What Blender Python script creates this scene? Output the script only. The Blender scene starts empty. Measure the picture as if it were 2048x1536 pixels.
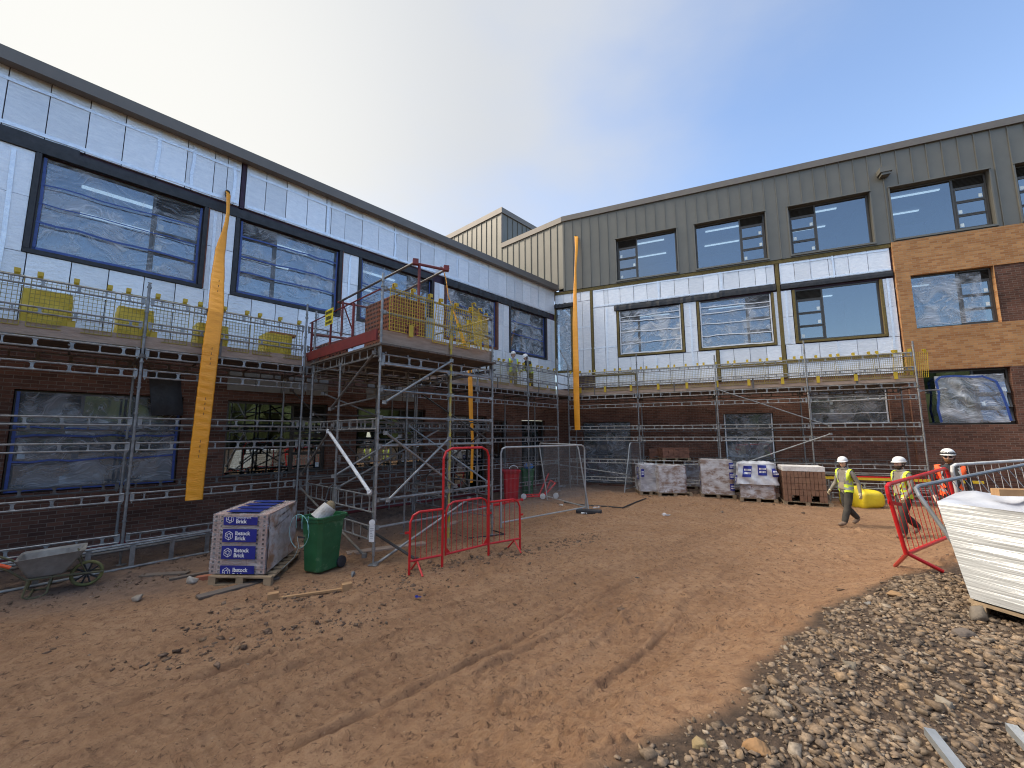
import bpy, math, random
import numpy as np
from mathutils import Vector, Matrix

random.seed(7)
SC = bpy.context.scene
COL = SC.collection
R_ = math.radians

# ------------------------------------------------------------------ camera
CAM_H = 2.35
PITCH, ROLL, FPX = R_(7.01), R_(-0.227), 824.0
_f = Vector((0, math.cos(PITCH), math.sin(PITCH)))
_r0 = Vector((1, 0, 0)); _u0 = _r0.cross(_f)
_r = _r0 * math.cos(ROLL) + _u0 * math.sin(ROLL)
_u = -_r0 * math.sin(ROLL) + _u0 * math.cos(ROLL)
CAM = Vector((0, 0, CAM_H))
cd = bpy.data.cameras.new("camera")
cd.sensor_width = 36.0
cd.lens = FPX / 2048 * 36.0
cd.clip_start = 0.05
cd.clip_end = 3000
cam = bpy.data.objects.new("camera", cd)
COL.objects.link(cam)
cam.matrix_world = Matrix(((_r.x, _u.x, -_f.x, 0), (_r.y, _u.y, -_f.y, 0), (_r.z, _u.z, -_f.z, CAM_H), (0, 0, 0, 1)))
SC.camera = cam

# ------------------------------------------------------------------ sky, sun, exposure
SUN_AZ, SUN_EL = -74.0, 40.0        # degrees, azimuth clockwise from straight ahead
SKY_TINT = (1.55, 1.45, 1.40, 1); CLOUD_LO = (3.05, 3.17, 3.35, 1); CLOUD_LEFT = (4.25, 4.22, 4.05, 1); OVERHEAD_FILL = (17.0, 16.4, 15.2, 1)
w = bpy.data.worlds.new("World"); SC.world = w
w.use_nodes = True
nt = w.node_tree; nt.nodes.clear()
def N(tree, t, **kw):
    n = tree.nodes.new(t)
    for k, v in kw.items(): setattr(n, k, v)
    return n
out = N(nt, 'ShaderNodeOutputWorld'); bg = N(nt, 'ShaderNodeBackground')
sky = N(nt, 'ShaderNodeTexSky', sky_type='NISHITA')
sky.sun_disc = False
sky.sun_elevation = R_(SUN_EL); sky.sun_rotation = R_(SUN_AZ)
sky.altitude = 100; sky.air_density = 1.0; sky.dust_density = 0.6; sky.ozone_density = 2.2
geo = N(nt, 'ShaderNodeTexCoord')
def vec_dot(v):
    d = N(nt, 'ShaderNodeVectorMath', operation='DOT_PRODUCT')
    nt.links.new(geo.outputs['Generated'], d.inputs[0]); d.inputs[1].default_value = v
    return d.outputs['Value']
toward = vec_dot((-0.62, 0.25, 0.74))
fill_core = vec_dot((-0.36, -0.10, 0.927))  # added bright cloud overhead, out of view, to light the ground
nz = N(nt, 'ShaderNodeTexNoise'); nz.inputs['Scale'].default_value = 2.3; nz.inputs['Detail'].default_value = 7; nz.inputs['Roughness'].default_value = 0.52
mp = N(nt, 'ShaderNodeMapping'); mp.inputs['Scale'].default_value = (1, 1, 2.0)
nt.links.new(geo.outputs['Generated'], mp.inputs['Vector']); nt.links.new(mp.outputs['Vector'], nz.inputs['Vector'])
ad = N(nt, 'ShaderNodeMath', operation='MULTIPLY_ADD'); ad.inputs[1].default_value = 0.62
nt.links.new(nz.outputs['Fac'], ad.inputs[0]); nt.links.new(toward, ad.inputs[2])
rp = N(nt, 'ShaderNodeMapRange', interpolation_type='SMOOTHSTEP')
rp.inputs['From Min'].default_value = 0.46; rp.inputs['From Max'].default_value = 1.16
nt.links.new(ad.outputs[0], rp.inputs['Value'])
mx = N(nt, 'ShaderNodeMix', data_type='RGBA')
tint = N(nt, 'ShaderNodeMix', data_type='RGBA', blend_type='MULTIPLY'); tint.inputs[0].default_value = 1.0
tint.inputs[7].default_value = SKY_TINT
nt.links.new(sky.outputs['Color'], tint.inputs[6])
cr = N(nt, 'ShaderNodeMapRange', interpolation_type='SMOOTHSTEP'); cr.inputs['From Min'].default_value = 0.76; cr.inputs['From Max'].default_value = 0.97
nt.links.new(fill_core, cr.inputs['Value'])
left = vec_dot((-0.78, 0.47, 0.40))
lr = N(nt, 'ShaderNodeMapRange', interpolation_type='SMOOTHSTEP'); lr.inputs['From Min'].default_value = 0.62; lr.inputs['From Max'].default_value = 1.0
nt.links.new(left, lr.inputs['Value'])
cl = N(nt, 'ShaderNodeMix', data_type='RGBA'); cl.inputs[6].default_value = CLOUD_LO; cl.inputs[7].default_value = CLOUD_LEFT; nt.links.new(lr.outputs[0], cl.inputs[0])
cc = N(nt, 'ShaderNodeMix', data_type='RGBA'); nt.links.new(cl.outputs[2], cc.inputs[6]); cc.inputs[7].default_value = OVERHEAD_FILL
nt.links.new(cr.outputs[0], cc.inputs[0])
nt.links.new(rp.outputs['Result'], mx.inputs[0]); nt.links.new(tint.outputs[2], mx.inputs[6]); nt.links.new(cc.outputs[2], mx.inputs[7])
nt.links.new(mx.outputs[2], bg.inputs['Color'])
bg.inputs['Strength'].default_value = 0.12
nt.links.new(bg.outputs[0], out.inputs[0])

sl = bpy.data.lights.new("sun", 'SUN'); sl.energy = 2.2; sl.angle = R_(16); sl.color = (1, 0.88, 0.72)
sun = bpy.data.objects.new("sun", sl); COL.objects.link(sun)
sd = Vector((math.sin(R_(SUN_AZ)) * math.cos(R_(SUN_EL)), math.cos(R_(SUN_AZ)) * math.cos(R_(SUN_EL)), math.sin(R_(SUN_EL))))
sun.rotation_euler = sd.to_track_quat('Z', 'Y').to_euler()
vs = SC.view_settings
vs.view_transform = 'Standard'; vs.look = 'None'; vs.exposure = 0.95; vs.gamma = 1.0; vs.use_curve_mapping = False
SC.cycles.use_denoising = True; SC.cycles.max_bounces = 8; SC.cycles.pixel_filter_type = 'BLACKMAN_HARRIS'; SC.cycles.filter_width = 1.1; SC.cycles.transparent_max_bounces = 16
SC.cycles.diffuse_bounces = 4; SC.cycles.glossy_bounces = 4; SC.cycles.transmission_bounces = 4

# ------------------------------------------------------------------ building frames and terrain
AL, AR = R_(43.0), R_(66.4)
CN = Vector((2.1982, 20.3925, 0))                       # foot of the inner corner
UL = Vector((-math.sin(AL), -math.cos(AL), 0)); NL = Vector((math.cos(AL), -math.sin(AL), 0))
UR = Vector((math.sin(AR), -math.cos(AR), 0)); NR = Vector((-math.cos(AR), -math.sin(AR), 0))
def LP(a, o, z): p = CN + UL * a + NL * o; return Vector((p.x, p.y, z))
def RP(b, o, z): p = CN + UR * b + NR * o; return Vector((p.x, p.y, z))
ANG_L = math.atan2(UL.y, UL.x); ANG_R = math.atan2(UR.y, UR.x)
FR = {'L': (LP, UL, NL), 'R': (RP, UR, NR)}

def sstep(a, b, x):
    t = np.clip((x - a) / (b - a), 0, 1); return t * t * (3 - 2 * t)
def mound(x, y):
    q = 0.53 * x - 0.85 * y
    return 0.45 * sstep(-3.5, -1.6, q) * sstep(14, 10.5, y)
def ray(px, py): return (_f * FPX + _r * (px - 1024) + _u * (768 - py))
def gz(x, y): return float(mound(np.float64(x), np.float64(y)))
def G(px, py, dz=0.0):
    """the point of the terrain (raised by dz) seen at that place of the photograph"""
    d = ray(px, py); t = (dz - CAM_H) / d.z
    for _ in range(60):
        p = CAM + d * t
        z = gz(p.x, p.y) + dz
        t += 0.6 * ((z - CAM_H) / d.z - t)
    p = CAM + d * t
    return Vector((p.x, p.y, gz(p.x, p.y) + dz))
def on_left(px, py, o):
    d = ray(px, py); k = CN + NL * o; t = (k - CAM).dot(NL) / d.dot(NL); return CAM + d * t
def on_right(px, py, o):
    d = ray(px, py); k = CN + NR * o; t = (k - CAM).dot(NR) / d.dot(NR); return CAM + d * t
def GY(px, py, y):
    d = ray(px, py); return CAM + d * (y / d.y)

# ------------------------------------------------------------------ objects
ORG = {}
def thing(name, label, cat, loc, group=None, rz=0.0):
    o = bpy.data.objects.new(name, None); COL.objects.link(o)
    o.empty_display_size = 0.2
    o.location = loc; o.rotation_euler = (0, 0, rz)
    tag(o, label, cat, group); ORG[o] = Vector(loc)
    return o
def tag(o, label, cat, group=None, kind=None):
    if label: o["label"] = label
    if cat: o["category"] = cat
    if group: o["group"] = group
    if kind: o["kind"] = kind
    return o
def copy_tree(o, parent=None):
    c = o.copy(); COL.objects.link(c); c.parent = parent
    ORG[c] = ORG.get(o, Vector((0, 0, 0)))
    for ch in list(o.children): copy_tree(ch, c)
    return c

class MB:
    def __init__(s): s.v = []; s.f = []; s.m = []; s.mi = 0; s.col = []
    def add(s, vs, fs):
        b = len(s.v); s.v += [Vector(p) for p in vs]; s.f += [tuple(i + b for i in f) for f in fs]; s.m += [s.mi] * len(fs)
        return s
    def quad(s, a, b, c, d): return s.add((a, b, c, d), ((0, 1, 2, 3),))
    def box(s, c, ex, ey, ez):
        c, ex, ey, ez = Vector(c), Vector(ex), Vector(ey), Vector(ez)
        p = [c, c + ex, c + ex + ey, c + ey]; p += [q + ez for q in p]
        fs = [(3, 2, 1, 0), (4, 5, 6, 7), (0, 1, 5, 4), (1, 2, 6, 5), (2, 3, 7, 6), (3, 0, 4, 7)]
        if ex.cross(ey).dot(ez) < 0: fs = [f[::-1] for f in fs]
        return s.add(p, fs)
    def fbox(s, fr, a0, a1, o0, o1, z0, z1):
        P, U, NN = FR[fr]
        return s.box(P(a0, o0, z0), U * (a1 - a0), NN * (o1 - o0), (0, 0, z1 - z0))
    def cbox(s, c, sx, sy, sz, rz=0.0, M=None):
        m = M or Matrix.Rotation(rz, 3, 'Z')
        ex, ey, ez = m @ Vector((sx, 0, 0)), m @ Vector((0, sy, 0)), m @ Vector((0, 0, sz))
        return s.box(Vector(c) - (ex + ey + ez) / 2, ex, ey, ez)
    def tube(s, p0, p1, r, n=8, r1=None, caps=True):
        p0, p1 = Vector(p0), Vector(p1); d = (p1 - p0)
        if d.length < 1e-6: return s
        d.normalize(); x = d.orthogonal().normalized(); y = d.cross(x)
        r1 = r if r1 is None else r1
        vs = []
        for p, rr in ((p0, r), (p1, r1)):
            vs += [p + (x * math.cos(2 * math.pi * i / n) + y * math.sin(2 * math.pi * i / n)) * rr for i in range(n)]
        fs = [(i, (i + 1) % n, n + (i + 1) % n, n + i) for i in range(n)]
        if caps: fs += [tuple(range(n - 1, -1, -1)), tuple(range(n, 2 * n))]
        return s.add(vs, fs)
    def path(s, pts, r, n=8, caps=True):
        pts = [Vector(p) for p in pts]; k = len(pts)
        rr = r if isinstance(r, (list, tuple)) else [r] * k
        vs = []; x = None
        for i, p in enumerate(pts):
            d = (pts[min(i + 1, k - 1)] - pts[max(i - 1, 0)]).normalized()
            if x is None: x = d.orthogonal().normalized()
            x = (x - d * x.dot(d)); x = x.normalized() if x.length > 1e-6 else d.orthogonal().normalized()
            y = d.cross(x)
            vs += [p + (x * math.cos(2 * math.pi * j / n) + y * math.sin(2 * math.pi * j / n)) * rr[i] for j in range(n)]
        fs = [(i * n + j, i * n + (j + 1) % n, (i + 1) * n + (j + 1) % n, (i + 1) * n + j) for i in range(k - 1) for j in range(n)]
        if caps: fs += [tuple(range(n - 1, -1, -1)), tuple(range((k - 1) * n, k * n))]
        return s.add(vs, fs)
    def prism(s, poly, vec):
        poly = [Vector(p) for p in poly]; vec = Vector(vec); n = len(poly)
        fs = [tuple(range(n - 1, -1, -1)), tuple(range(n, 2 * n))] + [(i, (i + 1) % n, n + (i + 1) % n, n + i) for i in range(n)]
        return s.add(poly + [p + vec for p in poly], fs)
    def grid(s, fn, nu, nv, close=False):
        vs = [fn(i / nu, j / nv) for j in range(nv + 1) for i in range(nu + 1)]
        fs = [(j * (nu + 1) + i, j * (nu + 1) + i + 1, (j + 1) * (nu + 1) + i + 1, (j + 1) * (nu + 1) + i) for j in range(nv) for i in range(nu)]
        return s.add(vs, fs)
    def lathe(s, c, prof, n=16, axis=None, x=None):
        c = Vector(c); ax = Vector(axis or (0, 0, 1)).normalized(); x = Vector(x) if x else ax.orthogonal().normalized(); y = ax.cross(x)
        k = len(prof)
        vs = [c + ax * h + (x * math.cos(2 * math.pi * j / n) + y * math.sin(2 * math.pi * j / n)) * r for r, h in prof for j in range(n)]
        fs = [(i * n + j, i * n + (j + 1) % n, (i + 1) * n + (j + 1) % n, (i + 1) * n + j) for i in range(k - 1) for j in range(n)]
        fs += [tuple(range(n - 1, -1, -1)), tuple(range((k - 1) * n, k * n))]
        return s.add(vs, fs)
    def ell(s, c, rx, ry, rz, n=12, m=8, M=None):
        M = M or Matrix.Identity(3)
        vs = []; fs = []
        for i in range(m + 1):
            t = math.pi * i / m
            for j in range(n):
                p = 2 * math.pi * j / n
                vs.append(Vector(c) + M @ Vector((rx * math.sin(t) * math.cos(p), ry * math.sin(t) * math.sin(p), rz * math.cos(t))))
        for i in range(m):
            for j in range(n):
                fs.append((i * n + j, (i + 1) * n + j, (i + 1) * n + (j + 1) % n, i * n + (j + 1) % n))
        return s.add(vs, fs)
    def build(s, name, mat, parent=None, loc=None, smooth=False, uv=None, solid=0.0):
        org = ORG[parent] if parent is not None else Vector(loc if loc is not None else (0, 0, 0))
        me = bpy.data.meshes.new(name)
        me.from_pydata([tuple(p - org) for p in s.v], [], s.f)
        mats = mat if isinstance(mat, (list, tuple)) else [mat]
        for mm in mats: me.materials.append(mm)
        if len(mats) > 1:
            me.polygons.foreach_set('material_index', s.m)
        if smooth: me.polygons.foreach_set('use_smooth', [True] * len(me.polygons))
        if uv:
            P, U, NN = FR[uv]
            lay = me.uv_layers.new(name='UVMap'); dat = []
            for poly in me.polygons:
                n = poly.normal; au, ao, az = abs(n.dot(U)), abs(n.dot(NN)), abs(n.z)
                for li in poly.loop_indices:
                    p = Vector(me.vertices[me.loops[li].vertex_index].co) + org - CN
                    a, o, z = p.dot(U), p.dot(NN), p.z
                    if ao >= au and ao >= az: dat += [a, z]
                    elif au >= az: dat += [o, z]
                    else: dat += [a, o]
            lay.data.foreach_set('uv', dat)
        me.update()
        ob = bpy.data.objects.new(name, me); COL.objects.link(ob)
        if parent is not None: ob.parent = parent
        else: ob.location = org
        ORG[ob] = org
        return ob

# ------------------------------------------------------------------ materials
def principled(name):
    m = bpy.data.materials.new(name); m.use_nodes = True
    t = m.node_tree; b = t.nodes['Principled BSDF']
    return m, t, b
def rgba(c): return (c[0], c[1], c[2], 1.0)
def M(name, c1, c2=None, scale=4.0, rough=0.6, metal=0.0, bump=0.0, bscale=None, spec=0.5, detail=6.0, contrast=(0.35, 0.65), stretch=(1, 1, 1), randv=0.0, rough2=None, c3=None, s3=1.0, w3=(0.55, 0.7)):
    m, t, b = principled(name)
    b.inputs['Roughness'].default_value = rough; b.inputs['Metallic'].default_value = metal
    b.inputs['Specular IOR Level'].default_value = spec
    tc = N(t, 'ShaderNodeTexCoord'); mp = N(t, 'ShaderNodeMapping'); mp.inputs['Scale'].default_value = stretch
    t.links.new(tc.outputs['Object'], mp.inputs['Vector'])
    b.inputs['Base Color'].default_value = rgba(c1)
    colout = None
    if c2 is not None:
        n = N(t, 'ShaderNodeTexNoise'); n.inputs['Scale'].default_value = scale; n.inputs['Detail'].default_value = detail; n.inputs['Roughness'].default_value = 0.62
        t.links.new(mp.outputs[0], n.inputs['Vector'])
        mr = N(t, 'ShaderNodeMapRange'); mr.inputs['From Min'].default_value = contrast[0]; mr.inputs['From Max'].default_value = contrast[1]
        t.links.new(n.outputs['Fac'], mr.inputs['Value'])
        x = N(t, 'ShaderNodeMix', data_type='RGBA'); x.inputs[6].default_value = rgba(c1); x.inputs[7].default_value = rgba(c2)
        t.links.new(mr.outputs[0], x.inputs[0]); colout = x.outputs[2]
        if rough2 is not None:
            r2 = N(t, 'ShaderNodeMapRange'); r2.inputs['To Min'].default_value = rough; r2.inputs['To Max'].default_value = rough2
            t.links.new(mr.outputs[0], r2.inputs['Value']); t.links.new(r2.outputs[0], b.inputs['Roughness'])
        if c3 is not None:
            n3 = N(t, 'ShaderNodeTexNoise'); n3.inputs['Scale'].default_value = s3; n3.inputs['Detail'].default_value = 8; n3.inputs['Roughness'].default_value = 0.7
            t.links.new(tc.outputs['Object'], n3.inputs['Vector'])
            m3 = N(t, 'ShaderNodeMapRange'); m3.inputs['From Min'].default_value = w3[0]; m3.inputs['From Max'].default_value = w3[1]
            t.links.new(n3.outputs['Fac'], m3.inputs['Value'])
            x3 = N(t, 'ShaderNodeMix', data_type='RGBA'); x3.inputs[7].default_value = rgba(c3)
            t.links.new(m3.outputs[0], x3.inputs[0]); t.links.new(colout, x3.inputs[6]); colout = x3.outputs[2]
    if randv > 0:
        oi = N(t, 'ShaderNodeObjectInfo'); hv = N(t, 'ShaderNodeHueSaturation')
        mr = N(t, 'ShaderNodeMapRange'); mr.inputs['To Min'].default_value = 1 - randv; mr.inputs['To Max'].default_value = 1 + randv
        t.links.new(oi.outputs['Random'], mr.inputs['Value']); t.links.new(mr.outputs[0], hv.inputs['Value'])
        if colout: t.links.new(colout, hv.inputs['Color'])
        else: hv.inputs['Color'].default_value = rgba(c1)
        colout = hv.outputs[0]
    if colout: t.links.new(colout, b.inputs['Base Color'])
    if bump > 0:
        n2 = N(t, 'ShaderNodeTexNoise'); n2.inputs['Scale'].default_value = bscale or scale * 3; n2.inputs['Detail'].default_value = 5
        t.links.new(mp.outputs[0], n2.inputs['Vector'])
        bp = N(t, 'ShaderNodeBump'); bp.inputs['Strength'].default_value = bump; bp.inputs['Distance'].default_value = 0.02
        t.links.new(n2.outputs['Fac'], bp.inputs['Height']); t.links.new(bp.outputs[0], b.inputs['Normal'])
    return m

def brick_mat(name, c1, c2, cm, bias=0.0, stain=0.25, bump=0.4):
    m, t, b = principled(name)
    uv = N(t, 'ShaderNodeUVMap'); br = N(t, 'ShaderNodeTexBrick')
    br.inputs['Scale'].default_value = 1.0; br.inputs['Brick Width'].default_value = 0.225; br.inputs['Row Height'].default_value = 0.075
    br.inputs['Mortar Size'].default_value = 0.006; br.inputs['Mortar Smooth'].default_value = 0.15; br.inputs['Bias'].default_value = bias
    br.inputs['Color1'].default_value = rgba(c1); br.inputs['Color2'].default_value = rgba(c2); br.inputs['Mortar'].default_value = rgba(cm)
    t.links.new(uv.outputs[0], br.inputs['Vector'])
    n = N(t, 'ShaderNodeTexNoise'); n.inputs['Scale'].default_value = 0.9; n.inputs['Detail'].default_value = 8; n.inputs['Roughness'].default_value = 0.7
    t.links.new(uv.outputs[0], n.inputs['Vector'])
    mr = N(t, 'ShaderNodeMapRange'); mr.inputs['From Min'].default_value = 0.3; mr.inputs['From Max'].default_value = 0.7
    mr.inputs['To Min'].default_value = 1 - stain; mr.inputs['To Max'].default_value = 1 + stain
    t.links.new(n.outputs['Fac'], mr.inputs['Value'])
    hv = N(t, 'ShaderNodeHueSaturation'); t.links.new(br.outputs['Color'], hv.inputs['Color']); t.links.new(mr.outputs[0], hv.inputs['Value'])
    t.links.new(hv.outputs[0], b.inputs['Base Color'])
    b.inputs['Roughness'].default_value = 0.9; b.inputs['Specular IOR Level'].default_value = 0.15
    n2 = N(t, 'ShaderNodeTexNoise'); n2.inputs['Scale'].default_value = 40; t.links.new(uv.outputs[0], n2.inputs['Vector'])
    sm = N(t, 'ShaderNodeMath', operation='MULTIPLY_ADD'); sm.inputs[1].default_value = -1.0
    t.links.new(br.outputs['Fac'], sm.inputs[0]); t.links.new(n2.outputs['Fac'], sm.inputs[2])
    bp = N(t, 'ShaderNodeBump'); bp.inputs['Strength'].default_value = bump; bp.inputs['Distance'].default_value = 0.012
    t.links.new(sm.outputs[0], bp.inputs['Height']); t.links.new(bp.outputs[0], b.inputs['Normal'])
    return m

def film_mat(name, col=(0.78, 0.82, 0.88), lo=0.06, hi=0.85, scale=3.0, stretch=(1, 1, 1), rough=0.2):
    """thin clear sheet: patches of haze and fans of bright creases over a clear ground"""
    m = bpy.data.materials.new(name); m.use_nodes = True
    t = m.node_tree; t.nodes.clear()
    o = N(t, 'ShaderNodeOutputMaterial'); tr = N(t, 'ShaderNodeBsdfTransparent'); p = N(t, 'ShaderNodeBsdfPrincipled')
    tr.inputs[0].default_value = (0.86, 0.89, 0.93, 1)
    p.inputs['Base Color'].default_value = rgba(col); p.inputs['Roughness'].default_value = rough; p.inputs['Specular IOR Level'].default_value = 0.8
    tc = N(t, 'ShaderNodeTexCoord'); mp = N(t, 'ShaderNodeMapping'); mp.inputs['Scale'].default_value = stretch
    t.links.new(tc.outputs['Object'], mp.inputs[0])
    wv = N(t, 'ShaderNodeTexNoise'); wv.inputs['Scale'].default_value = 0.9; wv.inputs['Detail'].default_value = 2
    t.links.new(mp.outputs[0], wv.inputs['Vector'])
    def creases(rot, sc, dist):
        va = N(t, 'ShaderNodeVectorMath', operation='MULTIPLY_ADD'); va.inputs[1].default_value = (dist, dist, dist)
        t.links.new(wv.outputs['Color'], va.inputs[0]); t.links.new(mp.outputs[0], va.inputs[2])
        m2 = N(t, 'ShaderNodeMapping'); m2.inputs['Rotation'].default_value = rot; m2.inputs['Scale'].default_value = (1.2, 1.2, 9.0)
        t.links.new(va.outputs[0], m2.inputs[0])
        n = N(t, 'ShaderNodeTexNoise'); n.inputs['Scale'].default_value = sc; n.inputs['Detail'].default_value = 4; n.inputs['Roughness'].default_value = 0.6
        t.links.new(m2.outputs[0], n.inputs['Vector'])
        r = N(t, 'ShaderNodeMapRange', interpolation_type='SMOOTHSTEP'); r.inputs['From Min'].default_value = 0.53; r.inputs['From Max'].default_value = 0.74
        t.links.new(n.outputs['Fac'], r.inputs['Value']); return n.outputs['Fac'], r.outputs[0]
    f1, c1 = creases((0.5, 0.6, 0), scale * .55, 1.6); f2, c2 = creases((-0.6, -0.4, 0), scale * .5, 2.2)
    n2 = N(t, 'ShaderNodeTexNoise'); n2.inputs['Scale'].default_value = scale * 0.5; n2.inputs['Detail'].default_value = 4; n2.inputs['Distortion'].default_value = 0.8
    t.links.new(mp.outputs[0], n2.inputs['Vector'])
    r2 = N(t, 'ShaderNodeMapRange', interpolation_type='SMOOTHSTEP'); r2.inputs['From Min'].default_value = 0.40; r2.inputs['From Max'].default_value = 0.66; r2.inputs['To Max'].default_value = 0.42
    t.links.new(n2.outputs['Fac'], r2.inputs['Value'])
    s1 = N(t, 'ShaderNodeMath', operation='MAXIMUM'); t.links.new(c1, s1.inputs[0]); t.links.new(c2, s1.inputs[1])
    s2 = N(t, 'ShaderNodeMath', operation='MULTIPLY_ADD'); s2.inputs[1].default_value = 0.55; t.links.new(s1.outputs[0], s2.inputs[0]); t.links.new(r2.outputs[0], s2.inputs[2])
    oi = N(t, 'ShaderNodeObjectInfo'); rv = N(t, 'ShaderNodeMapRange'); rv.inputs['To Min'].default_value = 0.8; rv.inputs['To Max'].default_value = 1.4; t.links.new(oi.outputs['Random'], rv.inputs['Value'])
    s3 = N(t, 'ShaderNodeMath', operation='MULTIPLY'); t.links.new(s2.outputs[0], s3.inputs[0]); t.links.new(rv.outputs[0], s3.inputs[1])
    mr = N(t, 'ShaderNodeMapRange'); mr.inputs['To Min'].default_value = lo; mr.inputs['To Max'].default_value = hi
    t.links.new(s3.outputs[0], mr.inputs['Value'])
    ro = N(t, 'ShaderNodeVectorMath', operation='MULTIPLY_ADD'); ro.inputs[1].default_value = (37, 53, 29); t.links.new(oi.outputs['Random'], ro.inputs[0]); t.links.new(tc.outputs['Object'], ro.inputs[2]); t.links.new(ro.outputs[0], mp.inputs[0])
    ma = N(t, 'ShaderNodeMath', operation='ADD'); t.links.new(f1, ma.inputs[0]); t.links.new(f2, ma.inputs[1])
    bp = N(t, 'ShaderNodeBump'); bp.inputs['Strength'].default_value = 0.7; bp.inputs['Distance'].default_value = 0.05
    t.links.new(ma.outputs[0], bp.inputs['Height']); t.links.new(bp.outputs[0], p.inputs['Normal'])
    mx = N(t, 'ShaderNodeMixShader'); t.links.new(mr.outputs[0], mx.inputs[0]); t.links.new(tr.outputs[0], mx.inputs[1]); t.links.new(p.outputs[0], mx.inputs[2])
    t.links.new(mx.outputs[0], o.inputs[0])
    return m

def glass_mat(name, tint=(0.55, 0.62, 0.66), refl=0.17):
    m = bpy.data.materials.new(name); m.use_nodes = True
    t = m.node_tree; t.nodes.clear()
    o = N(t, 'ShaderNodeOutputMaterial'); tr = N(t, 'ShaderNodeBsdfTransparent'); g = N(t, 'ShaderNodeBsdfGlossy')
    tr.inputs[0].default_value = rgba(tint); g.inputs['Roughness'].default_value = 0.015; g.inputs['Color'].default_value = (0.92, 0.97, 1, 1)
    fr = N(t, 'ShaderNodeFresnel'); fr.inputs[0].default_value = 1.5
    mr = N(t, 'ShaderNodeMapRange'); mr.inputs['To Min'].default_value = refl; mr.inputs['To Max'].default_value = 1.0
    t.links.new(fr.outputs[0], mr.inputs['Value'])
    mx = N(t, 'ShaderNodeMixShader'); t.links.new(mr.outputs[0], mx.inputs[0]); t.links.new(tr.outputs[0], mx.inputs[1]); t.links.new(g.outputs[0], mx.inputs[2])
    t.links.new(mx.outputs[0], o.inputs[0])
    return m
def emit_mat(name, c, s):
    m, t, b = principled(name); b.inputs['Base Color'].default_value = rgba(c)
    b.inputs['Emission Color'].default_value = rgba(c); b.inputs['Emission Strength'].default_value = s
    return m
def foil_mat(name):
    m, t, b = principled(name)
    tc = N(t, 'ShaderNodeTexCoord')
    n = N(t, 'ShaderNodeTexNoise'); n.inputs['Scale'].default_value = 5; n.inputs['Detail'].default_value = 8; n.inputs['Roughness'].default_value = 0.7
    mp = N(t, 'ShaderNodeMapping'); mp.inputs['Scale'].default_value = (1, 1, 2.5); t.links.new(tc.outputs['Object'], mp.inputs[0]); t.links.new(mp.outputs[0], n.inputs['Vector'])
    x = N(t, 'ShaderNodeMix', data_type='RGBA'); x.inputs[6].default_value = (0.74, 0.76, 0.80, 1); x.inputs[7].default_value = (0.90, 0.905, 0.92, 1)
    mr = N(t, 'ShaderNodeMapRange'); mr.inputs['From Min'].default_value = 0.3; mr.inputs['From Max'].default_value = 0.7; t.links.new(n.outputs['Fac'], mr.inputs['Value']); t.links.new(mr.outputs[0], x.inputs[0])
    oi = N(t, 'ShaderNodeObjectInfo'); hv = N(t, 'ShaderNodeHueSaturation'); m2 = N(t, 'ShaderNodeMapRange'); m2.inputs['To Min'].default_value = 0.88; m2.inputs['To Max'].default_value = 1.08
    t.links.new(oi.outputs['Random'], m2.inputs['Value']); t.links.new(m2.outputs[0], hv.inputs['Value']); t.links.new(x.outputs[2], hv.inputs['Color']); t.links.new(hv.outputs[0], b.inputs['Base Color'])
    b.inputs['Metallic'].default_value = 0.28; b.inputs['Roughness'].default_value = 0.38
    n2 = N(t, 'ShaderNodeTexNoise'); n2.inputs['Scale'].default_value = 9; n2.inputs['Detail'].default_value = 6; t.links.new(mp.outputs[0], n2.inputs['Vector'])
    n3 = N(t, 'ShaderNodeTexNoise'); n3.inputs['Scale'].default_value = 90; n3.inputs['Detail'].default_value = 3; t.links.new(tc.outputs['Object'], n3.inputs['Vector'])
    ma = N(t, 'ShaderNodeMath', operation='MULTIPLY_ADD'); ma.inputs[1].default_value = 0.25; t.links.new(n3.outputs['Fac'], ma.inputs[0]); t.links.new(n2.outputs['Fac'], ma.inputs[2])
    bp = N(t, 'ShaderNodeBump'); bp.inputs['Strength'].default_value = 0.35; bp.inputs['Distance'].default_value = 0.03; t.links.new(ma.outputs[0], bp.inputs['Height']); t.links.new(bp.outputs[0], b.inputs['Normal'])
    return m

m_brick_dark = brick_mat('brick_dark', (0.175, 0.082, 0.056), (0.098, 0.050, 0.037), (0.185, 0.140, 0.112), stain=0.35)
m_brick_buff = brick_mat('brick_buff', (0.47, 0.245, 0.105), (0.31, 0.135, 0.055), (0.34, 0.25, 0.16), bias=-0.1, stain=0.15)
m_foil = foil_mat('foil_board')
m_tape = M('foil_tape', (0.86, 0.88, 0.91), (0.70, 0.74, 0.80), scale=12, rough=0.28, metal=0.45, bump=0.4, bscale=30)
m_black = M('membrane_black', (0.018, 0.019, 0.022), (0.035, 0.035, 0.040), scale=6, rough=0.55, bump=0.5, bscale=9)
m_purple = M('breather_purple', (0.060, 0.030, 0.062), (0.035, 0.02, 0.035), scale=5, rough=0.7)
m_rust = M('jamb_rust', (0.20, 0.075, 0.045), (0.12, 0.05, 0.035), scale=8, rough=0.8)
m_olive = M('mineral_barrier', (0.19, 0.145, 0.050), (0.12, 0.09, 0.035), scale=14, rough=0.95, bump=0.6, bscale=60)
m_clad = M('standing_seam', (0.142, 0.134, 0.112), (0.162, 0.152, 0.128), scale=1.2, rough=0.42, metal=0.25, bump=0.05, bscale=3)
m_fascia = M('roof_fascia', (0.150, 0.130, 0.112), (0.172, 0.150, 0.130), scale=1.5, rough=0.5, metal=0.2)
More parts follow.
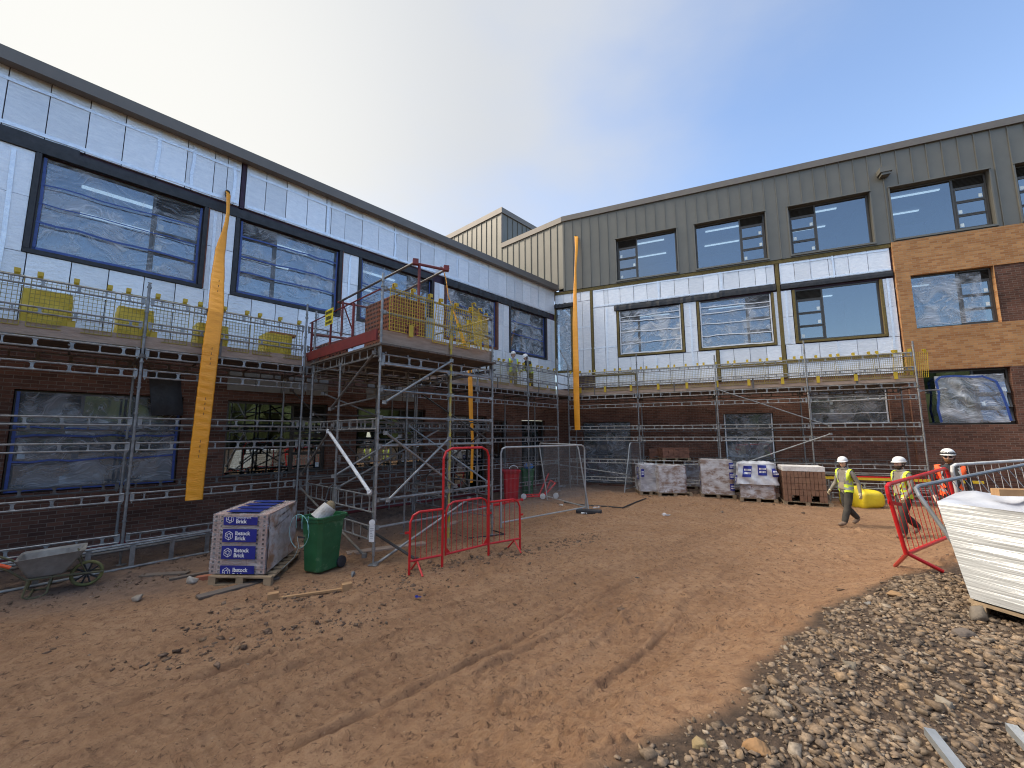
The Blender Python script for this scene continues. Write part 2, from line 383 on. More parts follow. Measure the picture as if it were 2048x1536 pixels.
m_frame = M('window_frame', (0.075, 0.068, 0.060), rough=0.4, metal=0.3)
m_glass = glass_mat('window_glass')
m_film = film_mat('clear_sheet')
m_film_d = film_mat('dusty_sheet', (0.50, 0.51, 0.54), 0.16, 0.85, 3.4)
m_tape_blue = M('blue_tape', (0.028, 0.060, 0.25), (0.05, 0.10, 0.34), scale=9, rough=0.4, bump=0.3)
m_tape_white = M('white_tape', (0.80, 0.82, 0.85), (0.68, 0.72, 0.78), scale=9, rough=0.35, bump=0.3)
m_sticker = M('sticker', (0.70, 0.78, 0.80), rough=0.6)
m_dark = M('room_dark', (0.06, 0.06, 0.065), (0.04, 0.04, 0.04), scale=0.8, rough=0.9)
m_roomwhite = M('room_white', (0.16, 0.165, 0.17), (0.12, 0.125, 0.13), scale=0.6, rough=0.9)
m_lamp = emit_mat('strip_lamp', (0.90, 0.96, 1.0), 0.9)
m_galv = M('galvanised', (0.36, 0.365, 0.36), (0.20, 0.20, 0.20), scale=7, rough=0.48, metal=0.55, bump=0.12, bscale=40, randv=0.12, c3=(0.15, 0.115, 0.085), s3=3.0, w3=(0.60, 0.78))
m_galv_d = M('weathered_tube', (0.12, 0.115, 0.11), (0.19, 0.18, 0.17), scale=6, rough=0.6, metal=0.35, randv=0.1, c3=(0.14, 0.085, 0.05), s3=4, w3=(0.5, 0.7))
m_board = M('scaffold_board', (0.42, 0.31, 0.235), (0.30, 0.21, 0.155), scale=3, rough=0.85, bump=0.25, bscale=20, stretch=(1, 1, 6), randv=0.12)
m_boardd = M('deck_board', (0.16, 0.125, 0.10), (0.10, 0.08, 0.065), scale=3, rough=0.9, stretch=(1, 1, 3))
m_yellow = M('yellow_coat', (0.62, 0.44, 0.025), (0.52, 0.36, 0.02), scale=6, rough=0.45)
m_ysheet = M('yellow_sheet', (0.66, 0.52, 0.05), (0.55, 0.42, 0.04), scale=5, rough=0.38, bump=0.5, bscale=7)
m_redgate = M('gate_red', (0.23, 0.030, 0.024), (0.16, 0.022, 0.02), scale=5, rough=0.5, c3=(0.08, 0.03, 0.02), s3=9, w3=(0.6, 0.75))
m_red = M('barrier_red', (0.60, 0.018, 0.022), (0.52, 0.015, 0.02), scale=6, rough=0.35, c3=(0.35, 0.30, 0.27), s3=11, w3=(0.68, 0.74))
m_orange = M('layflat_orange', (0.95, 0.385, 0.022), (0.86, 0.33, 0.018), scale=3, rough=0.45, bump=0.35, bscale=10, stretch=(1, 1, 3))
# ------------------------------------------------------------------ the two wings of the building
def wall_open(fr, o, a0, a1, z0, z1, opens, depth):
    """a wall face at offset o with rectangular openings and their reveals"""
    P = FR[fr][0]; mb = MB()
    A = sorted({a0, a1, *[v for q in opens for v in q[:2] if a0 < v < a1]}); Z = sorted({z0, z1, *[v for q in opens for v in q[2:4] if z0 < v < z1]})
    for i in range(len(A) - 1):
        for j in range(len(Z) - 1):
            ca, cz = (A[i] + A[i + 1]) / 2, (Z[j] + Z[j + 1]) / 2
            if any(q[0] < ca < q[1] and q[2] < cz < q[3] for q in opens): continue
            mb.quad(P(A[i], o, Z[j]), P(A[i + 1], o, Z[j]), P(A[i + 1], o, Z[j + 1]), P(A[i], o, Z[j + 1]))
    for q in opens:
        b0, b1, y0, y1 = max(q[0], a0), min(q[1], a1), max(q[2], z0), min(q[3], z1)
        if b0 >= b1 or y0 >= y1: continue
        if q[0] >= a0: mb.quad(P(b0, o, y0), P(b0, o, y1), P(b0, o - depth, y1), P(b0, o - depth, y0))
        if q[1] <= a1: mb.quad(P(b1, o, y1), P(b1, o, y0), P(b1, o - depth, y0), P(b1, o - depth, y1))
        if q[2] >= z0: mb.quad(P(b0, o, y0), P(b0, o - depth, y0), P(b1, o - depth, y0), P(b1, o, y0))
        if q[3] <= z1: mb.quad(P(b0, o, y1), P(b1, o, y1), P(b1, o - depth, y1), P(b0, o - depth, y1))
    return mb

rng = random.Random(3)
def sheet(fr, a0, a1, z0, z1, o, amp=0.02, seed=0, shape=None, nu=30, nv=22):
    P = FR[fr][0]; r = random.Random(seed)
    ph = [(r.uniform(1, 7), r.uniform(1, 6), r.uniform(0, 6.3), r.uniform(0.3, 1)) for _ in range(9)]
    def fn(u, v):
        h = sum(k * math.sin(6.28 * (fu * u + fv * v) / 1.6 + p) for fu, fv, p, k in ph) / 5
        e = min(1, 6 * min(u, 1 - u, v, 1 - v))
        aa, zz = a0 + (a1 - a0) * u, z0 + (z1 - z0) * v
        if shape: aa, zz = shape(u, v, aa, zz)
        return P(aa, o + amp * (0.4 + h) * e, zz)
    mb = MB(); mb.grid(fn, nu, nv); return mb
def strip(fr, pts, o, wd, th=0.004, seed=0):
    """a strip of tape along points (a, z)"""
    P = FR[fr][0]; mb = MB(); r = random.Random(seed)
    k = len(pts)
    for i in range(k - 1):
        (aa, za), (ab, zb) = pts[i], pts[i + 1]
        d = Vector((ab - aa, zb - za)); d.normalize(); n = Vector((-d.y, d.x)) * wd / 2
        q = [P(aa + n.x, o, za + n.y), P(aa - n.x, o, za - n.y), P(ab - n.x, o, zb - n.y), P(ab + n.x, o, zb + n.y)]
        mb.prism(q, FR[fr][2] * th)
    return mb
def wavy(a0, a1, z, r, amp=0.03, n=10, slope=0.0):
    return [(a0 + (a1 - a0) * i / n, z + slope * (i / n - 0.5) + r.uniform(-amp, amp)) for i in range(n + 1)]

def window(wing, fr, a0, a1, z0, z1, side, o=-0.13, film=None, tape=None, surround=None, open_out=False, stickers=True, seed=1, lights=(0.42, 0.62), label=None, split=True, tape_z=(0.26, 0.5, 0.74), sheet_rect=None, mainbars=0):
    """frame, main pane, a column of louvre and three casements on one side"""
    r = random.Random(seed); t = 0.055
    f = MB()
    f.fbox(fr, a0, a1, o - .07, o, z0, z0 + t); f.fbox(fr, a0, a1, o - .07, o, z1 - t, z1)
    f.fbox(fr, a0, a0 + t, o - .07, o, z0 + t, z1 - t); f.fbox(fr, a1 - t, a1, o - .07, o, z0 + t, z1 - t)
    W = a1 - a0; H = z1 - z0; cw = min(0.84, W * 0.36)
    if side == 'lo': c0, c1, m0, m1 = a0 + t, a0 + t + cw, a0 + t + cw + t, a1 - t
    elif side == 'hi': c0, c1, m0, m1 = a1 - t - cw, a1 - t, a0 + t, a1 - t - cw - t
    else: c0 = c1 = None; m0, m1 = a0 + t, a1 - t
    if c0 is not None:
        x0 = c1 if side == 'lo' else m1
        f.fbox(fr, x0, x0 + t, o - .07, o - .002, z0 + t, z1 - t)
    for k in range(mainbars):
        x = m0 + (m1 - m0) * (k + 1) / (mainbars + 1)
        f.fbox(fr, x - t / 2, x + t / 2, o - .07, o - .002, z0 + t, z1 - t)
    win = f.build('window', m_frame, wing)
    if label: win['label'] = label
    g = MB(); g.fbox(fr, m0 - .004, m1 + .004, o - .045, o - .035, z0 + t - .004, z1 - t + .004); g.build('pane', m_glass, win)
    if c0 is not None:
        lh = 0.34 * H / 2.06; zt = z1 - t - lh
        l = MB(); n = 7
        l.fbox(fr, c0, c1, o - .065, o - .05, zt, z1 - t)
        for k in range(n):
            zz = zt + .012 + k * (lh - .012) / n
            P = FR[fr][0]
            l.add([P(c0, o - .05, zz + .034), P(c1, o - .05, zz + .034), P(c1, o - .006, zz), P(c0, o - .006, zz), P(c0, o - .05, zz + .028), P(c1, o - .05, zz + .028)], ((0, 1, 2, 3), (3, 2, 5, 4)))
        l.fbox(fr, c0, c1, o - .07, o - .004, zt - .045, zt)
        l.build('louvre', m_frame, win)
        hh = (zt - .045 - z0 - t) / 3
        P, U, NN = FR[fr]
        for k in range(3):
            y0 = z0 + t + k * hh; y1 = y0 + hh
            ang = R_(16) if open_out else 0.0
            hinge = P(0, o - .002, y1)
            def T(a, oo, z, hz=y1, an=ang):
                dz = z - hz; do = oo
                return P(a, o - .012 + do * math.cos(an) - dz * math.sin(an), hz + dz * math.cos(an) + do * math.sin(an))
            cm = MB(); e = .045
            def tb(x0, x1, o0, o1, q0, q1):
                cm.add([T(x0, o0, q0), T(x1, o0, q0), T(x1, o1, q0), T(x0, o1, q0), T(x0, o0, q1), T(x1, o0, q1), T(x1, o1, q1), T(x0, o1, q1)],
                       [(3, 2, 1, 0), (4, 5, 6, 7), (0, 1, 5, 4), (1, 2, 6, 5), (2, 3, 7, 6), (3, 0, 4, 7)])
            gp = .006
            tb(c0 + gp, c1 - gp, -.045, .014, y0 + gp, y0 + e); tb(c0 + gp, c1 - gp, -.045, .014, y1 - e, y1 - gp)
            tb(c0 + gp, c0 + e, -.045, .014, y0 + e, y1 - e); tb(c1 - e, c1 - gp, -.045, .014, y0 + e, y1 - e)
            cs = cm.build('casement', m_frame, win)
            gm = MB(); s2 = cm; cm = gm
            tb(c0 + e - .003, c1 - e + .003, -.022, -.014, y0 + e - .003, y1 - e + .003)
            gm.build('pane', m_glass, win)
            if stickers:
                st = MB(); cm = st; xs = c0 + e + .03 if r.random() < .5 else c1 - e - .13
                tb(xs, xs + .10, -.0135, -.012, y0 + e + .04, y0 + e + .17)
                st.build('sticker', m_sticker, win)
    if surround:
        s = MB(); q = .085
        mat, po = surround[0], surround[1]
        s.fbox(fr, a0 - q, a1 + q, -.06, po, z0 - q, z0 - .002); 
        s.fbox(fr, a0 - q, a0 - .002, -.06, po + .003, z0, z1); s.fbox(fr, a1 + .002, a1 + q, -.06, po + .003, z0, z1)
        s.build('surround', mat, win)
    if film:
        b0, b1, y0, y1 = sheet_rect or (a0 + .03, a1 - .03, z0 + .03, z1 - .03)
        sh = sheet(fr, b0, b1, y0, y1, o + .022, .034, seed)
        sh.build('plastic_sheet', film, win, smooth=True)
        if tape:
            for k, ft in enumerate(tape_z):
                tp = strip(fr, wavy(b0, b1, y0 + (y1 - y0) * ft, r, .022, 9, r.uniform(-.08, .08)), o + .060, r.uniform(.022, .042), seed=seed)
                tp.build('tape', tape, win)
            e = MB(); e2 = strip(fr, wavy(b0, b1, y0 + .02, r, .012) , o + .054, .05); e3 = strip(fr, [(z[0], z[1]) for z in [(b0 + .02, y0), (b0 + .03, (y0 + y1) / 2), (b0 + .015, y1)]], o + .054, .045)
            e4 = strip(fr, [(b1 - .02, y0), (b1 - .03, (y0 + y1) / 2), (b1 - .015, y1)], o + .054, .045)
            for q_ in (e2, e3, e4): e.add(q_.v, q_.f)
            e.build('tape', tape, win)
    return win

LWIN = [(14.55, 17.25, 'lo'), (11.10, 13.78, 'hi'), (7.62, 10.37, 'lo'), (4.22, 6.92, 'hi'), (0.82, 3.30, 'lo')]
LGW = [(14.61, 17.18, 1.27, 3.26), (11.20, 13.72, 1.30, 3.25), (7.75, 10.30, 1.30, 3.25), (4.75, 6.55, 0.15, 3.10), (3.55, 4.35, 1.3, 2.95), (0.9, 2.6, 0.15, 3.0)]
A_END = 25.0
lw = thing('school_wing', 'two storey wing in silver foil boards over dark brick behind the longest scaffold', 'building', LP(12, 0, 0))
bw = wall_open('L', 0.0, 0, A_END, -0.3, 4.10, [q for q in LGW] + [(18.2, 20.8, 1.27, 3.26)], 0.20)
bw.build('brick_wall', m_brick_dark, lw, uv='L')
bk = wall_open('L', -0.06, 0, A_END, 4.10, 9.78, [(q[0], q[1], 6.05, 8.07) for q in LWIN] + [(18.0, 20.7, 6.05, 8.07)], 0.20)
bk.build('backing_wall', m_purple, lw)
ROWS_L = []
jl = [17.82, 17.26, 16.68, 16.11, 15.52, 14.98, 14.85, 14.42, 14.14, 13.96, 13.83]
jl2 = [13.71, 13.23, 12.7, 12.12, 11.57, 11.41, 10.97, 10.39, 9.81, 9.22, 9.14, 8.67, 8.12, 7.52, 6.96, 6.35, 5.79, 5.22, 4.67, 4.09, 3.55, 3.0, 2.45, 1.88, 1.32, 0.76, 0.02]
top_j = [19.5, 18.95, 18.38] + jl
def board(wing, fr, a0, a1, z0, z1, o=0.0, g=.008):
    mb = MB(); d = rng.uniform(-.006, .006); e = rng.uniform(-.004, .004); P = FR[fr][0]
    a0 += g; a1 -= g
    def q(a, oo, z): return P(a, oo, z)
    o0 = o + d
    mb.add([q(a0, -.058, z0), q(a1, -.058, z0), q(a1, o0 + e, z0), q(a0, o0 - e, z0), q(a0, -.058, z1), q(a1, -.058, z1), q(a1, o0 + e, z1 - .0), q(a0, o0 - e, z1)],
           [(3, 2, 1, 0), (4, 5, 6, 7), (0, 1, 5, 4), (1, 2, 6, 5), (2, 3, 7, 6), (3, 0, 4, 7)])
    return mb.build('insulation_board', m_foil, wing)
for seq in (top_j, jl2):
    for i in range(len(seq) - 1): board(lw, 'L', seq[i + 1], seq[i], 8.40, 9.78)
low = [19.5, 18.95, 18.4, 17.84, 17.27, 16.66, 16.1, 15.52, 14.96, 14.41, 13.9, 13.37, 12.79, 12.2, 11.63, 11.05, 10.5, 9.9, 9.33, 8.76, 8.2, 7.62, 7.05, 6.5, 5.92, 5.36, 4.8, 4.22, 3.65, 3.08, 2.5, 1.94, 1.38, 0.8, 0.02]
for i in range(len(low) - 1): board(lw, 'L', low[i + 1], low[i], 4.12, 5.955)
for lo_, hi_ in ((17.34, 18.6), (13.87, 14.46), (10.46, 11.01), (7.01, 7.53), (3.39, 4.13), (0.02, 0.73)):
    n = 2 if hi_ - lo_ > .5 else 1
    for i in range(n):
        x0, x1 = lo_ + (hi_ - lo_) * i / n, lo_ + (hi_ - lo_) * (i + 1) / n
        board(lw, 'L', x0, x1, 5.965, 7.1); board(lw, 'L', x0, x1, 7.112, 8.07)
# foil tape on the joints
tp = MB()
for s0, s1 in ((0.05, 3.6), (3.7, 9.0), (9.05, 13.65), (13.85, 18.3)):
    strip('L', wavy(s0, s1, 9.40, rng, .012, 12), .011, .07).build('foil_tape', m_tape, lw)
    strip('L', wavy(s0, s1, 8.47, rng, .015, 12), .011, .08).build('foil_tape', m_tape, lw)
for x in (15.52, 14.86, 13.98, 11.5, 9.18, 6.4, 3.0, 1.3):
    strip('L', [(x + rng.uniform(-.02, .02), 8.45 + i * .33) for i in range(5)], .012, .07).build('foil_tape', m_tape, lw)
for x in (17.6, 14.1, 14.3, 10.75, 7.2, 3.8, 0.3):
    strip('L', [(x + rng.uniform(-.02, .02), 4.4 + i * .9) for i in range(5)], .012, .065).build('foil_tape', m_tape, lw)
for s0, s1 in ((13.0, 17.8), (9.0, 13.0), (4.0, 8.8), (.1, 3.9)):
    strip('L', wavy(s0, s1, 5.35 + rng.uniform(-.1, .1), rng, .02, 10), .0115, .06).build('foil_tape', m_tape, lw)
# lumpy black membrane above the window heads
def membrane(wing, fr, a0, a1, z0, z1, po=.055, n=40, lump=.02, seed=0):
    r = random.Random(seed); P = FR[fr][0]
    top = [z1 + r.uniform(-lump, lump) for _ in range(n + 1)]; bot = [z0 + r.uniform(-lump, lump) * .5 for _ in range(n + 1)]; oo = [po + r.uniform(-lump, lump) * .7 for _ in range(n + 1)]
    def fn(u, v):
        i = min(int(u * n + .5), n); a = a0 + (a1 - a0) * u
        prof = [(-.05, 1), (oo[i] * .8, 1), (oo[i], .55), (oo[i] * .9, .0), (-.05, 0)]
        k = min(int(v * 4 + .5), 4); return P(a, prof[k][0], bot[i] + (top[i] - bot[i]) * prof[k][1])
    mb = MB(); mb.grid(fn, n, 4)
    return mb.build('damp_membrane', m_black, wing, smooth=False)
membrane(lw, 'L', 7.60, 16.75, 8.075, 8.30, .05, 60, .006, 1)
membrane(lw, 'L', 16.75, 20.5, 8.075, 8.39, .052, 20, .006, 2)
membrane(lw, 'L', 0.55, 7.08, 8.09, 8.34, .075, 60, .035, 3)
mb = MB()
mb.fbox('L', 13.725, 13.815, -.05, .02, 8.36, 9.78); mb.fbox('L', 17.86, 18.34, -.05, -.02, 8.40, 9.78)
mb.build('expansion_strip', m_purple, lw)
# eaves
mb = MB()
mb.fbox('L', 0.02, A_END, .014, .26, 9.63, 9.86); mb.fbox('L', 0.02, A_END, .26, .275, 9.61, 9.88); mb.fbox('L', 0.02, A_END, -.3, .013, 9.79, 9.86)
mb.build('roof_fascia', m_fascia, lw)
mb = MB(); mb.fbox('L', -1.5, A_END, -9, -.3, 9.72, 9.84); mb.build('roof', m_fascia, lw)
mb = MB()
mb.fbox('L', -3, A_END, -5.2, -5.0, -.3, 9.8); mb.fbox('L', A_END, A_END + .2, -9, .0, -.3, 9.9)
mb.fbox('L', -3, A_END, -5, -.22, -.05, .05); mb.build('inner_wall', m_dark, lw)
mb = MB(); mb.fbox('L', -2, A_END, -5, -.27, 3.62, 4.1); mb.fbox('L', -2, A_END, -5, -.27, 8.5, 8.6)
for a in (3.75, 7.25, 10.7, 14.15, 17.7): mb.fbox('L', a - .05, a + .05, -4.99, -.3, .06, 3.6); mb.fbox('L', a - .05, a + .05, -4.99, -.3, 4.11, 8.49)
mb.build('floor_slab', m_roomwhite, lw)
for a in (15.8, 12.3, 9.0):
    for oo in (-1.8, -3.6):
        mb = MB(); mb.fbox('L', a - .9, a + .9, oo - .06, oo + .06, 8.40, 8.44); mb.build('ceiling_lamp', m_lamp, lw)
sur = (m_black, .035)
TZ = [(0.28, 0.5, 0.72), (.3, .52, .8), (.3, .6), (.3, .55, .7), (.4, .7)]
for i, (a0, a1, sd) in enumerate(LWIN):
    window(lw, 'L', a0, a1, 6.05, 8.07, sd, o=-.10, film=m_film, tape=m_tape_blue, surround=(m_black if i != 3 else m_rust, .035), seed=20 + i, tape_z=TZ[i], stickers=(i < 2),
           sheet_rect=(a0 + .03, a1 - .03, 6.08, 8.04) if i != 1 else (a0 + .03, a1 - .05, 6.08, 8.04))
jm = MB()
for a0, a1, sd in LWIN: jm.fbox('L', a0 - .115, a0 - .088, -.055, .045, 5.98, 8.08)
jm.build('jamb_trim', m_rust, lw)
for i, q in enumerate(LGW):
    door = q[2] < .5
    fl = m_film_d if i in (0,) else None
    window(lw, 'L', q[0] + .01, q[1] - .01, q[2] + .01, q[3] - .01, ('hi', 'lo', 'lo', None, None, None)[i], o=-.13, film=fl, tape=m_tape_blue if fl else None, seed=40 + i, tape_z=(.3, .55, .62), mainbars=(1, 0, 0, 1, 0, 1)[i])
m_pang = M('panel_grey', (0.26, 0.25, 0.22), (0.20, 0.195, 0.175), scale=2, rough=.6)
for x in (11.25, 11.9, 12.53, 13.15, 8.1, 8.75, 9.4):
    mb = MB(); mb.fbox('L', x, x + .615, .0, .025, 3.50, 3.98); mb.build('fascia_panel', m_pang, lw)
mb = MB(); mb.fbox('L', 0, A_END, -.005, .03, .03, .14); mb.build('plinth_strip', M('plinth_red', (0.20, .025, .03), (.13, .02, .022), scale=4, rough=.6), lw)
# black flap of membrane hanging in front of the first ground floor window
P = LP
mb = MB(); mb.grid(lambda u, v: P(14.72 + .56 * u - .12 * (1 - v), .10 + .05 * math.sin(5 * u) + .03 * math.sin(7 * v), 2.82 + .95 * v), 10, 10)
mb.build('hanging_membrane', m_black, lw, smooth=True)

# ---------------- right wing
B_END = 25.0
rw = thing('school_wing', 'three storey wing with grey standing seam top floor and orange brick end', 'building', RP(8, 0, 0))
TOPW = [(3.20, 5.88, 'lo'), (6.70, 9.40, 'hi'), (10.28, 12.94, 'lo'), (13.60, 16.34, 'hi'), (17.05, 19.75, 'lo')]
MIDW = [(3.17, 5.92, 'lo'), (6.66, 9.42, 'hi'), (10.24, 12.97, 'lo')]
GRW = [(1.29, 3.52, 0.08, 2.92), (7.33, 9.15, 0.25, 3.20), (10.36, 12.86, 2.68, 4.04), (13.86, 16.14, 2.64, 4.58), (17.4, 19.6, 2.64, 4.58)]
BRW = [(13.86, 16.10, 6.15, 8.18), (17.4, 19.6, 6.15, 8.18)]
db = wall_open('R', 0.0, 0, 13.44, -.3, 4.55, [q for q in GRW if q[0] < 13.4], .20)
db2 = wall_open('R', .10, 13.44, B_END, -.3, 4.60, [q for q in GRW if q[0] > 13.4], .26)
db.add(db2.v, db2.f)
P = RP
db.quad(P(13.44, .0, -.3), P(13.44, .10, -.3), P(13.44, .10, 4.6), P(13.44, .0, 4.6))
db.build('brick_wall', m_brick_dark, rw, uv='R')
bb = wall_open('R', .10, 13.44, B_END, 4.60, 9.56, BRW + [(16.11, 17.39, 6.15, 8.18)], .26)
bb.quad(P(13.44, -.05, 4.6), P(13.44, .10, 4.6), P(13.44, .10, 9.56), P(13.44, -.05, 9.56))
bb.build('brick_wall', m_brick_buff, rw, uv='R')['label'] = 'orange brick upper wall'
dk = MB(); dk.quad(P(16.10, .055, 6.10), P(17.40, .055, 6.10), P(17.40, .055, 8.2), P(16.10, .055, 8.2)); dk.build('brick_panel', m_brick_dark, rw, uv='R')
bk = wall_open('R', -.06, 0, 13.44, 4.55, 9.6, [(q[0], q[1], 6.05, 8.2) for q in MIDW] + [(0.02, .86, 5.45, 8.75)], .20)
bk.build('backing_wall', m_purple, rw)
def rowboards(edges, z0, z1):
    for i in range(len(edges) - 1): board(rw, 'R', edges[i], edges[i + 1], z0, z1)
rowboards([.03, .45, .9, 1.35, 1.82], 8.93, 9.40)
rowboards([1.96, 2.5, 2.7, 3.27, 3.9, 4.5, 5.1, 5.7, 6.3, 6.9, 7.5, 7.7, 8.3, 8.9, 9.3, 9.60], 8.50, 9.40)
rowboards([9.78, 10.3, 10.85, 11.45, 11.65, 12.1, 12.7, 13.38], 8.50, 9.40)
rowboards([1.0, 1.42, 1.82], 5.2, 8.91); rowboards([1.96, 2.5, 3.06], 6.5, 8.48); rowboards([1.96, 2.5, 3.06], 4.57, 6.49)
for q in ((6.03, 6.55), (9.50, 9.63), (9.76, 10.13), (13.07, 13.40)):
    rowboards([q[0], q[1]], 7.1, 8.2); rowboards([q[0], q[1]], 5.95, 7.09)
lowr = [3.08, 3.65, 4.2, 4.78, 5.35, 5.92, 6.5, 7.22]
rowboards(lowr, 4.57, 5.93); rowboards([7.36, 7.9, 8.5, 9.1, 9.62], 4.57, 5.93); rowboards([9.78, 10.3, 10.9, 11.5, 12.1, 12.7, 13.39], 4.57, 5.93)
rowboards([.03, .45, .98], 4.57, 5.4)
tp = MB()
for s0, s1, z in ((2.0, 9.5, 8.56), (2.0, 9.5, 9.34), (9.8, 13.35, 8.55), (9.8, 13.35, 9.33), (1.0, 3.0, 6.5), (1.0, 1.8, 7.6), (3.1, 9.5, 5.3), (9.8, 13.3, 5.2)):
    strip('R', wavy(s0, s1, z, rng, .015, 14), .011, .06).build('foil_tape', m_tape, rw)
for x, z0, z1 in ((2.6, 5, 8.4), (5.0, 8.5, 9.4), (7.6, 8.5, 9.4), (11.6, 8.5, 9.4), (9.92, 6, 8.2), (13.2, 5, 8.2), (4.78, 4.6, 5.9), (6.3, 4.6, 8.1), (11.5, 4.6, 5.9), (1.05, 5.2, 9.3)):
    strip('R', [(x + rng.uniform(-.02, .02), z0 + (z1 - z0) * i / 5) for i in range(6)], .012, .07).build('foil_tape', m_tape, rw)
mb = MB()
mb.fbox('R', .03, 13.43, -.05, .03, 9.40, 9.545)
for b0, b1, z0, z1 in ((1.835, 1.945, 5.2, 9.39), (9.63, 9.755, 4.6, 9.39), (7.235, 7.345, 4.6, 5.93)): mb.fbox('R', b0, b1, -.05, .028, z0, z1)
for b0, b1, z in ((1.95, 3.9, 5.10), (7.35, 9.62, 5.12), (9.76, 13.1, 5.18)): mb.fbox('R', b0, b1, .0, .035, z, z + .12)
mb.fbox('R', 3.80, 3.90, .0, .033, 4.6, 5.09)
mb.build('cavity_barrier', m_olive, rw)
membrane(rw, 'R', 2.97, 7.5, 8.22, 8.46, .06, 40, .022, 5); membrane(rw, 'R', 7.5, 9.60, 8.26, 8.54, .07, 20, .01, 6); membrane(rw, 'R', 9.78, 13.38, 8.27, 8.47, .06, 24, .006, 7)
membrane(rw, 'R', -.02, .95, 8.72, 8.92, .07, 10, .03, 8)
# grey standing seam cladding
TZ0, TZ1 = 9.56, 13.25
op = [(q[0] - .02, q[1] + .02, 9.68, 11.75) for q in TOPW]
cl = wall_open('R', .05, .5, B_END, TZ0, TZ1, op, .20)
cl.add(*(lambda b: (b.v, b.f))(MB().quad(P(.5, -.05, TZ0), P(B_END, -.05, TZ0), P(B_END, .05, TZ0), P(.5, .05, TZ0))))
cl.build('metal_cladding', m_clad, rw)
sm = MB()
bs = .58
while bs < B_END:
    segs = [(TZ0 + .005, TZ1)]
    for q in TOPW:
        if q[0] - .06 < bs < q[1] + .06: segs = [(11.82, TZ1)]
    for s0, s1 in segs: sm.fbox('R', bs - .011, bs + .011, .05, .085, s0, s1)
    bs += .4435
sm.build('seam', m_clad, rw)['kind'] = 'stuff'
tr = MB()
for q in TOPW:
    a0, a1 = q[0] - .02, q[1] + .02
    tr.fbox('R', a0 - .05, a1 + .05, .05, .13, 11.755, 11.80)
    tr.fbox('R', a0 - .05, a0 - .004, .05, .10, 9.60, 11.753); tr.fbox('R', a1 + .004, a1 + .05, .05, .10, 9.60, 11.753)
    tr.fbox('R', a0 - .04, a1 + .04, -.12, .11, 9.61, 9.677)
tr.build('window_trim', m_clad, rw)
mb = MB(); mb.fbox('R', .46, B_END, -.3, .14, 13.25, 13.52); mb.build('roof_fascia', m_fascia, rw)
mb = MB(); mb.fbox('R', .5, B_END, -9, -.3, 13.38, 13.5); mb.build('roof', m_fascia, rw)
mb = MB(); mb.fbox('R', -.5, B_END, -5.2, -5.0, -.3, 13.3); mb.fbox('R', B_END, B_END + .2, -9, .05, -.3, 13.4); mb.fbox('R', .35, B_END, -5, -.3, -.05, .05); mb.build('inner_wall', m_dark, rw)
mb = MB(); mb.fbox('R', .35, B_END, -5, -.3, 4.62, 4.95); mb.fbox('R', .35, B_END, -5, -.3, 8.8, 9.3); mb.fbox('R', .35, B_END, -5, -.3, 12.2, 12.3)
for b in (.2, 6.3, 9.9, 13.3, 16.7, 20.5):
    mb.fbox('R', b - .05, b + .05, -4.99, -.3, .06, 4.6); mb.fbox('R', b - .05, b + .05, -4.99, -.3, 4.96, 8.79); mb.fbox('R', b - .05, b + .05, -4.99, -.3, 9.31, 12.19)
mb.build('floor_slab', m_roomwhite, rw)
for b in (4.5, 8.0, 11.6, 15.0):
    for z in (12.12, 8.70):
        for oo in (-1.7, -3.4):
            mb = MB(); mb.fbox('R', b - .8, b + .8, oo - .05, oo + .05, z, z + .04); mb.build('ceiling_lamp', m_lamp, rw)
for i, q in enumerate(TOPW):
    window(rw, 'R', q[0], q[1], 9.69, 11.74, q[2], o=-.10, seed=60 + i, stickers=True)
for i, q in enumerate(MIDW):
    window(rw, 'R', q[0], q[1], 6.06, 8.19, q[2], o=-.08, film=m_film if i < 2 else None, tape=m_tape_white if i < 2 else None, surround=(m_olive, .03), seed=70 + i, tape_z=(.24, .5, .74, .86), stickers=(i == 2))
for i, q in enumerate(BRW):
    window(rw, 'R', q[0] + .01, q[1] - .01, q[2] + .01, q[3] - .01, 'hi', o=-.06, film=m_film if i == 0 else None, seed=80 + i, sheet_rect=(q[0] + .05, q[0] + 1.95, q[2] + .1, q[3] - .12))
window(rw, 'R', .04, .84, 5.47, 8.70, None, o=-.06, film=m_film, seed=88, surround=(m_olive, .03))
gd = window(rw, 'R', GRW[0][0] + .01, GRW[0][1] - .01, .09, 2.91, None, o=-.12, film=m_film_d, seed=90, mainbars=1)
hd = MB()
for x in (2.30, 2.50): hd.fbox('R', x, x + .03, -.10, -.04, .95, 1.25)
hd.build('handle', m_black, gd)
window(rw, 'R', GRW[1][0] + .01, GRW[1][1] - .01, .26, 3.19, None, o=-.12, film=m_film_d, tape=m_tape_white, seed=91, mainbars=1, tape_z=(.62, .66))
window(rw, 'R', GRW[2][0] + .01, GRW[2][1] - .01, 2.69, 4.03, 'lo', o=-.12, film=m_film_d, tape=m_tape_white, seed=92, tape_z=(.3, .7))
wb = window(rw, 'R', GRW[3][0] + .01, GRW[3][1] - .01, 2.65, 4.57, 'hi', o=-.05, open_out=True, seed=93)
def blob(u, v, a, z):
    # a loose bag of film bulging over the middle of the window
    return a, z
sh = sheet('R', 14.15, 15.95, 2.70, 4.36, .10, .07, 94, None, 34, 28); sh.build('plastic_sheet', film_mat('loose_sheet', (0.80, 0.85, 0.93), .22, .85, 2.2), wb, smooth=True)
ed = MB(); r = random.Random(5)
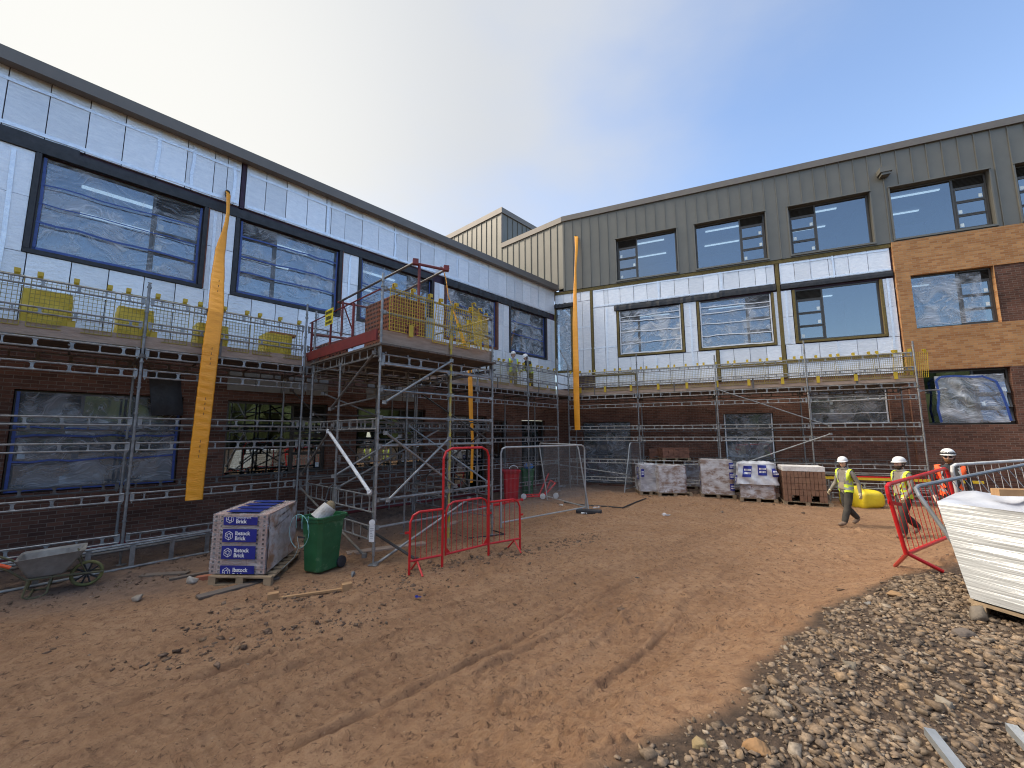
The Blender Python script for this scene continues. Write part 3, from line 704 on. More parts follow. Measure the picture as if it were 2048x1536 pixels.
for pts in ([(14.17, 2.72), (14.12, 3.2), (14.2, 3.75), (14.16, 4.2), (14.3, 4.33)], [(15.93, 2.75), (15.88, 3.2), (15.80, 3.7), (15.7, 4.1), (15.4, 4.28)], [(14.3, 4.33), (14.7, 4.34), (15.1, 4.28), (15.4, 4.28)]):
    st = strip('R', pts, .17, .07); ed.add(st.v, st.f)
ed.build('tape', m_tape_blue, wb)
window(rw, 'R', 17.41, 19.59, 2.65, 4.57, 'hi', o=-.05, seed=95)
# small camera housing on the cladding
ch = MB(); ch.fbox('R', 13.25, 13.62, .05, .40, 12.30, 12.50); ch.fbox('R', 13.30, 13.57, .08, .36, 12.20, 12.30)
tag(ch.build('wall_box', m_clad, None, loc=RP(13.4, .05, 12.2)), 'small grey metal box fixed high on the grey cladding', 'wall box')
# return wall of the top floor over the left wing, with plant room
WB = Vector((-0.737, 0.676, 0)); NB = Vector((-0.676, -0.737, 0)); PB = RP(.5, .05, 0)
def BP(s, o, z): p = PB + WB * s + NB * o; return Vector((p.x, p.y, z))
FR['B'] = (BP, WB, NB)
mb = MB()
mb.fbox('B', 0, 4.37, -.1, 0, 9.7, 13.25); mb.fbox('B', 4.37, 14, -.1, 0, 9.7, 15.45)
mb.build('metal_cladding', m_clad, rw)['label'] = 'sunlit pale side of the top floor cladding'
mb = MB(); s = .35
while s < 14:
    mb.fbox('B', s - .011, s + .011, 0, .035, 9.7, 13.24 if s < 4.37 else 15.44); s += .4435
mb.build('seam', m_clad, rw)
mb = MB(); mb.fbox('B', -.02, 4.36, -.3, .07, 13.24, 13.525); mb.fbox('B', 4.36, 14, -.3, .07, 15.45, 15.78); mb.fbox('B', 4.29, 4.36, -4.2, .07, 15.45, 15.78); mb.fbox('B', 4.355, 4.40, -.1, .03, 13.6, 15.45)
mb.build('roof_fascia', m_fascia, rw)
mb = MB(); mb.fbox('B', 4.37, 4.47, -4.2, -.1, 13.3, 15.45); mb.fbox('B', 4.37, 14, -4.2, -.3, 15.5, 15.6)
for k in range(1, 9): mb.fbox('B', 4.335, 4.37, -.1 - .4435 * k - .011, -.1 - .4435 * k + .011, 13.4, 15.44)
mb.build('plant_room', m_clad, rw)
# ------------------------------------------------------------------ ground: one sheet, churned mud with ruts, gravel mound on the right
def hash2(ix, iy, s):
    n = (ix.astype(np.int64) * 374761393 + iy.astype(np.int64) * 668265263 + s * 974634777) & 0x7fffffff
    n = ((n ^ (n >> 13)) * 1274126177) & 0x7fffffff
    return ((n ^ (n >> 16)) & 0xffff) / 65535.0
def vnoise(x, y, s=0):
    ix, iy = np.floor(x), np.floor(y); fx, fy = x - ix, y - iy
    fx = fx * fx * (3 - 2 * fx); fy = fy * fy * (3 - 2 * fy)
    a, b, c, d = hash2(ix, iy, s), hash2(ix + 1, iy, s), hash2(ix, iy + 1, s), hash2(ix + 1, iy + 1, s)
    return (a + (b - a) * fx) * (1 - fy) + (c + (d - c) * fx) * fy
def fbm(x, y, oct=4, s=0, g=0.5):
    t = 0; a = 1; k = 0
    for i in range(oct):
        t = t + a * (vnoise(x * 2 ** i, y * 2 ** i, s + i) - .5); k += a; a *= g
    return t / k * 2
def graded(lo, hi, step, far, ratio=1.16):
    n = int((hi - lo) / step); c = list(np.linspace(lo, hi, n + 1)); s = step; v = hi
    while v < far: s *= ratio; v += s; c.append(v)
    s = step; v = lo; f = []
    while v > -far: s *= ratio; v -= s; f.append(v)
    return np.array(f[::-1] + c)
gx = graded(-8.0, 8.5, 0.026, 420)
ys = [1.3]
while ys[-1] < 24: ys.append(ys[-1] + max(0.016, 0.0062 * ys[-1]))
s = .15
while ys[-1] < 420: s *= 1.2; ys.append(ys[-1] + s)
s = .05; v = 1.3; f_ = []
while v > -420: s *= 1.25; v -= s; f_.append(v)
gy = np.array(f_[::-1] + ys)
X, Y = np.meshgrid(gx, gy)
edge_px = [(1120, 1570), (1190, 1536), (1260, 1500), (1345, 1462), (1400, 1425), (1470, 1392), (1520, 1330), (1570, 1285), (1620, 1225), (1660, 1208), (1730, 1178), (1800, 1150), (1862, 1142), (1960, 1110), (2100, 1060)]
EDGE = np.array([tuple(G(*p))[:2] for p in edge_px])
def edge_dist(x, y):
    """signed distance to the edge of the gravel, positive on the gravel"""
    best = np.full(np.shape(x), 1e9); sg = np.ones(np.shape(x))
    for i in range(len(EDGE) - 1):
        p, q = EDGE[i], EDGE[i + 1]; d = q - p; L = d @ d
        t = ((x - p[0]) * d[0] + (y - p[1]) * d[1]) / L
        lo = -50 if i == 0 else 0; hi = 50 if i == len(EDGE) - 2 else 1
        t = np.clip(t, lo, hi)
        dx, dy = x - p[0] - t * d[0], y - p[1] - t * d[1]; D = np.hypot(dx, dy)
        m = D < best; best = np.where(m, D, best); sg = np.where(m, np.sign(d[1] * dx - d[0] * dy), sg)
    return best * sg
def gravel_mask(x, y):
    e = edge_dist(x, y) + .16 * fbm(x * 2.1, y * 2.1, 4, 5)
    return sstep(-.10, .14, e)
RUTS = [[(180, 1536), (420, 1420), (740, 1292), (1000, 1222), (1200, 1150)], [(640, 1536), (880, 1420), (1120, 1280), (1290, 1165), (1420, 1105)], [(820, 1536), (1010, 1440), (1200, 1320), (1330, 1190)],
        [(0, 1400), (300, 1310), (640, 1225), (900, 1190)], [(1000, 1290), (1140, 1235), (1290, 1158)], [(1180, 1420), (1330, 1290), (1500, 1120)], [(0, 1490), (330, 1385), (640, 1295), (960, 1205), (1130, 1140)], [(330, 1536), (620, 1420), (900, 1300), (1150, 1190), (1330, 1105), (1480, 1050)], [(1000, 1536), (1130, 1450), (1330, 1310), (1480, 1180)]]
RUTM = np.zeros(1)
GROOVES = [[(905, 1345), (1024, 1280), (1150, 1215), (1268, 1158)], [(960, 1345), (1040, 1300), (1150, 1252)], [(560, 1510), (760, 1415), (960, 1318)], [(100, 1450), (330, 1372), (560, 1300)], [(1180, 1390), (1290, 1300), (1380, 1215)], [(380, 1400), (560, 1345), (800, 1262)]]
def height(x, y):
    global RUTM
    near = sstep(30, 18, np.hypot(x, y - 6))
    g = gravel_mask(x, y)
    h = mound(x, y)
    churn = fbm(x * .8 + 3, y * .8, 3, 11)
    clod = fbm(x * 7, y * 7, 4, 21, .62); clod2 = np.maximum(0, fbm(x * 13, y * 13, 3, 31, .6) - .05)
    rough = .55 + .9 * sstep(-.2, .5, churn)
    clod3 = np.maximum(0, fbm(x * 4.3 + 7, y * 4.3, 4, 36, .6) - .12)
    m = .030 * churn + .030 * rough * clod + .070 * rough * clod2 + .070 * rough * clod3
    tr = np.zeros(np.shape(x))
    for k, rt in enumerate(RUTS):
        P_ = [G(*p) for p in rt]; s0 = 0
        for i in range(len(P_) - 1):
            p, q = P_[i], P_[i + 1]; d = Vector((q.x - p.x, q.y - p.y)); L = d.length; d /= L
            t = (x - p.x) * d.x + (y - p.y) * d.y; n = -(x - p.x) * d.y + (y - p.y) * d.x
            n = n + .06 * fbm(x * 1.5, y * 1.5, 2, 50 + k)
            ins = sstep(-.03, .03, t) * sstep(L + .03, L - .03, t)
            a = np.abs(n)
            prof = -.012 * sstep(.24, .16, a) + .016 * np.exp(-((a - .27) / .055) ** 2)
            tread = .009 * np.sign(np.sin(2 * np.pi * (s0 + t) / .10 + np.sign(n) * a * 14)) * sstep(.21, .17, a) * sstep(-.6, -.1, fbm(x * 1.2, y * 1.2, 2, 70 + k))
            tr += ins * (prof + tread); s0 += L
            RUTM = np.maximum(RUTM, ins * (.22 * (tread < -.001) * sstep(.22, .18, a) + .08 * sstep(.24, .2, a) + .40 * np.exp(-((a - .215) / .022) ** 2))) if np.shape(RUTM) == np.shape(x) else RUTM
    grav = .012 * fbm(x * 9, y * 9, 3, 41)
    spoil = .05 * sstep(.05, .45, fbm(x * .9 + 9, y * .9, 3, 61)) * sstep(.4, 1.0, np.exp(-((LD(x, y) - 2.6) / 1.3) ** 2) * 1.5)
    for k, rt in enumerate(GROOVES):
        P_ = [G(*p) for p in rt]
        for i in range(len(P_) - 1):
            p, q = P_[i], P_[i + 1]; d = Vector((q.x - p.x, q.y - p.y)); L = d.length; d /= L
            t = (x - p.x) * d.x + (y - p.y) * d.y; n = -(x - p.x) * d.y + (y - p.y) * d.x + .05 * fbm(x * 1.1, y * 1.1, 3, 150 + k)
            ins = sstep(-.05, .1, t) * sstep(L + .05, L - .1, t)
            tr += ins * (-.030 * np.exp(-(n / .026) ** 2) + .020 * np.exp(-((n - .055) / .03) ** 2))
            if np.shape(RUTM) == np.shape(x): RUTM = np.maximum(RUTM, ins * .95 * np.exp(-(n / .024) ** 2))
    return h + near * ((1 - g) * (m + tr * .9) + g * (grav - .012) + spoil * (1 + clod))
def LD(x, y): return (x - CN.x) * NL.x + (y - CN.y) * NL.y     # metres out from the left wing
RUTM = np.zeros(X.shape)
Zg = height(X, Y); RUTG = RUTM.copy()
GM = gravel_mask(X, Y)
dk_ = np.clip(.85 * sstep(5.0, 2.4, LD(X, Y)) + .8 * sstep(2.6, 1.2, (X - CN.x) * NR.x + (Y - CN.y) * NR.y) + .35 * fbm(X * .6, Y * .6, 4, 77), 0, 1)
ny, nx = X.shape
me = bpy.data.meshes.new('ground')
co = np.stack([X, Y, Zg], -1).reshape(-1, 3).astype(np.float32)
idx = np.arange(nx * ny).reshape(ny, nx)
fc = np.stack([idx[:-1, :-1], idx[:-1, 1:], idx[1:, 1:], idx[1:, :-1]], -1).reshape(-1, 4)
me.vertices.add(len(co)); me.vertices.foreach_set('co', co.ravel())
me.loops.add(fc.size); me.loops.foreach_set('vertex_index', fc.ravel().astype(np.int32))
me.polygons.add(len(fc)); me.polygons.foreach_set('loop_start', np.arange(0, fc.size, 4, dtype=np.int32)); me.polygons.foreach_set('loop_total', np.full(len(fc), 4, np.int32))
me.update(calc_edges=True)
me.polygons.foreach_set('use_smooth', np.ones(len(fc), bool))
for nm, arr in (('gravel', GM), ('dirt', dk_), ('rut_shade', np.clip(RUTG * (.75 + .9 * fbm(X * 1.3, Y * 1.3, 3, 88)), 0, 1))):  # last mask darkens ruts and grooves in place of relief shading
    at = me.attributes.new(nm, 'FLOAT', 'POINT'); at.data.foreach_set('value', arr.ravel().astype(np.float32))
def ground_mat():
    m, t, b = principled('mud')
    tc = N(t, 'ShaderNodeTexCoord')
    def noise(sc, det=8, ro=.65, dist=0):
        n = N(t, 'ShaderNodeTexNoise'); n.inputs['Scale'].default_value = sc; n.inputs['Detail'].default_value = det; n.inputs['Roughness'].default_value = ro; n.inputs['Distortion'].default_value = dist
        t.links.new(tc.outputs['Object'], n.inputs['Vector']); return n.outputs['Fac']
    def rng_(v, a, b_, c=0, d=1):
        r = N(t, 'ShaderNodeMapRange'); r.inputs['From Min'].default_value = a; r.inputs['From Max'].default_value = b_; r.inputs['To Min'].default_value = c; r.inputs['To Max'].default_value = d
        t.links.new(v, r.inputs['Value']); return r.outputs[0]
    def mix(f, a, b_):
        x = N(t, 'ShaderNodeMix', data_type='RGBA')
        for s_, v in ((6, a), (7, b_)):
            if isinstance(v, tuple): x.inputs[s_].default_value = rgba(v)
            else: t.links.new(v, x.inputs[s_])
        if isinstance(f, float): x.inputs[0].default_value = f
        else: t.links.new(f, x.inputs[0])
        return x.outputs[2]
    mud = mix(rng_(noise(1.1), .3, .7), (0.320, 0.175, 0.090), (0.435, 0.262, 0.148))
    mud = mix(rng_(noise(7.0, 10, .78), .46, .66), mud, (0.235, 0.120, 0.064))
    mud = mix(rng_(noise(15, 9, .72, .8), .55, .63), mud, (0.115, 0.058, 0.033))
    mud = mix(rng_(noise(34, 3, .6), .70, .74), mud, (0.52, 0.37, 0.25))
    ad_ = N(t, 'ShaderNodeAttribute'); ad_.attribute_name = 'rut_shade'
    mud = mix(ad_.outputs['Fac'], mud, (0.175, 0.088, 0.046))  # shade of the ruts painted into the mud colour
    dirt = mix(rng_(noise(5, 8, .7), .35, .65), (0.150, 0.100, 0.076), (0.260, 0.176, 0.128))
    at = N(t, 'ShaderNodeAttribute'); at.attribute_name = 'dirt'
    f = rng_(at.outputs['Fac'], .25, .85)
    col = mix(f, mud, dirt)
    ag = N(t, 'ShaderNodeAttribute'); ag.attribute_name = 'gravel'
    gr = mix(rng_(noise(14, 6, .7), .4, .6), (0.060, 0.041, 0.029), (0.125, 0.083, 0.056))
    col = mix(ag.outputs['Fac'], col, gr)
    t.links.new(col, b.inputs['Base Color'])
    t.links.new(rng_(noise(2.5), .35, .65, .62, .95), b.inputs['Roughness']); b.inputs['Specular IOR Level'].default_value = 0.35
    n1, n2 = noise(38, 6, .7, .6), noise(130, 4, .6)
    ma = N(t, 'ShaderNodeMath', operation='MULTIPLY_ADD'); ma.inputs[1].default_value = .35; t.links.new(n2, ma.inputs[0]); t.links.new(n1, ma.inputs[2])
    bp = N(t, 'ShaderNodeBump'); bp.inputs['Strength'].default_value = 1.0; bp.inputs['Distance'].default_value = 0.04
    t.links.new(ma.outputs[0], bp.inputs['Height']); t.links.new(bp.outputs[0], b.inputs['Normal'])
    return m
me.materials.append(ground_mat())
ground = bpy.data.objects.new('ground', me); COL.objects.link(ground); ground['kind'] = 'structure'
def hz(x, y): return float(height(np.array([x]), np.array([y]))[0])

# ------------------------------------------------------------------ gravel: thousands of broken stones
def ico_dirs():
    p = (1 + 5 ** .5) / 2
    v = [(-1, p, 0), (1, p, 0), (-1, -p, 0), (1, -p, 0), (0, -1, p), (0, 1, p), (0, -1, -p), (0, 1, -p), (p, 0, -1), (p, 0, 1), (-p, 0, -1), (-p, 0, 1)]
    f = [(0, 11, 5), (0, 5, 1), (0, 1, 7), (0, 7, 10), (0, 10, 11), (1, 5, 9), (5, 11, 4), (11, 10, 2), (10, 7, 6), (7, 1, 8), (3, 9, 4), (3, 4, 2), (3, 2, 6), (3, 6, 8), (3, 8, 9), (4, 9, 5), (2, 4, 11), (6, 2, 10), (8, 6, 7), (9, 8, 1)]
    v = np.array(v); return v / np.linalg.norm(v, axis=1)[:, None], np.array(f)
IV, IF = ico_dirs()
CV = np.array([(x, y, z) for z in (-.62, .62) for y in (-.62, .62) for x in (-.62, .62)]); CF = np.array([(0, 2, 3), (0, 3, 1), (4, 5, 7), (4, 7, 6), (0, 1, 5), (0, 5, 4), (1, 3, 7), (1, 7, 5), (3, 2, 6), (3, 6, 7), (2, 0, 4), (2, 4, 6)])
RS = np.random.RandomState(4)
def stones(name, xy, size, flat=0.55, sink=0.25, block=False, tone=None):
    IV, IF = (CV, CF) if block else (globals()['IV'], globals()['IF'])
    n = len(xy); k = len(IV)
    rad = (1 + RS.uniform(-.52, .40, (n, k)))[:, :, None] + (RS.uniform(-.25, .25, (n, k, 3)) if block else 0)
    P_ = IV[None] * rad * np.stack([RS.uniform(.75, 1.4, n), RS.uniform(.6, 1.0, n), RS.uniform(flat * .6, flat * 1.3, n)], -1)[:, None, :] * size[:, None, None] * .5
    az = RS.uniform(0, 6.283, n); tl = RS.normal(0, .25, n)
    c, s_ = np.cos(tl)[:, None], np.sin(tl)[:, None]
    x, y, z = P_[..., 0], P_[..., 1], P_[..., 2]
    y, z = y * c - z * s_, y * s_ + z * c
    c, s_ = np.cos(az)[:, None], np.sin(az)[:, None]
    x, y = x * c - y * s_, x * s_ + y * c
    zz = height(xy[:, 0], xy[:, 1]) + size * flat * (.5 - sink) * .6
    co = np.stack([x + xy[:, :1], y + xy[:, 1:], z + zz[:, None]], -1).reshape(-1, 3)
    fa = (IF[None] + (np.arange(n) * k)[:, None, None]).reshape(-1, 3)
    me = bpy.data.meshes.new(name)
    me.vertices.add(len(co)); me.vertices.foreach_set('co', co.astype(np.float32).ravel())
    me.loops.add(fa.size); me.loops.foreach_set('vertex_index', fa.ravel().astype(np.int32))
    me.polygons.add(len(fa)); me.polygons.foreach_set('loop_start', np.arange(0, fa.size, 3, dtype=np.int32)); me.polygons.foreach_set('loop_total', np.full(len(fa), 3, np.int32))
    me.update(calc_edges=True)
    pal = np.array([(.150, .108, .074), (.105, .076, .055), (.205, .152, .105), (.165, .112, .070), (.230, .150, .082), (.080, .062, .050), (.27, .225, .175), (.17, .117, .075), (.13, .098, .072)])
    if tone is None: pal = pal * .55 + np.array([.150, .112, .080]) * .45
    else: pal = pal * .35 + np.array(tone) * .65
    ci = 1.28 * pal[RS.choice(len(pal), n, p=[.2, .16, .13, .13, .05, .12, .06, .07, .08])] * RS.uniform(.75, 1.25, n)[:, None]
    a = me.attributes.new('stone', 'FLOAT_COLOR', 'POINT')
    cc = np.concatenate([np.repeat(ci, k, 0), np.ones((n * k, 1))], 1); a.data.foreach_set('color', cc.astype(np.float32).ravel())
    o = bpy.data.objects.new(name, me); COL.objects.link(o)
    return o
def stone_mat():
    m, t, b = principled('broken_stone')
    a = N(t, 'ShaderNodeAttribute'); a.attribute_name = 'stone'
    tc = N(t, 'ShaderNodeTexCoord'); n = N(t, 'ShaderNodeTexNoise'); n.inputs['Scale'].default_value = 45; n.inputs['Detail'].default_value = 6; t.links.new(tc.outputs['Object'], n.inputs['Vector'])
    mr = N(t, 'ShaderNodeMapRange'); mr.inputs['From Min'].default_value = .3; mr.inputs['From Max'].default_value = .7; mr.inputs['To Min'].default_value = .65; mr.inputs['To Max'].default_value = 1.3; t.links.new(n.outputs['Fac'], mr.inputs['Value'])
    hv = N(t, 'ShaderNodeHueSaturation'); t.links.new(a.outputs['Color'], hv.inputs['Color']); t.links.new(mr.outputs[0], hv.inputs['Value']); t.links.new(hv.outputs[0], b.inputs['Base Color'])
    b.inputs['Roughness'].default_value = .9; b.inputs['Specular IOR Level'].default_value = .2
    bp = N(t, 'ShaderNodeBump'); bp.inputs['Strength'].default_value = .5; bp.inputs['Distance'].default_value = .01; t.links.new(n.outputs['Fac'], bp.inputs['Height']); t.links.new(bp.outputs[0], b.inputs['Normal'])
    return m
m_stone = stone_mat()
c = RS.uniform((-.6, 1.2), (9.5, 9.5), (120000, 2))
e = edge_dist(c[:, 0], c[:, 1]) + .16 * fbm(c[:, 0] * 2.1, c[:, 1] * 2.1, 4, 5)
dist = np.hypot(c[:, 0], c[:, 1])
patch = .55 + .7 * sstep(-.25, .3, fbm(c[:, 0] * 1.1, c[:, 1] * 1.1, 3, 91))
keep = (RS.uniform(0, 1, len(c)) < np.clip(sstep(-.05, .35, e) * patch, 0, 1) * .9) & (dist < 8.5)
xy = c[keep]; sz = np.clip(RS.lognormal(math.log(.036), .46, len(xy)), .016, .13)
far = dist[keep]; sel = (far < 5.0) | (sz > .033); xy, sz = xy[sel], sz[sel]
hb_ = len(xy) * 3 // 5
st1 = stones('loose_gravel', xy[:hb_], sz[:hb_], .6, .25, True); st1b = stones('loose_gravel', xy[hb_:], sz[hb_:])
# stony strips along the scaffold and by the gate
c = RS.uniform((-10, 4.5), (9, 20), (60000, 2))
strip_px = [((40, 1215), (330, 1150)), ((330, 1330), (720, 1230)), ((590, 1180), (830, 1170)), ((1000, 1110), (1180, 1075)), ((430, 1250), (600, 1200)), ((780, 1150), (1010, 1110)), ((400, 1110), (640, 1090))]
dm = np.full(len(c), 9.0)
for p, q in strip_px:
    p, q = np.array(tuple(G(*p))[:2]), np.array(tuple(G(*q))[:2]); d = q - p
    t_ = np.clip(((c - p) @ d) / (d @ d), 0, 1); dm = np.minimum(dm, np.linalg.norm(c - p - t_[:, None] * d, axis=1))
keep = (RS.uniform(0, 1, len(c)) < np.exp(-(dm / .32) ** 2) * .85 + .012 + .05 * sstep(3.4, 1.5, LD(c[:, 0], c[:, 1]))) & (LD(c[:, 0], c[:, 1]) > .1)
xy = c[keep]; sz = np.clip(RS.lognormal(math.log(.036), .45, len(xy)), .018, .13)
st2 = stones('scattered_rubble', xy, sz, .6, .38, True, (.115, .072, .050))
for o, lb in ((st1, 'bed of broken brown and grey stone covering the mound in the right foreground'), (st1b, 'bed of broken brown and grey stone covering the mound in the right foreground'), (st2, 'loose dark rubble strewn over the mud along the scaffold')):
    o.data.materials.append(m_stone); tag(o, lb, 'gravel' if o is not st2 else 'rubble', 'gravel of the right mound' if o is not st2 else None, kind='stuff')
def rock(px, py, size, col, label, flat=.7):
    p = G(px, py); o = stones('rock', np.array([[p.x, p.y]]), np.array([size]), flat, .2)
    me = o.data
    bmx = __import__('bmesh'); bm = bmx.new(); bm.from_mesh(me); bmx.ops.subdivide_edges(bm, edges=bm.edges[:], cuts=2, use_grid_fill=True)
    r = random.Random(px)
    for v in bm.verts: v.co += Vector((r.uniform(-1, 1), r.uniform(-1, 1), r.uniform(-1, 1))) * size * .022
    for v in bm.verts: v.co -= p
    bm.to_mesh(me); bm.free(); o.location = p
    me.materials.append(M('rock_' + str(px), tuple(k * .8 for k in col), col, scale=9, rough=.85, bump=.5, bscale=30))
    tag(o, label, 'rock', 'larger stones lying loose on the ground')
rock(1514, 1500, .13, (.34, .19, .085), 'orange brown rock standing out at the near edge of the gravel')
rock(1398, 1490, .10, (.30, .22, .11), 'ochre stone on the gravel edge left of the orange brown rock')
rock(1792, 1190, .20, (.33, .20, .10), 'orange stone at the top of the gravel below the red barrier feet')
rock(1957, 1238, .24, (.17, .14, .11), 'grey brown boulder beside the white wrapped pallet')
rock(1735, 1208, .10, (.20, .19, .18), 'grey rounded stone at the top of the gravel')
rock(1930, 1268, .17, (.15, .12, .10), 'dull brown stone just below the grey brown boulder')
rock(383, 1166, .20, (.42, .38, .33), 'pale flat stone left of the blue labelled brick pallet')
rock(275, 1200, .17, (.30, .25, .20), 'pale slab of rubble below the wheelbarrow wheel')
rock(705, 1152, .13, (.24, .24, .24), 'grey stone beside the wheel of the green bin')
rock(1700, 1330, .12, (.21, .17, .12), 'tan stone half way up the gravel')
rock(1885, 1405, .13, (.27, .23, .18), 'pale stone near the galvanised channels')
# ------------------------------------------------------------------ scaffolding
def post_mesh(h, name, seed=0):
    mb = MB(); mb.tube((0, 0, 0), (0, 0, h), .0245, 8)
    z = .12
    while z < h - .05:
        mb.tube((0, 0, z), (0, 0, z + .035), .036, 8); mb.tube((0, 0, z + .10), (0, 0, z + .115), .031, 8); z += .5
    mb.tube((0, 0, -.14), (0, 0, 0), .017, 8); mb.box((-.075, -.075, -.15), (.15, 0, 0), (0, .15, 0), (0, 0, .012))
    return mb
def mesh_of(mb, name, mat):
    me = bpy.data.meshes.new(name); me.from_pydata([tuple(p) for p in mb.v], [], mb.f); me.materials.append(mat); me.update(); return me
def put(me, name, parent, pos, rz=0.0):
    o = bpy.data.objects.new(name, me); COL.objects.link(o); o.parent = parent
    o.location = Vector(pos) - ORG[parent]; o.rotation_euler = (0, 0, rz); ORG[o] = ORG[parent]
    return o
POSTS = {}
def post(parent, pos, h, mat=None):
    key = (round(h, 1), mat.name if mat else '')
    if key not in POSTS: POSTS[key] = mesh_of(post_mesh(key[0], 's'), 'standard', mat or m_galv)
    return put(POSTS[key], 'standard', parent, pos)
def lattice_mb(L, dep=.135, wide=True, seed=0):
    """two chords with waisted spacers, along +x from 0 to L, top chord at z=0"""
    r = random.Random(seed); mb = MB(); e = .05
    mb.tube((e, 0, 0), (L - e, 0, 0), .017, 6); mb.tube((e, 0, -dep), (L - e, 0, -dep), .017, 6)
    n = max(3, int(round(L / .36)))
    for i in range(n):
        x = e + (L - 2 * e) * (i + .35 + .3 * r.random()) / n; wd = .045 if i % 3 else .024
        poly = [(x - wd, -.004, -.010), (x + wd, -.004, -.010), (x + wd * .45, -.004, -dep * .3), (x + wd * .45, -.004, -dep * .7), (x + wd, -.004, -dep + .010), (x - wd, -.004, -dep + .010), (x - wd * .45, -.004, -dep * .7), (x - wd * .45, -.004, -dep * .3)]
        mb.prism(poly, (0, .008, 0))
    for x in (e - .01, L - e - .05):
        mb.prism([(x, -.006, .03), (x + .06, -.006, .02), (x + .06, -.006, -dep + .02), (x + .03, -.006, -dep - .05), (x, -.006, -dep + .01)], (0, .012, 0))
    return mb
LATT = {}
def lattice(parent, p0, p1, dep=.135, mat=None, name='lattice_beam'):
    p0, p1 = Vector(p0), Vector(p1); d = p1 - p0; L = round(d.length, 2); k = (L, dep, random.randrange(2), mat.name if mat else '')
    if k not in LATT: LATT[k] = mesh_of(lattice_mb(L, dep, True, int(L * 100) + k[2]), 'lattice_beam', mat or m_galv)
    return put(LATT[k], name, parent, p0, math.atan2(d.y, d.x))
def tube(parent, p0, p1, r=.0242, mat=None, name='tube'):
    mb = MB(); mb.tube(p0, p1, r, 8); p0, p1 = Vector(p0), Vector(p1); d = (p1 - p0).normalized()
    for q in (p0 + d * .05, p1 - d * .05): mb.cbox(q, .075, .075, .075)
    return mb.build(name, mat or m_galv, parent)
LOW = (3.62, 2.69, 2.22, 1.28)
def run(fr, posts, label, zmax=5.35, xtra=()):
    P, U, NN = FR[fr]
    root = thing('scaffold', label, 'scaffold', P((posts[0] + posts[-1]) / 2, 1.0, 0))
    OO, OI = (1.64, .35) if fr == 'L' else (1.60, .35)
    for i, a in enumerate(posts):
        p = P(a, OO, 0); p.z = gz(p.x, p.y) + .15; post(root, p, zmax + (.35 if i % 2 else .05) - p.z + .0)
        p = P(a, OI, .15); post(root, p, 3.85)
        tube(root, P(a, OI - .12, 3.90), P(a, OO + .06, 3.90), .022, m_galv_d, 'transom')
        tube(root, P(a, OI, 2.25), P(a, OO, 2.25), .02, m_galv_d, 'transom')
    for i in range(len(posts) - 1):
        a0, a1 = posts[i], posts[i + 1]
        for z in LOW: lattice(root, P(a0, OO, z), P(a1, OO, z))
        lattice(root, P(a0, OO, 4.03), P(a1, OO, 4.03), .15)
        lattice(root, P(a0, OO, 5.055), P(a1, OO, 5.055), .12); lattice(root, P(a0, OO, 4.56), P(a1, OO, 4.56), .10)
        lattice(root, P(a0, OO, .54), P(a1, OO, .54), .13)
        for z in (3.95, 2.60, 1.38): lattice(root, P(a0, OI, z), P(a1, OI, z), .13, m_galv_d)
        mb = MB(); mb.fbox(fr, min(a0, a1) + .03, max(a0, a1) - .02, OO - .09, OO - .052, 4.075, 4.305 + random.uniform(-.008, .008))
        mb.build('toe_board', m_board, root)
        mb = MB()
        for j in range(5):
            o0 = OI - .02 + j * .252; mb.fbox(fr, min(a0, a1) + .004, max(a0, a1) - .004, o0, o0 + .24, 4.03, 4.068)
        mb.build('deck_boards', m_boardd, root)
        for f in (.33, .68):
            am = a0 + (a1 - a0) * f; mb = MB(); mb.tube(P(am, OI, 3.97), P(am, OO, 3.97), .021, 6)
            mb.build('transom', m_galv_d, root)
        am = a0 + (a1 - a0) * random.uniform(.3, .6); mb = MB(); mb.fbox(fr, am, am + .05, OO - .05, OO - .032, 4.03, 4.46); mb.build('board_clip', m_galv_d, root)
    return root
POST_L = [21.65, 18.6, 15.55, 12.55, 9.30, 6.75, 4.04, 2.10]
POST_R = [1.07, 4.08, 7.06, 10.04, 13.10]
sl_ = run('L', POST_L, 'long scaffold run against the silver boarded left wing, with boarded lift and lattice rails')
sr_ = run('R', POST_R, 'scaffold run across the front of the right wing behind the brick pallets', 5.45)
# corner infill
tube(sl_, LP(2.1, 1.64, 4.95), RP(1.07, 1.6, 4.95)); tube(sl_, LP(2.1, 1.64, 4.55), RP(1.07, 1.6, 4.55))
mb = MB(); pA, pB = LP(2.1, 1.58, 4.08), RP(1.07, 1.54, 4.08); mb.box(pA, pB - pA, (pB - pA).orthogonal().normalized() * 0 + Vector((0.02, -.03, 0)), (0, 0, .22)); mb.build('toe_board', m_board, sl_)
mb = MB(); mb.prism([LP(2.1, .33, 4.03), LP(2.1, 1.6, 4.03), RP(1.07, 1.55, 4.03), RP(1.07, .33, 4.03), LP(.3, .3, 4.03)], (0, 0, .035)); mb.build('deck_boards', m_boardd, sl_)
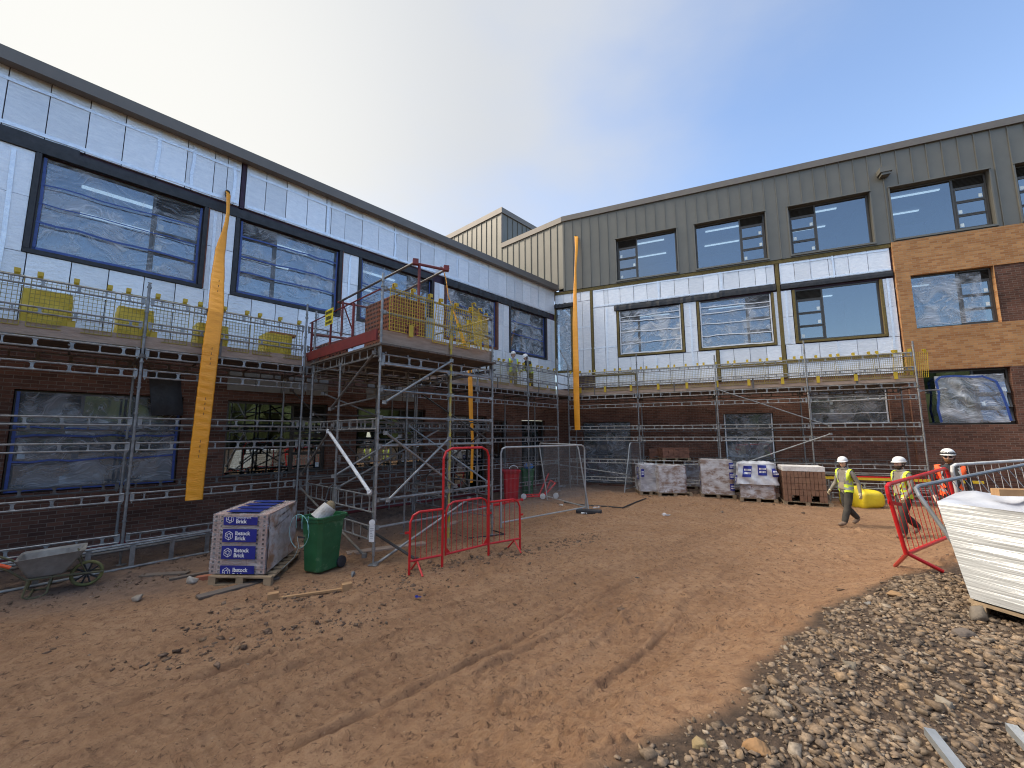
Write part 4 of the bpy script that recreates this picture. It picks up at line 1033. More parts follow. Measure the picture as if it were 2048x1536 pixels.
# long braces of the right run and loose tubes
tube(sr_, RP(7.02, 1.70, 4.10), RP(10.6, 1.70, 2.60), .022); tube(sr_, RP(6.9, 1.75, .9), RP(10.6, 1.75, 2.35), .022)
tube(sr_, RP(13.1, 1.6, 3.75), RP(14.3, .5, 3.85), .022); tube(sr_, RP(.6, 1.5, 1.0), RP(3.6, 2.1, .72), .022)
tube(sl_, LP(4.1, .3, 1.0), LP(7.0, .4, 3.2), .02, m_galv_d); tube(sl_, LP(9.3, .35, .7), LP(12.4, .35, 3.6), .02, m_galv_d); tube(sl_, LP(6.8, 1.6, .4), LP(9.2, .4, 2.9), .02, m_galv_d)

# ------------------------------------------------------------------ loading tower
tw = thing('loading_tower', 'tall braced scaffold tower carrying a boarded loading platform in front of the left wing', 'scaffold tower', LP(10.9, 3.4, 0))
TA = (12.40, 10.67, 9.37); TO = (1.84, 3.35, 5.07)
m_ypost = M('yellow_post', (.55, .42, .03), (.33, .30, .22), scale=3.5, rough=.55, contrast=(.42, .58), c3=(.40, .10, .08), s3=1.0, w3=(.62, .7))
tops = {(0, 2): 5.6, (1, 2): 5.35, (2, 2): 5.35, (0, 0): 5.5, (2, 0): 5.3}
for i, a in enumerate(TA):
    for j, o in enumerate(TO):
        p = LP(a, o, 0); p.z = gz(p.x, p.y) + .15
        post(tw, p, tops.get((i, j), 4.0) - p.z, m_ypost if (i, j) == (1, 2) else None)
for z in (3.92,):
    for o in TO: lattice(tw, LP(TA[0], o, z), LP(TA[2], o, z), .16)
for a in (TA[0], TA[2]):
    for j in range(2):
        lattice(tw, LP(a, TO[j], 4.08), LP(a, TO[j + 1], 4.08), .19); lattice(tw, LP(a, TO[j], 2.66), LP(a, TO[j + 1], 2.66), .19)
        lattice(tw, LP(a, TO[j], 1.22), LP(a, TO[j + 1], 1.22), .30); lattice(tw, LP(a, TO[j], .66), LP(a, TO[j + 1], .66), .24)
lattice(tw, LP(TA[1], TO[0], 2.6), LP(TA[1], TO[1], 2.6), .19); lattice(tw, LP(TA[1], TO[1], 1.2), LP(TA[1], TO[2], 1.2), .19)
for z in (3.73, 3.22, 2.69, 2.15, 1.15, .65):
    tube(tw, LP(TA[0], TO[2], z), LP(TA[1], TO[2], z)); tube(tw, LP(TA[1], TO[2], z), LP(TA[2], TO[2], z))
for z in (2.66, 1.9, 1.15):
    lattice(tw, LP(TA[0], TO[1], z), LP(TA[1], TO[1], z), .15, m_galv_d); lattice(tw, LP(TA[1], TO[1], z), LP(TA[2], TO[1], z), .15, m_galv_d)
    tube(tw, LP(TA[0], TO[0], z + .2), LP(TA[2], TO[0], z + .2), .022, m_galv_d)
F = lambda a, z: LP(a, TO[2] + .055, z)
for a0, z0, a1, z1 in ((12.35, 2.95, 10.65, 4.02), (12.3, 2.42, 10.5, 1.22), (12.42, .0, 10.1, .95), (10.7, 2.3, 12.2, 1.1)): tube(tw, F(a0, z0), F(a1, z1))
Sd = lambda o, z: LP(TA[0] + .06, o, z)
tube(tw, Sd(4.99, 3.97), Sd(3.03, 2.91), .0242, m_galv_d); tube(tw, Sd(3.10, 2.95), LP(10.0, 4.9, 3.75), .0242, m_galv_d)
tube(tw, Sd(1.6, 1.40), Sd(3.3, 2.6), .024, m_galv_d); tube(tw, Sd(3.3, 1.45), LP(11.2, 4.0, 2.35))
tube(tw, Sd(1.6, 1.1), Sd(4.9, .12), .024, m_galv_d); tube(tw, LP(12.3, 3.4, .75), LP(12.0, 5.9, .15), .026, m_black)
tube(tw, LP(12.2, 1.9, 3.4), LP(10.8, 3.2, 2.6), .022, m_galv_d); tube(tw, LP(9.4, 2.0, 3.6), LP(9.4, 5.0, 2.2), .022, m_galv_d); tube(tw, LP(9.4, 2.0, 1.0), LP(9.4, 5.0, 2.5), .022, m_galv_d)
tube(tw, LP(12.3, 3.2, 1.2), LP(9.5, 3.3, 2.55), .022); tube(tw, LP(10.6, 3.3, 2.6), LP(9.4, 5.0, 1.2), .022)
m_white = M('white_tube', (.74, .75, .76), (.60, .61, .62), scale=5, rough=.4)
tube(tw, Sd(3.0, 2.46), Sd(5.0, 1.27), .034, m_white, 'white_brace')['label'] = 'thick white telescopic brace'
# platform
mb = MB()
n = 14
for k in range(n):
    a0 = TA[2] - .05 + k * (TA[0] - TA[2] + .12) / n; mb.fbox('L', a0, a0 + .212, 1.70, 5.16, 4.085, 4.125)
mb.build('deck_boards', m_boardd, tw)
mb = MB(); mb.fbox('L', TA[2] - .05, TA[0] - .03, 4.98, 5.02, 4.13, 4.42); mb.fbox('L', TA[2] - .05, TA[2] - .01, 3.6, 4.98, 4.13, 4.40); mb.build('toe_board', m_board, tw)
for a0, a1 in ((TA[0], TA[1]), (TA[1], TA[2])):
    for z in (5.25, 4.76): tube(tw, LP(a0, TO[2], z), LP(a1, TO[2], z), .026)
for j in range(2):
    for z in (5.25, 4.76): tube(tw, LP(TA[2], TO[j], z), LP(TA[2], TO[j + 1], z))
mb = MB()
for k in range(7): mb.tube(LP(9.3 + k * .5, 1.8, 3.95), LP(9.3 + k * .5, 5.1, 3.95), .022, 6)
mb.build('transom', m_galv_d, tw)
# swinging loading gate on the left side of the platform
lg = thing('loading_gate', 'dark red up and over steel gate frame around the edge of the loading platform', 'loading gate', LP(12.45, 3.4, 4.13))
mb = MB(); A = 12.45
mb.fbox('L', A - .02, A + .02, 1.50, 5.0, 4.20, 4.42)
mb.build('kick_plate', m_redgate, lg)
mb = MB()
for o in (1.64, 2.76, 3.88): mb.fbox('L', A - .06, A - .022, o - .025, o + .025, 4.2, 5.2)
mb.tube(LP(A - .03, 1.52, 5.2), LP(A - .03, 5.0, 5.23), .018, 6)
for z in (4.9,): mb.tube(LP(A - .03, 1.64, z - .02), LP(A - .9, 1.9, z - .02), .03, 6)
mb.tube(LP(A - .03, 1.7, 4.5), LP(A - .9, 2.0, 4.9), .025, 6)
mb.build('gate_frame', m_redgate, lg)
mb = MB(); r = random.Random(2)
for k in range(56): o = 1.7 + k * .0575; mb.tube(LP(A - .05, o, 4.45), LP(A - .05, o, 5.18), .0025, 4, caps=False)
for k in range(10): mb.tube(LP(A - .05, 1.6, 4.46 + k * .078), LP(A - .05, 4.95, 4.46 + k * .078), .0025, 4, caps=False)
mb.build('mesh_infill', m_galv_d, lg)
mb = MB()
mb.tube(LP(11.9, 2.2, 4.85), LP(11.9, 2.2, 5.75), .03, 6)
mb.tube(LP(11.95, 2.0, 5.76), LP(11.0, 2.05, 5.80), .028, 6); mb.tube(LP(11.9, 2.2, 5.7), LP(11.6, 2.2, 5.0), .02, 6); mb.build('counter_arm', m_redgate, lg)
mb = MB(); mb.tube(LP(11.45, 4.9, 4.2), LP(11.45, 4.9, 6.1), .035, 6)
mb.tube(LP(11.6, 4.9, 6.06), LP(10.72, 4.95, 6.15), .032, 6)
for p in (LP(11.55, 4.9, 6.1), LP(10.75, 4.95, 6.18)): mb.cbox(p, .12, .12, .12, .3)
mb.build('counter_arm', m_redgate, lg)
mb = MB(); mb.tube(LP(11.9, 2.0, 5.78), LP(11.55, 4.95, 6.10), .026, 8); mb.tube(LP(11.0, 2.05, 5.82), LP(10.72, 5.0, 6.18), .026, 8)
mb.build('swing_tube', m_galv_d, lg)
sg = MB(); sg.box(LP(A + .03, 2.60, 4.90), NL * .42, UL * .006, (0, 0, .38))
sgo = thing('sign', 'small yellow notice tied to the red loading gate', 'sign', LP(A + .03, 2.8, 4.9))
sg.build('sign_board', M('sign_yellow', (.78, .66, .02), (.70, .58, .02), scale=5, rough=.5), sgo)
mb = MB(); r = random.Random(8)
for row, (z0, hh, x0, x1) in enumerate(((5.17, .08, .04, .38), (5.03, .10, .06, .34), (4.93, .07, .04, .36))):
    x = x0
    while x < x1:
        wd = r.uniform(.018, .035); mb.box(LP(A + .037, 2.60 + x, z0), NL * wd, UL * .002, (0, 0, hh * r.uniform(.75, 1))); x += wd + r.uniform(.008, .014)
mb.build('lettering', M('sign_ink', (.06, .055, .01), rough=.6), sgo)

# ------------------------------------------------------------------ yellow brick guards hooked over the rails
def guard_mb(wd=1.05, ht=.86, notch=True):
    g = MB(); gl = []
    nv, nh = 19, 13
    for i in range(nv):
        x = wd * i / (nv - 1); z0 = .17 if notch and abs(x - wd / 2) < .13 else 0
        g.tube((x, 0, z0), (x, 0, ht), .005 if 0 < i < nv - 1 else .009, 4)
    for j in range(nh):
        z = ht * j / (nh - 1); rr = .005 if 0 < j < nh - 1 else .009
        if notch and z < .17: g.tube((0, 0, z), (wd / 2 - .12, 0, z), rr, 4); g.tube((wd / 2 + .12, 0, z), (wd, 0, z), rr, 4)
        else: g.tube((0, 0, z), (wd, 0, z), rr, 4)
    for x in (.09, wd / 2, wd - .09):
        h = MB(); h.prism([(x - .036, -.03, ht - .02), (x - .036, -.03, ht + .105), (x - .036, .055, ht + .105), (x - .036, .055, ht + .03), (x - .036, .046, ht + .03), (x - .036, .046, ht + .094), (x - .036, -.02, ht + .094), (x - .036, -.02, ht - .02)], (.072, 0, 0)); gl.append(('hook', h))
    h = MB(); h.box((wd / 2 - .05, -.035, -.05), (.10, 0, 0), (0, .015, 0), (0, 0, .25)); gl.append(('clip_tab', h))
    return g, gl
m_wire = M('guard_wire', (.40, .30, .03), (.26, .20, .05), scale=5, rough=.55)
gm_, gl_ = guard_mb()
me_g, me_l = mesh_of(gm_, 'mesh_panel', m_wire), [(n_, mesh_of(h_, n_, m_yellow)) for n_, h_ in gl_]
gm2, _ = guard_mb(1.05, .86); me_gy = mesh_of(gm2, 'mesh_panel', m_yellow)
def guard(pos, rz, label, bright=False, tilt=0.0, group='yellow brick guards hooked on the scaffold rails'):
    o = thing('brick_guard', label, 'brick guard', pos, group, rz)
    o.rotation_euler = (tilt, 0, rz); 
    ORG[o] = Vector(pos)
    a = bpy.data.objects.new('mesh_panel', me_gy if bright else me_g); COL.objects.link(a); a.parent = o
    for n_, ml in me_l:
        b = bpy.data.objects.new(n_, ml); COL.objects.link(b); b.parent = o
ORD = ['nearest', 'second', 'third', 'fourth', 'fifth', 'sixth', 'seventh', 'eighth', 'ninth', 'tenth', 'eleventh', 'twelfth']
zg = 4.22
for k in range(7):
    a = 12.62 + k * 1.13
    guard(LP(a, 1.60, zg + .004 * (k % 3)), ANG_L, 'yellow wire brick guard on the scaffold left of the loading tower, %s to the tower' % ORD[k])
for k in range(6):
    a = 2.18 + k * 1.13
    guard(LP(a, 1.60, zg), ANG_L, 'yellow wire brick guard on the scaffold between tower and building corner, %s to the corner' % ORD[k])
for k in range(11):
    b = 1.10 + k * 1.095
    guard(RP(b, 1.56, zg + .003 * (k % 4)), ANG_R, 'yellow wire brick guard along the right wing scaffold, %s from the building corner' % ('first' if k == 0 else ORD[k]))
guard(LP(11.20, 5.10, 4.42), ANG_L, 'bright yellow brick guard facing out from the front of the loading platform', True)
guard(LP(10.12, 5.05, 4.36), ANG_L, 'yellow brick guard hanging crooked beside the bright one on the platform', True, R_(-9))
guard(LP(9.40, 4.98, 4.40), ANG_L + R_(28), 'yellow brick guard swung inward at the far corner of the platform', True, R_(4))
guard(LP(9.45, 3.75, 4.38), ANG_L + R_(88), 'yellow brick guard standing along the far side of the platform', True)
guard(RP(12.60, 1.35, 4.25), ANG_R + R_(15), 'pale yellow brick guard bundled at the outer end of the right scaffold', True, R_(5))
# ------------------------------------------------------------------ orange lay-flat downpipes
def layflat(pts, widths, twists, label, name='fabric_downpipe', n=160, thick=.018, seed=0, xref=None):
    """a flattened fabric tube along pts; widths and twists (radians about its run) per point"""
    r = random.Random(seed); mb = MB(); k = len(pts); K = 12
    pts = [Vector(p) for p in pts]
    seg = [0]
    for i in range(1, k): seg.append(seg[-1] + (pts[i] - pts[i - 1]).length)
    def at(s):
        for i in range(1, k):
            if s <= seg[i] or i == k - 1:
                t = (s - seg[i - 1]) / (seg[i] - seg[i - 1]); t2 = t * t * (3 - 2 * t)
                return pts[i - 1].lerp(pts[i], t), widths[i - 1] + (widths[i] - widths[i - 1]) * t2, twists[i - 1] + (twists[i] - twists[i - 1]) * t2
    vs = []
    ph = [r.uniform(0, 6.28) for _ in range(6)]
    for j in range(n + 1):
        s = seg[-1] * j / n; p, wd, tw_ = at(s)
        x = Vector((math.cos(tw_), math.sin(tw_), 0)); y = Vector((-math.sin(tw_), math.cos(tw_), 0))
        for q in range(K):
            a = 2 * math.pi * q / K
            wr = 1 + .012 * math.sin(s * 23 + ph[0]) + .008 * math.sin(s * 51 + ph[1])
            fold = .007 * math.sin(s * 38 + 2.2 * math.cos(a) + ph[2]) * (1 if math.sin(s * 3.1 + ph[3]) > -.2 else .3) + .004 * math.sin(s * 90 + ph[4])
            vs.append(p + x * (math.cos(a) * wd / 2 * wr) + y * (math.sin(a) * (thick + fold)) )
    fs = [(j * K + q, j * K + (q + 1) % K, (j + 1) * K + (q + 1) % K, (j + 1) * K + q) for j in range(n) for q in range(K)]
    mb.add(vs, fs)
    root = thing(name, label, 'temporary downpipe', pts[-1])
    mb.build('fabric_sleeve', m_orange, root, smooth=True)
    sp = MB(); d = (pts[1] - pts[0]).normalized(); sp.tube(pts[0] - NL * 0 - d * .02, pts[0] + d * .06, .055, 10); sp.build('spigot', m_frame, root)
    mk = MB()
    return root
tL = ANG_L
OL, ORr = on_left, on_right
root = layflat([OL(455, 384, .06), OL(457, 389, .25), OL(456, 425, .5), OL(453, 446, .65), OL(440, 505, 1.0), OL(435, 563, 1.4), OL(432, 622, 1.75), OL(423, 687, 1.88), OL(414, 763, 1.9), OL(404, 850, 1.9), OL(393, 940, 1.9), OL(388, 1000, 1.9)],
       [.12, .12, .10, .11, .21, .26, .28, .29, .29, .29, .29, .285], [tL + .5, tL + .5, tL + .6, tL + .5, tL + .2, tL, tL - .1, tL - .2, tL - .25, tL - .25, tL - .2, tL - .2],
       'wide orange fabric downpipe hanging from the left wing, nearest of the three', seed=1)
mk = MB()
for px, py in ((438, 565), (424, 700), (411, 800), (401, 885)):
    for q in range(4):
        p_ = OL(px - q * 1.3, py + q * 10, 1.9 if py > 650 else 1.55 if py < 600 else 1.88) + NL * .03
        mk.box(p_, Vector((math.cos(tL - .2), math.sin(tL - .2), 0)) * .012, NL * .002, (0, 0, .05))
mk.build('marking', M('print_black', (.28, .13, .04), rough=.7), root)
layflat([OL(882, 536, .05), OL(886, 537, .2), OL(892, 560, .5), OL(896, 590, .9), OL(920, 660, 1.6), OL(939, 720, 1.86), OL(941, 780, 1.9), OL(942, 830, 1.9), OL(945, 880, 1.9), OL(943, 965, 1.9)],
        [.10, .11, .13, .12, .17, .19, .20, .18, .14, .15], [tL + 1, tL + 1, tL + 1, tL + .9, tL + .2, tL - .1, tL, tL, tL + .2, tL + .2],
        'orange fabric downpipe hanging behind the loading tower', seed=2)
layflat([ORr(1151, 473, .08), ORr(1153, 474, .3), ORr(1153, 500, .5), ORr(1151, 535, .75), ORr(1150, 590, 1.1), ORr(1150, 650, 1.5), ORr(1152, 735, 1.86), ORr(1153, 800, 1.88), ORr(1155, 860, 1.88)],
        [.17, .18, .14, .10, .16, .24, .27, .27, .26], [ANG_R + .2, ANG_R + .2, ANG_R + .5, ANG_R + .6, ANG_R + .3, ANG_R + .1, ANG_R, ANG_R, ANG_R - .1],
        'long orange fabric downpipe hanging from the grey cladding at the corner of the wings', seed=3)

# ------------------------------------------------------------------ pallets, brick packs
m_pal = M('pallet_wood', (.36, .26, .16), (.22, .16, .10), scale=5, rough=.9, bump=.3, bscale=30, randv=.15)
m_wood = M('raw_timber', (.45, .27, .13), (.34, .19, .09), scale=4, rough=.8, stretch=(1, 6, 1), bump=.2)
m_rbrick = M('loose_brick', (.36, .13, .070), (.27, .095, .055), scale=5, rough=.9, bump=.3, bscale=40, randv=.12)
m_hole_shade = M('hole_shade', (.05, .022, .015), rough=.95)  # dark raised patches paint the shade inside the brick perforations
m_dbrick = M('dark_brick', (.27, .125, .080), (.17, .080, .055), scale=5, rough=.9, bump=.3, bscale=40, randv=.2)
m_wrap = M('wrap_white', (.56, .54, .54), (.27, .19, .15), scale=3.4, rough=.28, bump=.7, bscale=6, stretch=(1, 1, 2.2), contrast=(.42, .60), spec=.7, c3=(.62, .61, .62), s3=5.5, w3=(.56, .66))
m_wrapc = film_mat('wrap_clear', (.80, .78, .79), .16, .62, 4.5, (1, 1, 2.4), .16)
m_label = M('label_blue', (.012, .020, .200), (.018, .03, .26), scale=6, rough=.3, bump=.15)
m_print = M('label_white', (.82, .82, .84), rough=.4)
def local(root, rz):
    Mx = Matrix.Rotation(rz, 3, 'Z'); o = ORG[root]
    return lambda x, y, z: o + Mx @ Vector((x, y, z))
def pallet(pos, rz, label, L=1.15, D=.95, group='wooden pallets under the brick packs', yd=None):
    """origin at the front left corner on the ground, x along the front, y to the back"""
    root = thing('pallet', label, 'pallet', pos, group); T = local(root, rz); mb = MB()
    if yd is not None:
        T = lambda x, y, z: ORG[root] + Vector((math.cos(rz), math.sin(rz), 0)) * x + yd * y + Vector((0, 0, z))
    def bx(x0, x1, y0, y1, z0, z1): mb.box(T(x0, y0, z0), T(x1, y0, z0) - T(x0, y0, z0), T(x0, y1, z0) - T(x0, y0, z0), (0, 0, z1 - z0))
    n = 7
    for k in range(n): y = k * (D - .1) / (n - 1); bx(0, L, y, y + .1, .118, .138)
    mb.build('top_boards', m_pal, root); mb = MB()
    for x in (0, (L - .12) / 2, L - .12):
        bx(x, x + .12, 0, D, .098, .117)
        for y in (0, (D - .12) / 2, D - .12): bx(x, x + .12, y, y + .12, .02, .097)
    mb.build('blocks', m_pal, root)
    for y in (0, (D - .1) / 2, D - .1): mb = MB(); bx(0, L, y, y + .1, .002, .019); mb.build('bottom_board', m_pal, root)
    return root
def bricks(root, T, nx, ny, nz, bx=.218, by=.105, bz=.068, mat=None, holes=True, jit=.006, missing=0, seed=0, name='bricks', z0=0.0):
    r = random.Random(seed); mb = MB(); hb = MB()
    for k in range(nz):
        for j in range(ny):
            for i in range(nx):
                if 0 < i < nx - 1 and 0 < j < ny - 1 and k < nz - 1: continue
                if k == nz - 1 and r.random() < missing: continue
                x, y, z = i * bx + r.uniform(-jit, jit), j * by + r.uniform(-jit, jit), z0 + k * bz
                a = r.uniform(-jit, jit) * 4
                e = [T(x + bx - .004, y + a * .1, z), T(x, y + by - .004, z)]
                p = T(x, y, z); mb.box(p, e[0] - p, e[1] - p, (0, 0, bz - .003))
    o = mb.build(name, mat or m_rbrick, root)
    return o
# the blue labelled pack in front of the scaffold
pf, pr = G(418, 1147, .14), G(527, 1149, .14); pk = G(590, 1097, .14)
rzp = math.atan2(pr.y - pf.y, pr.x - pf.x); rzp = R_(-3.0)
W_, D_, H_ = (pr - pf).length, 1.42, .93
pp = G(415, 1170); ey = (Vector((pk.x, pk.y, 0)) - Vector((pr.x, pr.y, 0))).normalized(); pallet(Vector((pp.x, pp.y, gz(pp.x, pp.y) - .01)), rzp, 'pallet under the pack with four blue labels', 1.03, 1.5, yd=ey)
bp_ = thing('brick_pack', 'shrink wrapped pack of pale bricks with four blue printed labels on its end', 'brick pack', pf + Vector((0, 0, 0)))
skew = R_(11)
ex = Vector((math.cos(rzp), math.sin(rzp), 0)); ey = Vector((math.sin(skew) * -1 * -.0, 1, 0)); ey = (Vector((pk.x, pk.y, 0)) - Vector((pr.x, pr.y, 0))).normalized()
def TP(x, y, z): return pf + ex * x + ey * y + Vector((0, 0, z))
m_pinkbrick = M('pale_brick', (.56, .36, .28), (.46, .27, .20), scale=9, rough=.85, bump=.2, randv=.1)
mb = MB(); hl = MB(); r = random.Random(1)
rows = 13; bz = H_ / rows; hl = mb
for k in range(rows):
    n = 9; bw_ = W_ / n
    for i in range(n):
        mb.box(TP(i * bw_ + .002, r.uniform(0, .008), k * bz), ex * (bw_ - .004), ey * .21, (0, 0, bz - .004))
        mb.mi = 1
        if i in (0, 1, 7, 8): hl.box(TP(i * bw_ + bw_ * .32, -.004, k * bz + bz * .28), ex * bw_ * .34, ey * .004, (0, 0, bz * .45))
        mb.mi = 0
    for j in range(7):
        yy = .215 + j * (D_ - .215) / 7
        mb.box(TP(W_ - .11 + r.uniform(-.004, .004), yy, k * bz), ex * .11, ey * ((D_ - .215) / 7 - .004), (0, 0, bz - .004))
        mb.box(TP(.0, yy, k * bz), ex * .11, ey * ((D_ - .215) / 7 - .004), (0, 0, bz - .004))
for i in range(9):
    for j in range(7): mb.box(TP(i * W_ / 9, .215 + j * (D_ - .215) / 7, H_ - bz), ex * (W_ / 9 - .004), ey * ((D_ - .215) / 7 - .004), (0, 0, bz - .006))
mb.build('bricks', [m_pinkbrick, m_hole_shade], bp_)
def wrap_surface(T, W, D, H, amp, seed, nu=60, nv=26, taper=0.0, mat=None, parent=None, roundr=.06, name='plastic_wrap', lumps=3.0, top=True):
    """a wrinkled sheet round four sides and over the top of a block"""
    r = random.Random(seed); ph = [(r.uniform(2, 9), r.uniform(1, 6), r.uniform(0, 6.28), r.uniform(.3, 1)) for _ in range(12)]
    per = 2 * (W + D)
    def base(u):
        s = u * per
        if s < W: return s, 0, 0, -1
        s -= W
        if s < D: return W, s, 1, 0
        s -= D
        if s < W: return W - s, D, 0, 1
        s -= W; return 0, D - s, -1, 0
    def surf(u, v, extra=0.0):
        x, y, nx_, ny_ = base(u % 1.0)
        h = sum(k * math.sin(lumps * (fu * u * per * .8 + fv * v * H) + p) for fu, fv, p, k in ph) / 5
        off = amp * (.5 + h) + extra + .01
        cx, cy = x - W / 2, y - D / 2
        k = 1 - taper * (1 - v)
        return T(W / 2 + cx * k + nx_ * off, D / 2 + cy * k + ny_ * off, v * H)
    mb = MB(); mb.grid(lambda u, v: surf(u, v), nu, nv)
    if top:
        def tp_(u, v):
            x, y = u * W, v * D
            h = sum(k * math.sin(lumps * (fu * x + fv * y) + p) for fu, fv, p, k in ph) / 5
            e = min(1, 10 * min(u, 1 - u, v, 1 - v))
            return T(x + (-1 if u == 0 else 1 if u == 1 else 0) * amp * .6, y + (-1 if v == 0 else 1 if v == 1 else 0) * amp * .6, H + .002 + amp * (.7 + h) * e)
        mb.grid(tp_, 24, 20)
    o = mb.build(name, mat or m_wrap, parent, smooth=True)
    return surf
surf = wrap_surface(TP, W_, D_, H_ + .005, .010, 5, 90, 30, 0, m_wrapc, bp_, lumps=4)
# second layer of printed band sheet on the long side
wrap2 = MB(); rr_ = random.Random(4)
wrap2.grid(lambda u, v: TP(W_ + .028 + .006 * math.sin(31 * v + 9 * u) + .004 * math.sin(13 * u * 3 + 4 * v), .03 + u * (D_ - .04), .02 + v * (H_ - .03)), 24, 30)
wrap2.build('printed_wrap', M('wrap_side', (.63, .58, .57), (.40, .235, .15), scale=1.9, rough=.25, bump=.7, bscale=9, stretch=(1, 1.2, 1.6), contrast=(.46, .62), spec=.7), bp_, smooth=True)
def text_mesh(s, size, T3, name, mat, parent, depth=.001, bold=0.0):
    """letters laid on a plane; T3 maps text x, y to a point and a third coordinate to its normal"""
    cu = bpy.data.curves.new(name, 'FONT'); cu.body = s; cu.size = size; cu.extrude = depth; cu.offset = bold; cu.resolution_u = 3
    ob = bpy.data.objects.new(name, cu); COL.objects.link(ob)
    dg = bpy.context.evaluated_depsgraph_get(); me = bpy.data.meshes.new_from_object(ob.evaluated_get(dg))
    bpy.data.objects.remove(ob); bpy.data.curves.remove(cu)
    org = ORG[parent]
    for v in me.vertices: v.co = T3(v.co.x, v.co.y, v.co.z) - org
    me.materials.clear(); me.materials.append(mat)
    o = bpy.data.objects.new(name, me); COL.objects.link(o); o.parent = parent; ORG[o] = org
    return o
def brand_label(parent, T3, w_, h_, ylo=0.0, yhi=1.0, sc=1.0):
    """blue band with a cube mark and two lines of lettering; only the part between ylo and yhi of the print shows"""
    lb = MB(); lb.grid(lambda u, v: T3(u * w_, (ylo + (yhi - ylo) * v) * h_, .004 * math.sin(7 * u + 2) * .5), 8, 3)
    lab = lb.build('label', m_label, parent)
    def line(s, y, sz):
        o = text_mesh(s, sz, lambda x, yy, z: T3(w_ * .37 + x * .98, y + yy, z + .005), 'lettering', m_print, lab, .0008, sz * .022)
        bmx = __import__('bmesh'); bm = bmx.new(); bm.from_mesh(o.data)
        if ylo > 0 or yhi < 1:
            up = (T3(0, 1, 0) - T3(0, 0, 0)).normalized()
            for lim, sg in ((ylo * h_ + .004, -1), (yhi * h_ - .004, 1)):
                pl = T3(0, lim, 0) - ORG[parent]
                bmx.ops.bisect_plane(bm, geom=bm.verts[:] + bm.edges[:] + bm.faces[:], plane_co=pl, plane_no=up * sg, clear_outer=True)
        bm.to_mesh(o.data); bm.free()
    line('Ibstock', h_ * .54, h_ * .42); line('Brick', h_ * .16, h_ * .42)
    mk = MB(); cx, cy, R0 = w_ * .19, h_ * .50, h_ * .34
    hexp = [(cx + R0 * math.sin(math.pi / 3 * k), cy + R0 * math.cos(math.pi / 3 * k)) for k in range(6)]
    def ln(p, q, t=h_ * .035):
        if not (ylo * h_ <= min(p[1], q[1]) and max(p[1], q[1]) <= yhi * h_): 
            lo, hi = ylo * h_ + .004, yhi * h_ - .004
            def clip(a, b):
                if lo <= a[1] <= hi: return a
                L_ = lo if a[1] < lo else hi
                if abs(b[1] - a[1]) < 1e-6: return None
                tt = (L_ - a[1]) / (b[1] - a[1])
                return (a[0] + (b[0] - a[0]) * tt, L_) if 0 <= tt <= 1 else None
            p, q = clip(p, q), clip(q, p)
            if p is None or q is None: return
        d = Vector((q[0] - p[0], q[1] - p[1])); 
        if d.length < 1e-5: return
        n = Vector((-d.y, d.x)).normalized() * t / 2
        mk.quad(*[T3(x, y, .006) for x, y in ((p[0] + n.x, p[1] + n.y), (p[0] - n.x, p[1] - n.y), (q[0] - n.x, q[1] - n.y), (q[0] + n.x, q[1] + n.y))])
    for k in range(6): ln(hexp[k], hexp[(k + 1) % 6])
    c0 = (cx, cy)
    for k in (1, 3, 5):
        m_ = ((hexp[k][0] + cx) / 2, (hexp[k][1] + cy) / 2); ln(hexp[k], m_)
    inner = [(cx + R0 * .45 * math.sin(math.pi / 3 * k), cy + R0 * .45 * math.cos(math.pi / 3 * k)) for k in range(6)]
    for k in range(6): ln(inner[k], inner[(k + 1) % 6])
    ln(((hexp[0][0] + hexp[1][0]) / 2, (hexp[0][1] + hexp[1][1]) / 2), inner[0]); ln(((hexp[2][0] + hexp[3][0]) / 2, (hexp[2][1] + hexp[3][1]) / 2), inner[2]); ln(((hexp[4][0] + hexp[5][0]) / 2, (hexp[4][1] + hexp[5][1]) / 2), inner[4])
    mk.build('emblem', m_print, lab)
    return lab
nfront = Vector((ey.y, -ey.x, 0)) * 0 + Vector((ex.y, -ex.x, 0))
lw_, lh_ = W_ * .62, .205
for zz, ylo, yhi in ((.01, .38, 1.0), (.235, 0, 1), (.50, 0, 1), (.765, 0, .62)):
    z_b = zz - ylo * lh_
    brand_label(bp_, lambda x, y, z, zb=z_b: TP(W_ * .22 + x, 0, zb + y) + nfront * (.030 + z), lw_, lh_, ylo, yhi)
tl_ = MB()
for v0 in (.03, .27, .51, .75): tl_.grid(lambda u, v: TP(W_ * (.2 + .62 * u), (v0 + v * .17) * D_, H_ + .030), 4, 3)
tlo = tl_.build('label', m_label, bp_)
sc_ = MB(); r = random.Random(12)
for row, (zz, y0, y1) in enumerate(((.66, .25, 1.0), (.80, .45, 1.25))):
    yy = y0
    while yy < y1:
        d = r.uniform(.015, .04); sc_.quad(*[TP(W_ + .040, yy + a_, zz + .10 * (yy - y0) + b_) for a_, b_ in ((0, 0), (d, .003), (d, .03), (0, .028))]); yy += d + r.uniform(.008, .05)
sc_.build('lettering', M('print_faint', (.10, .07, .06), rough=.6), bp_)
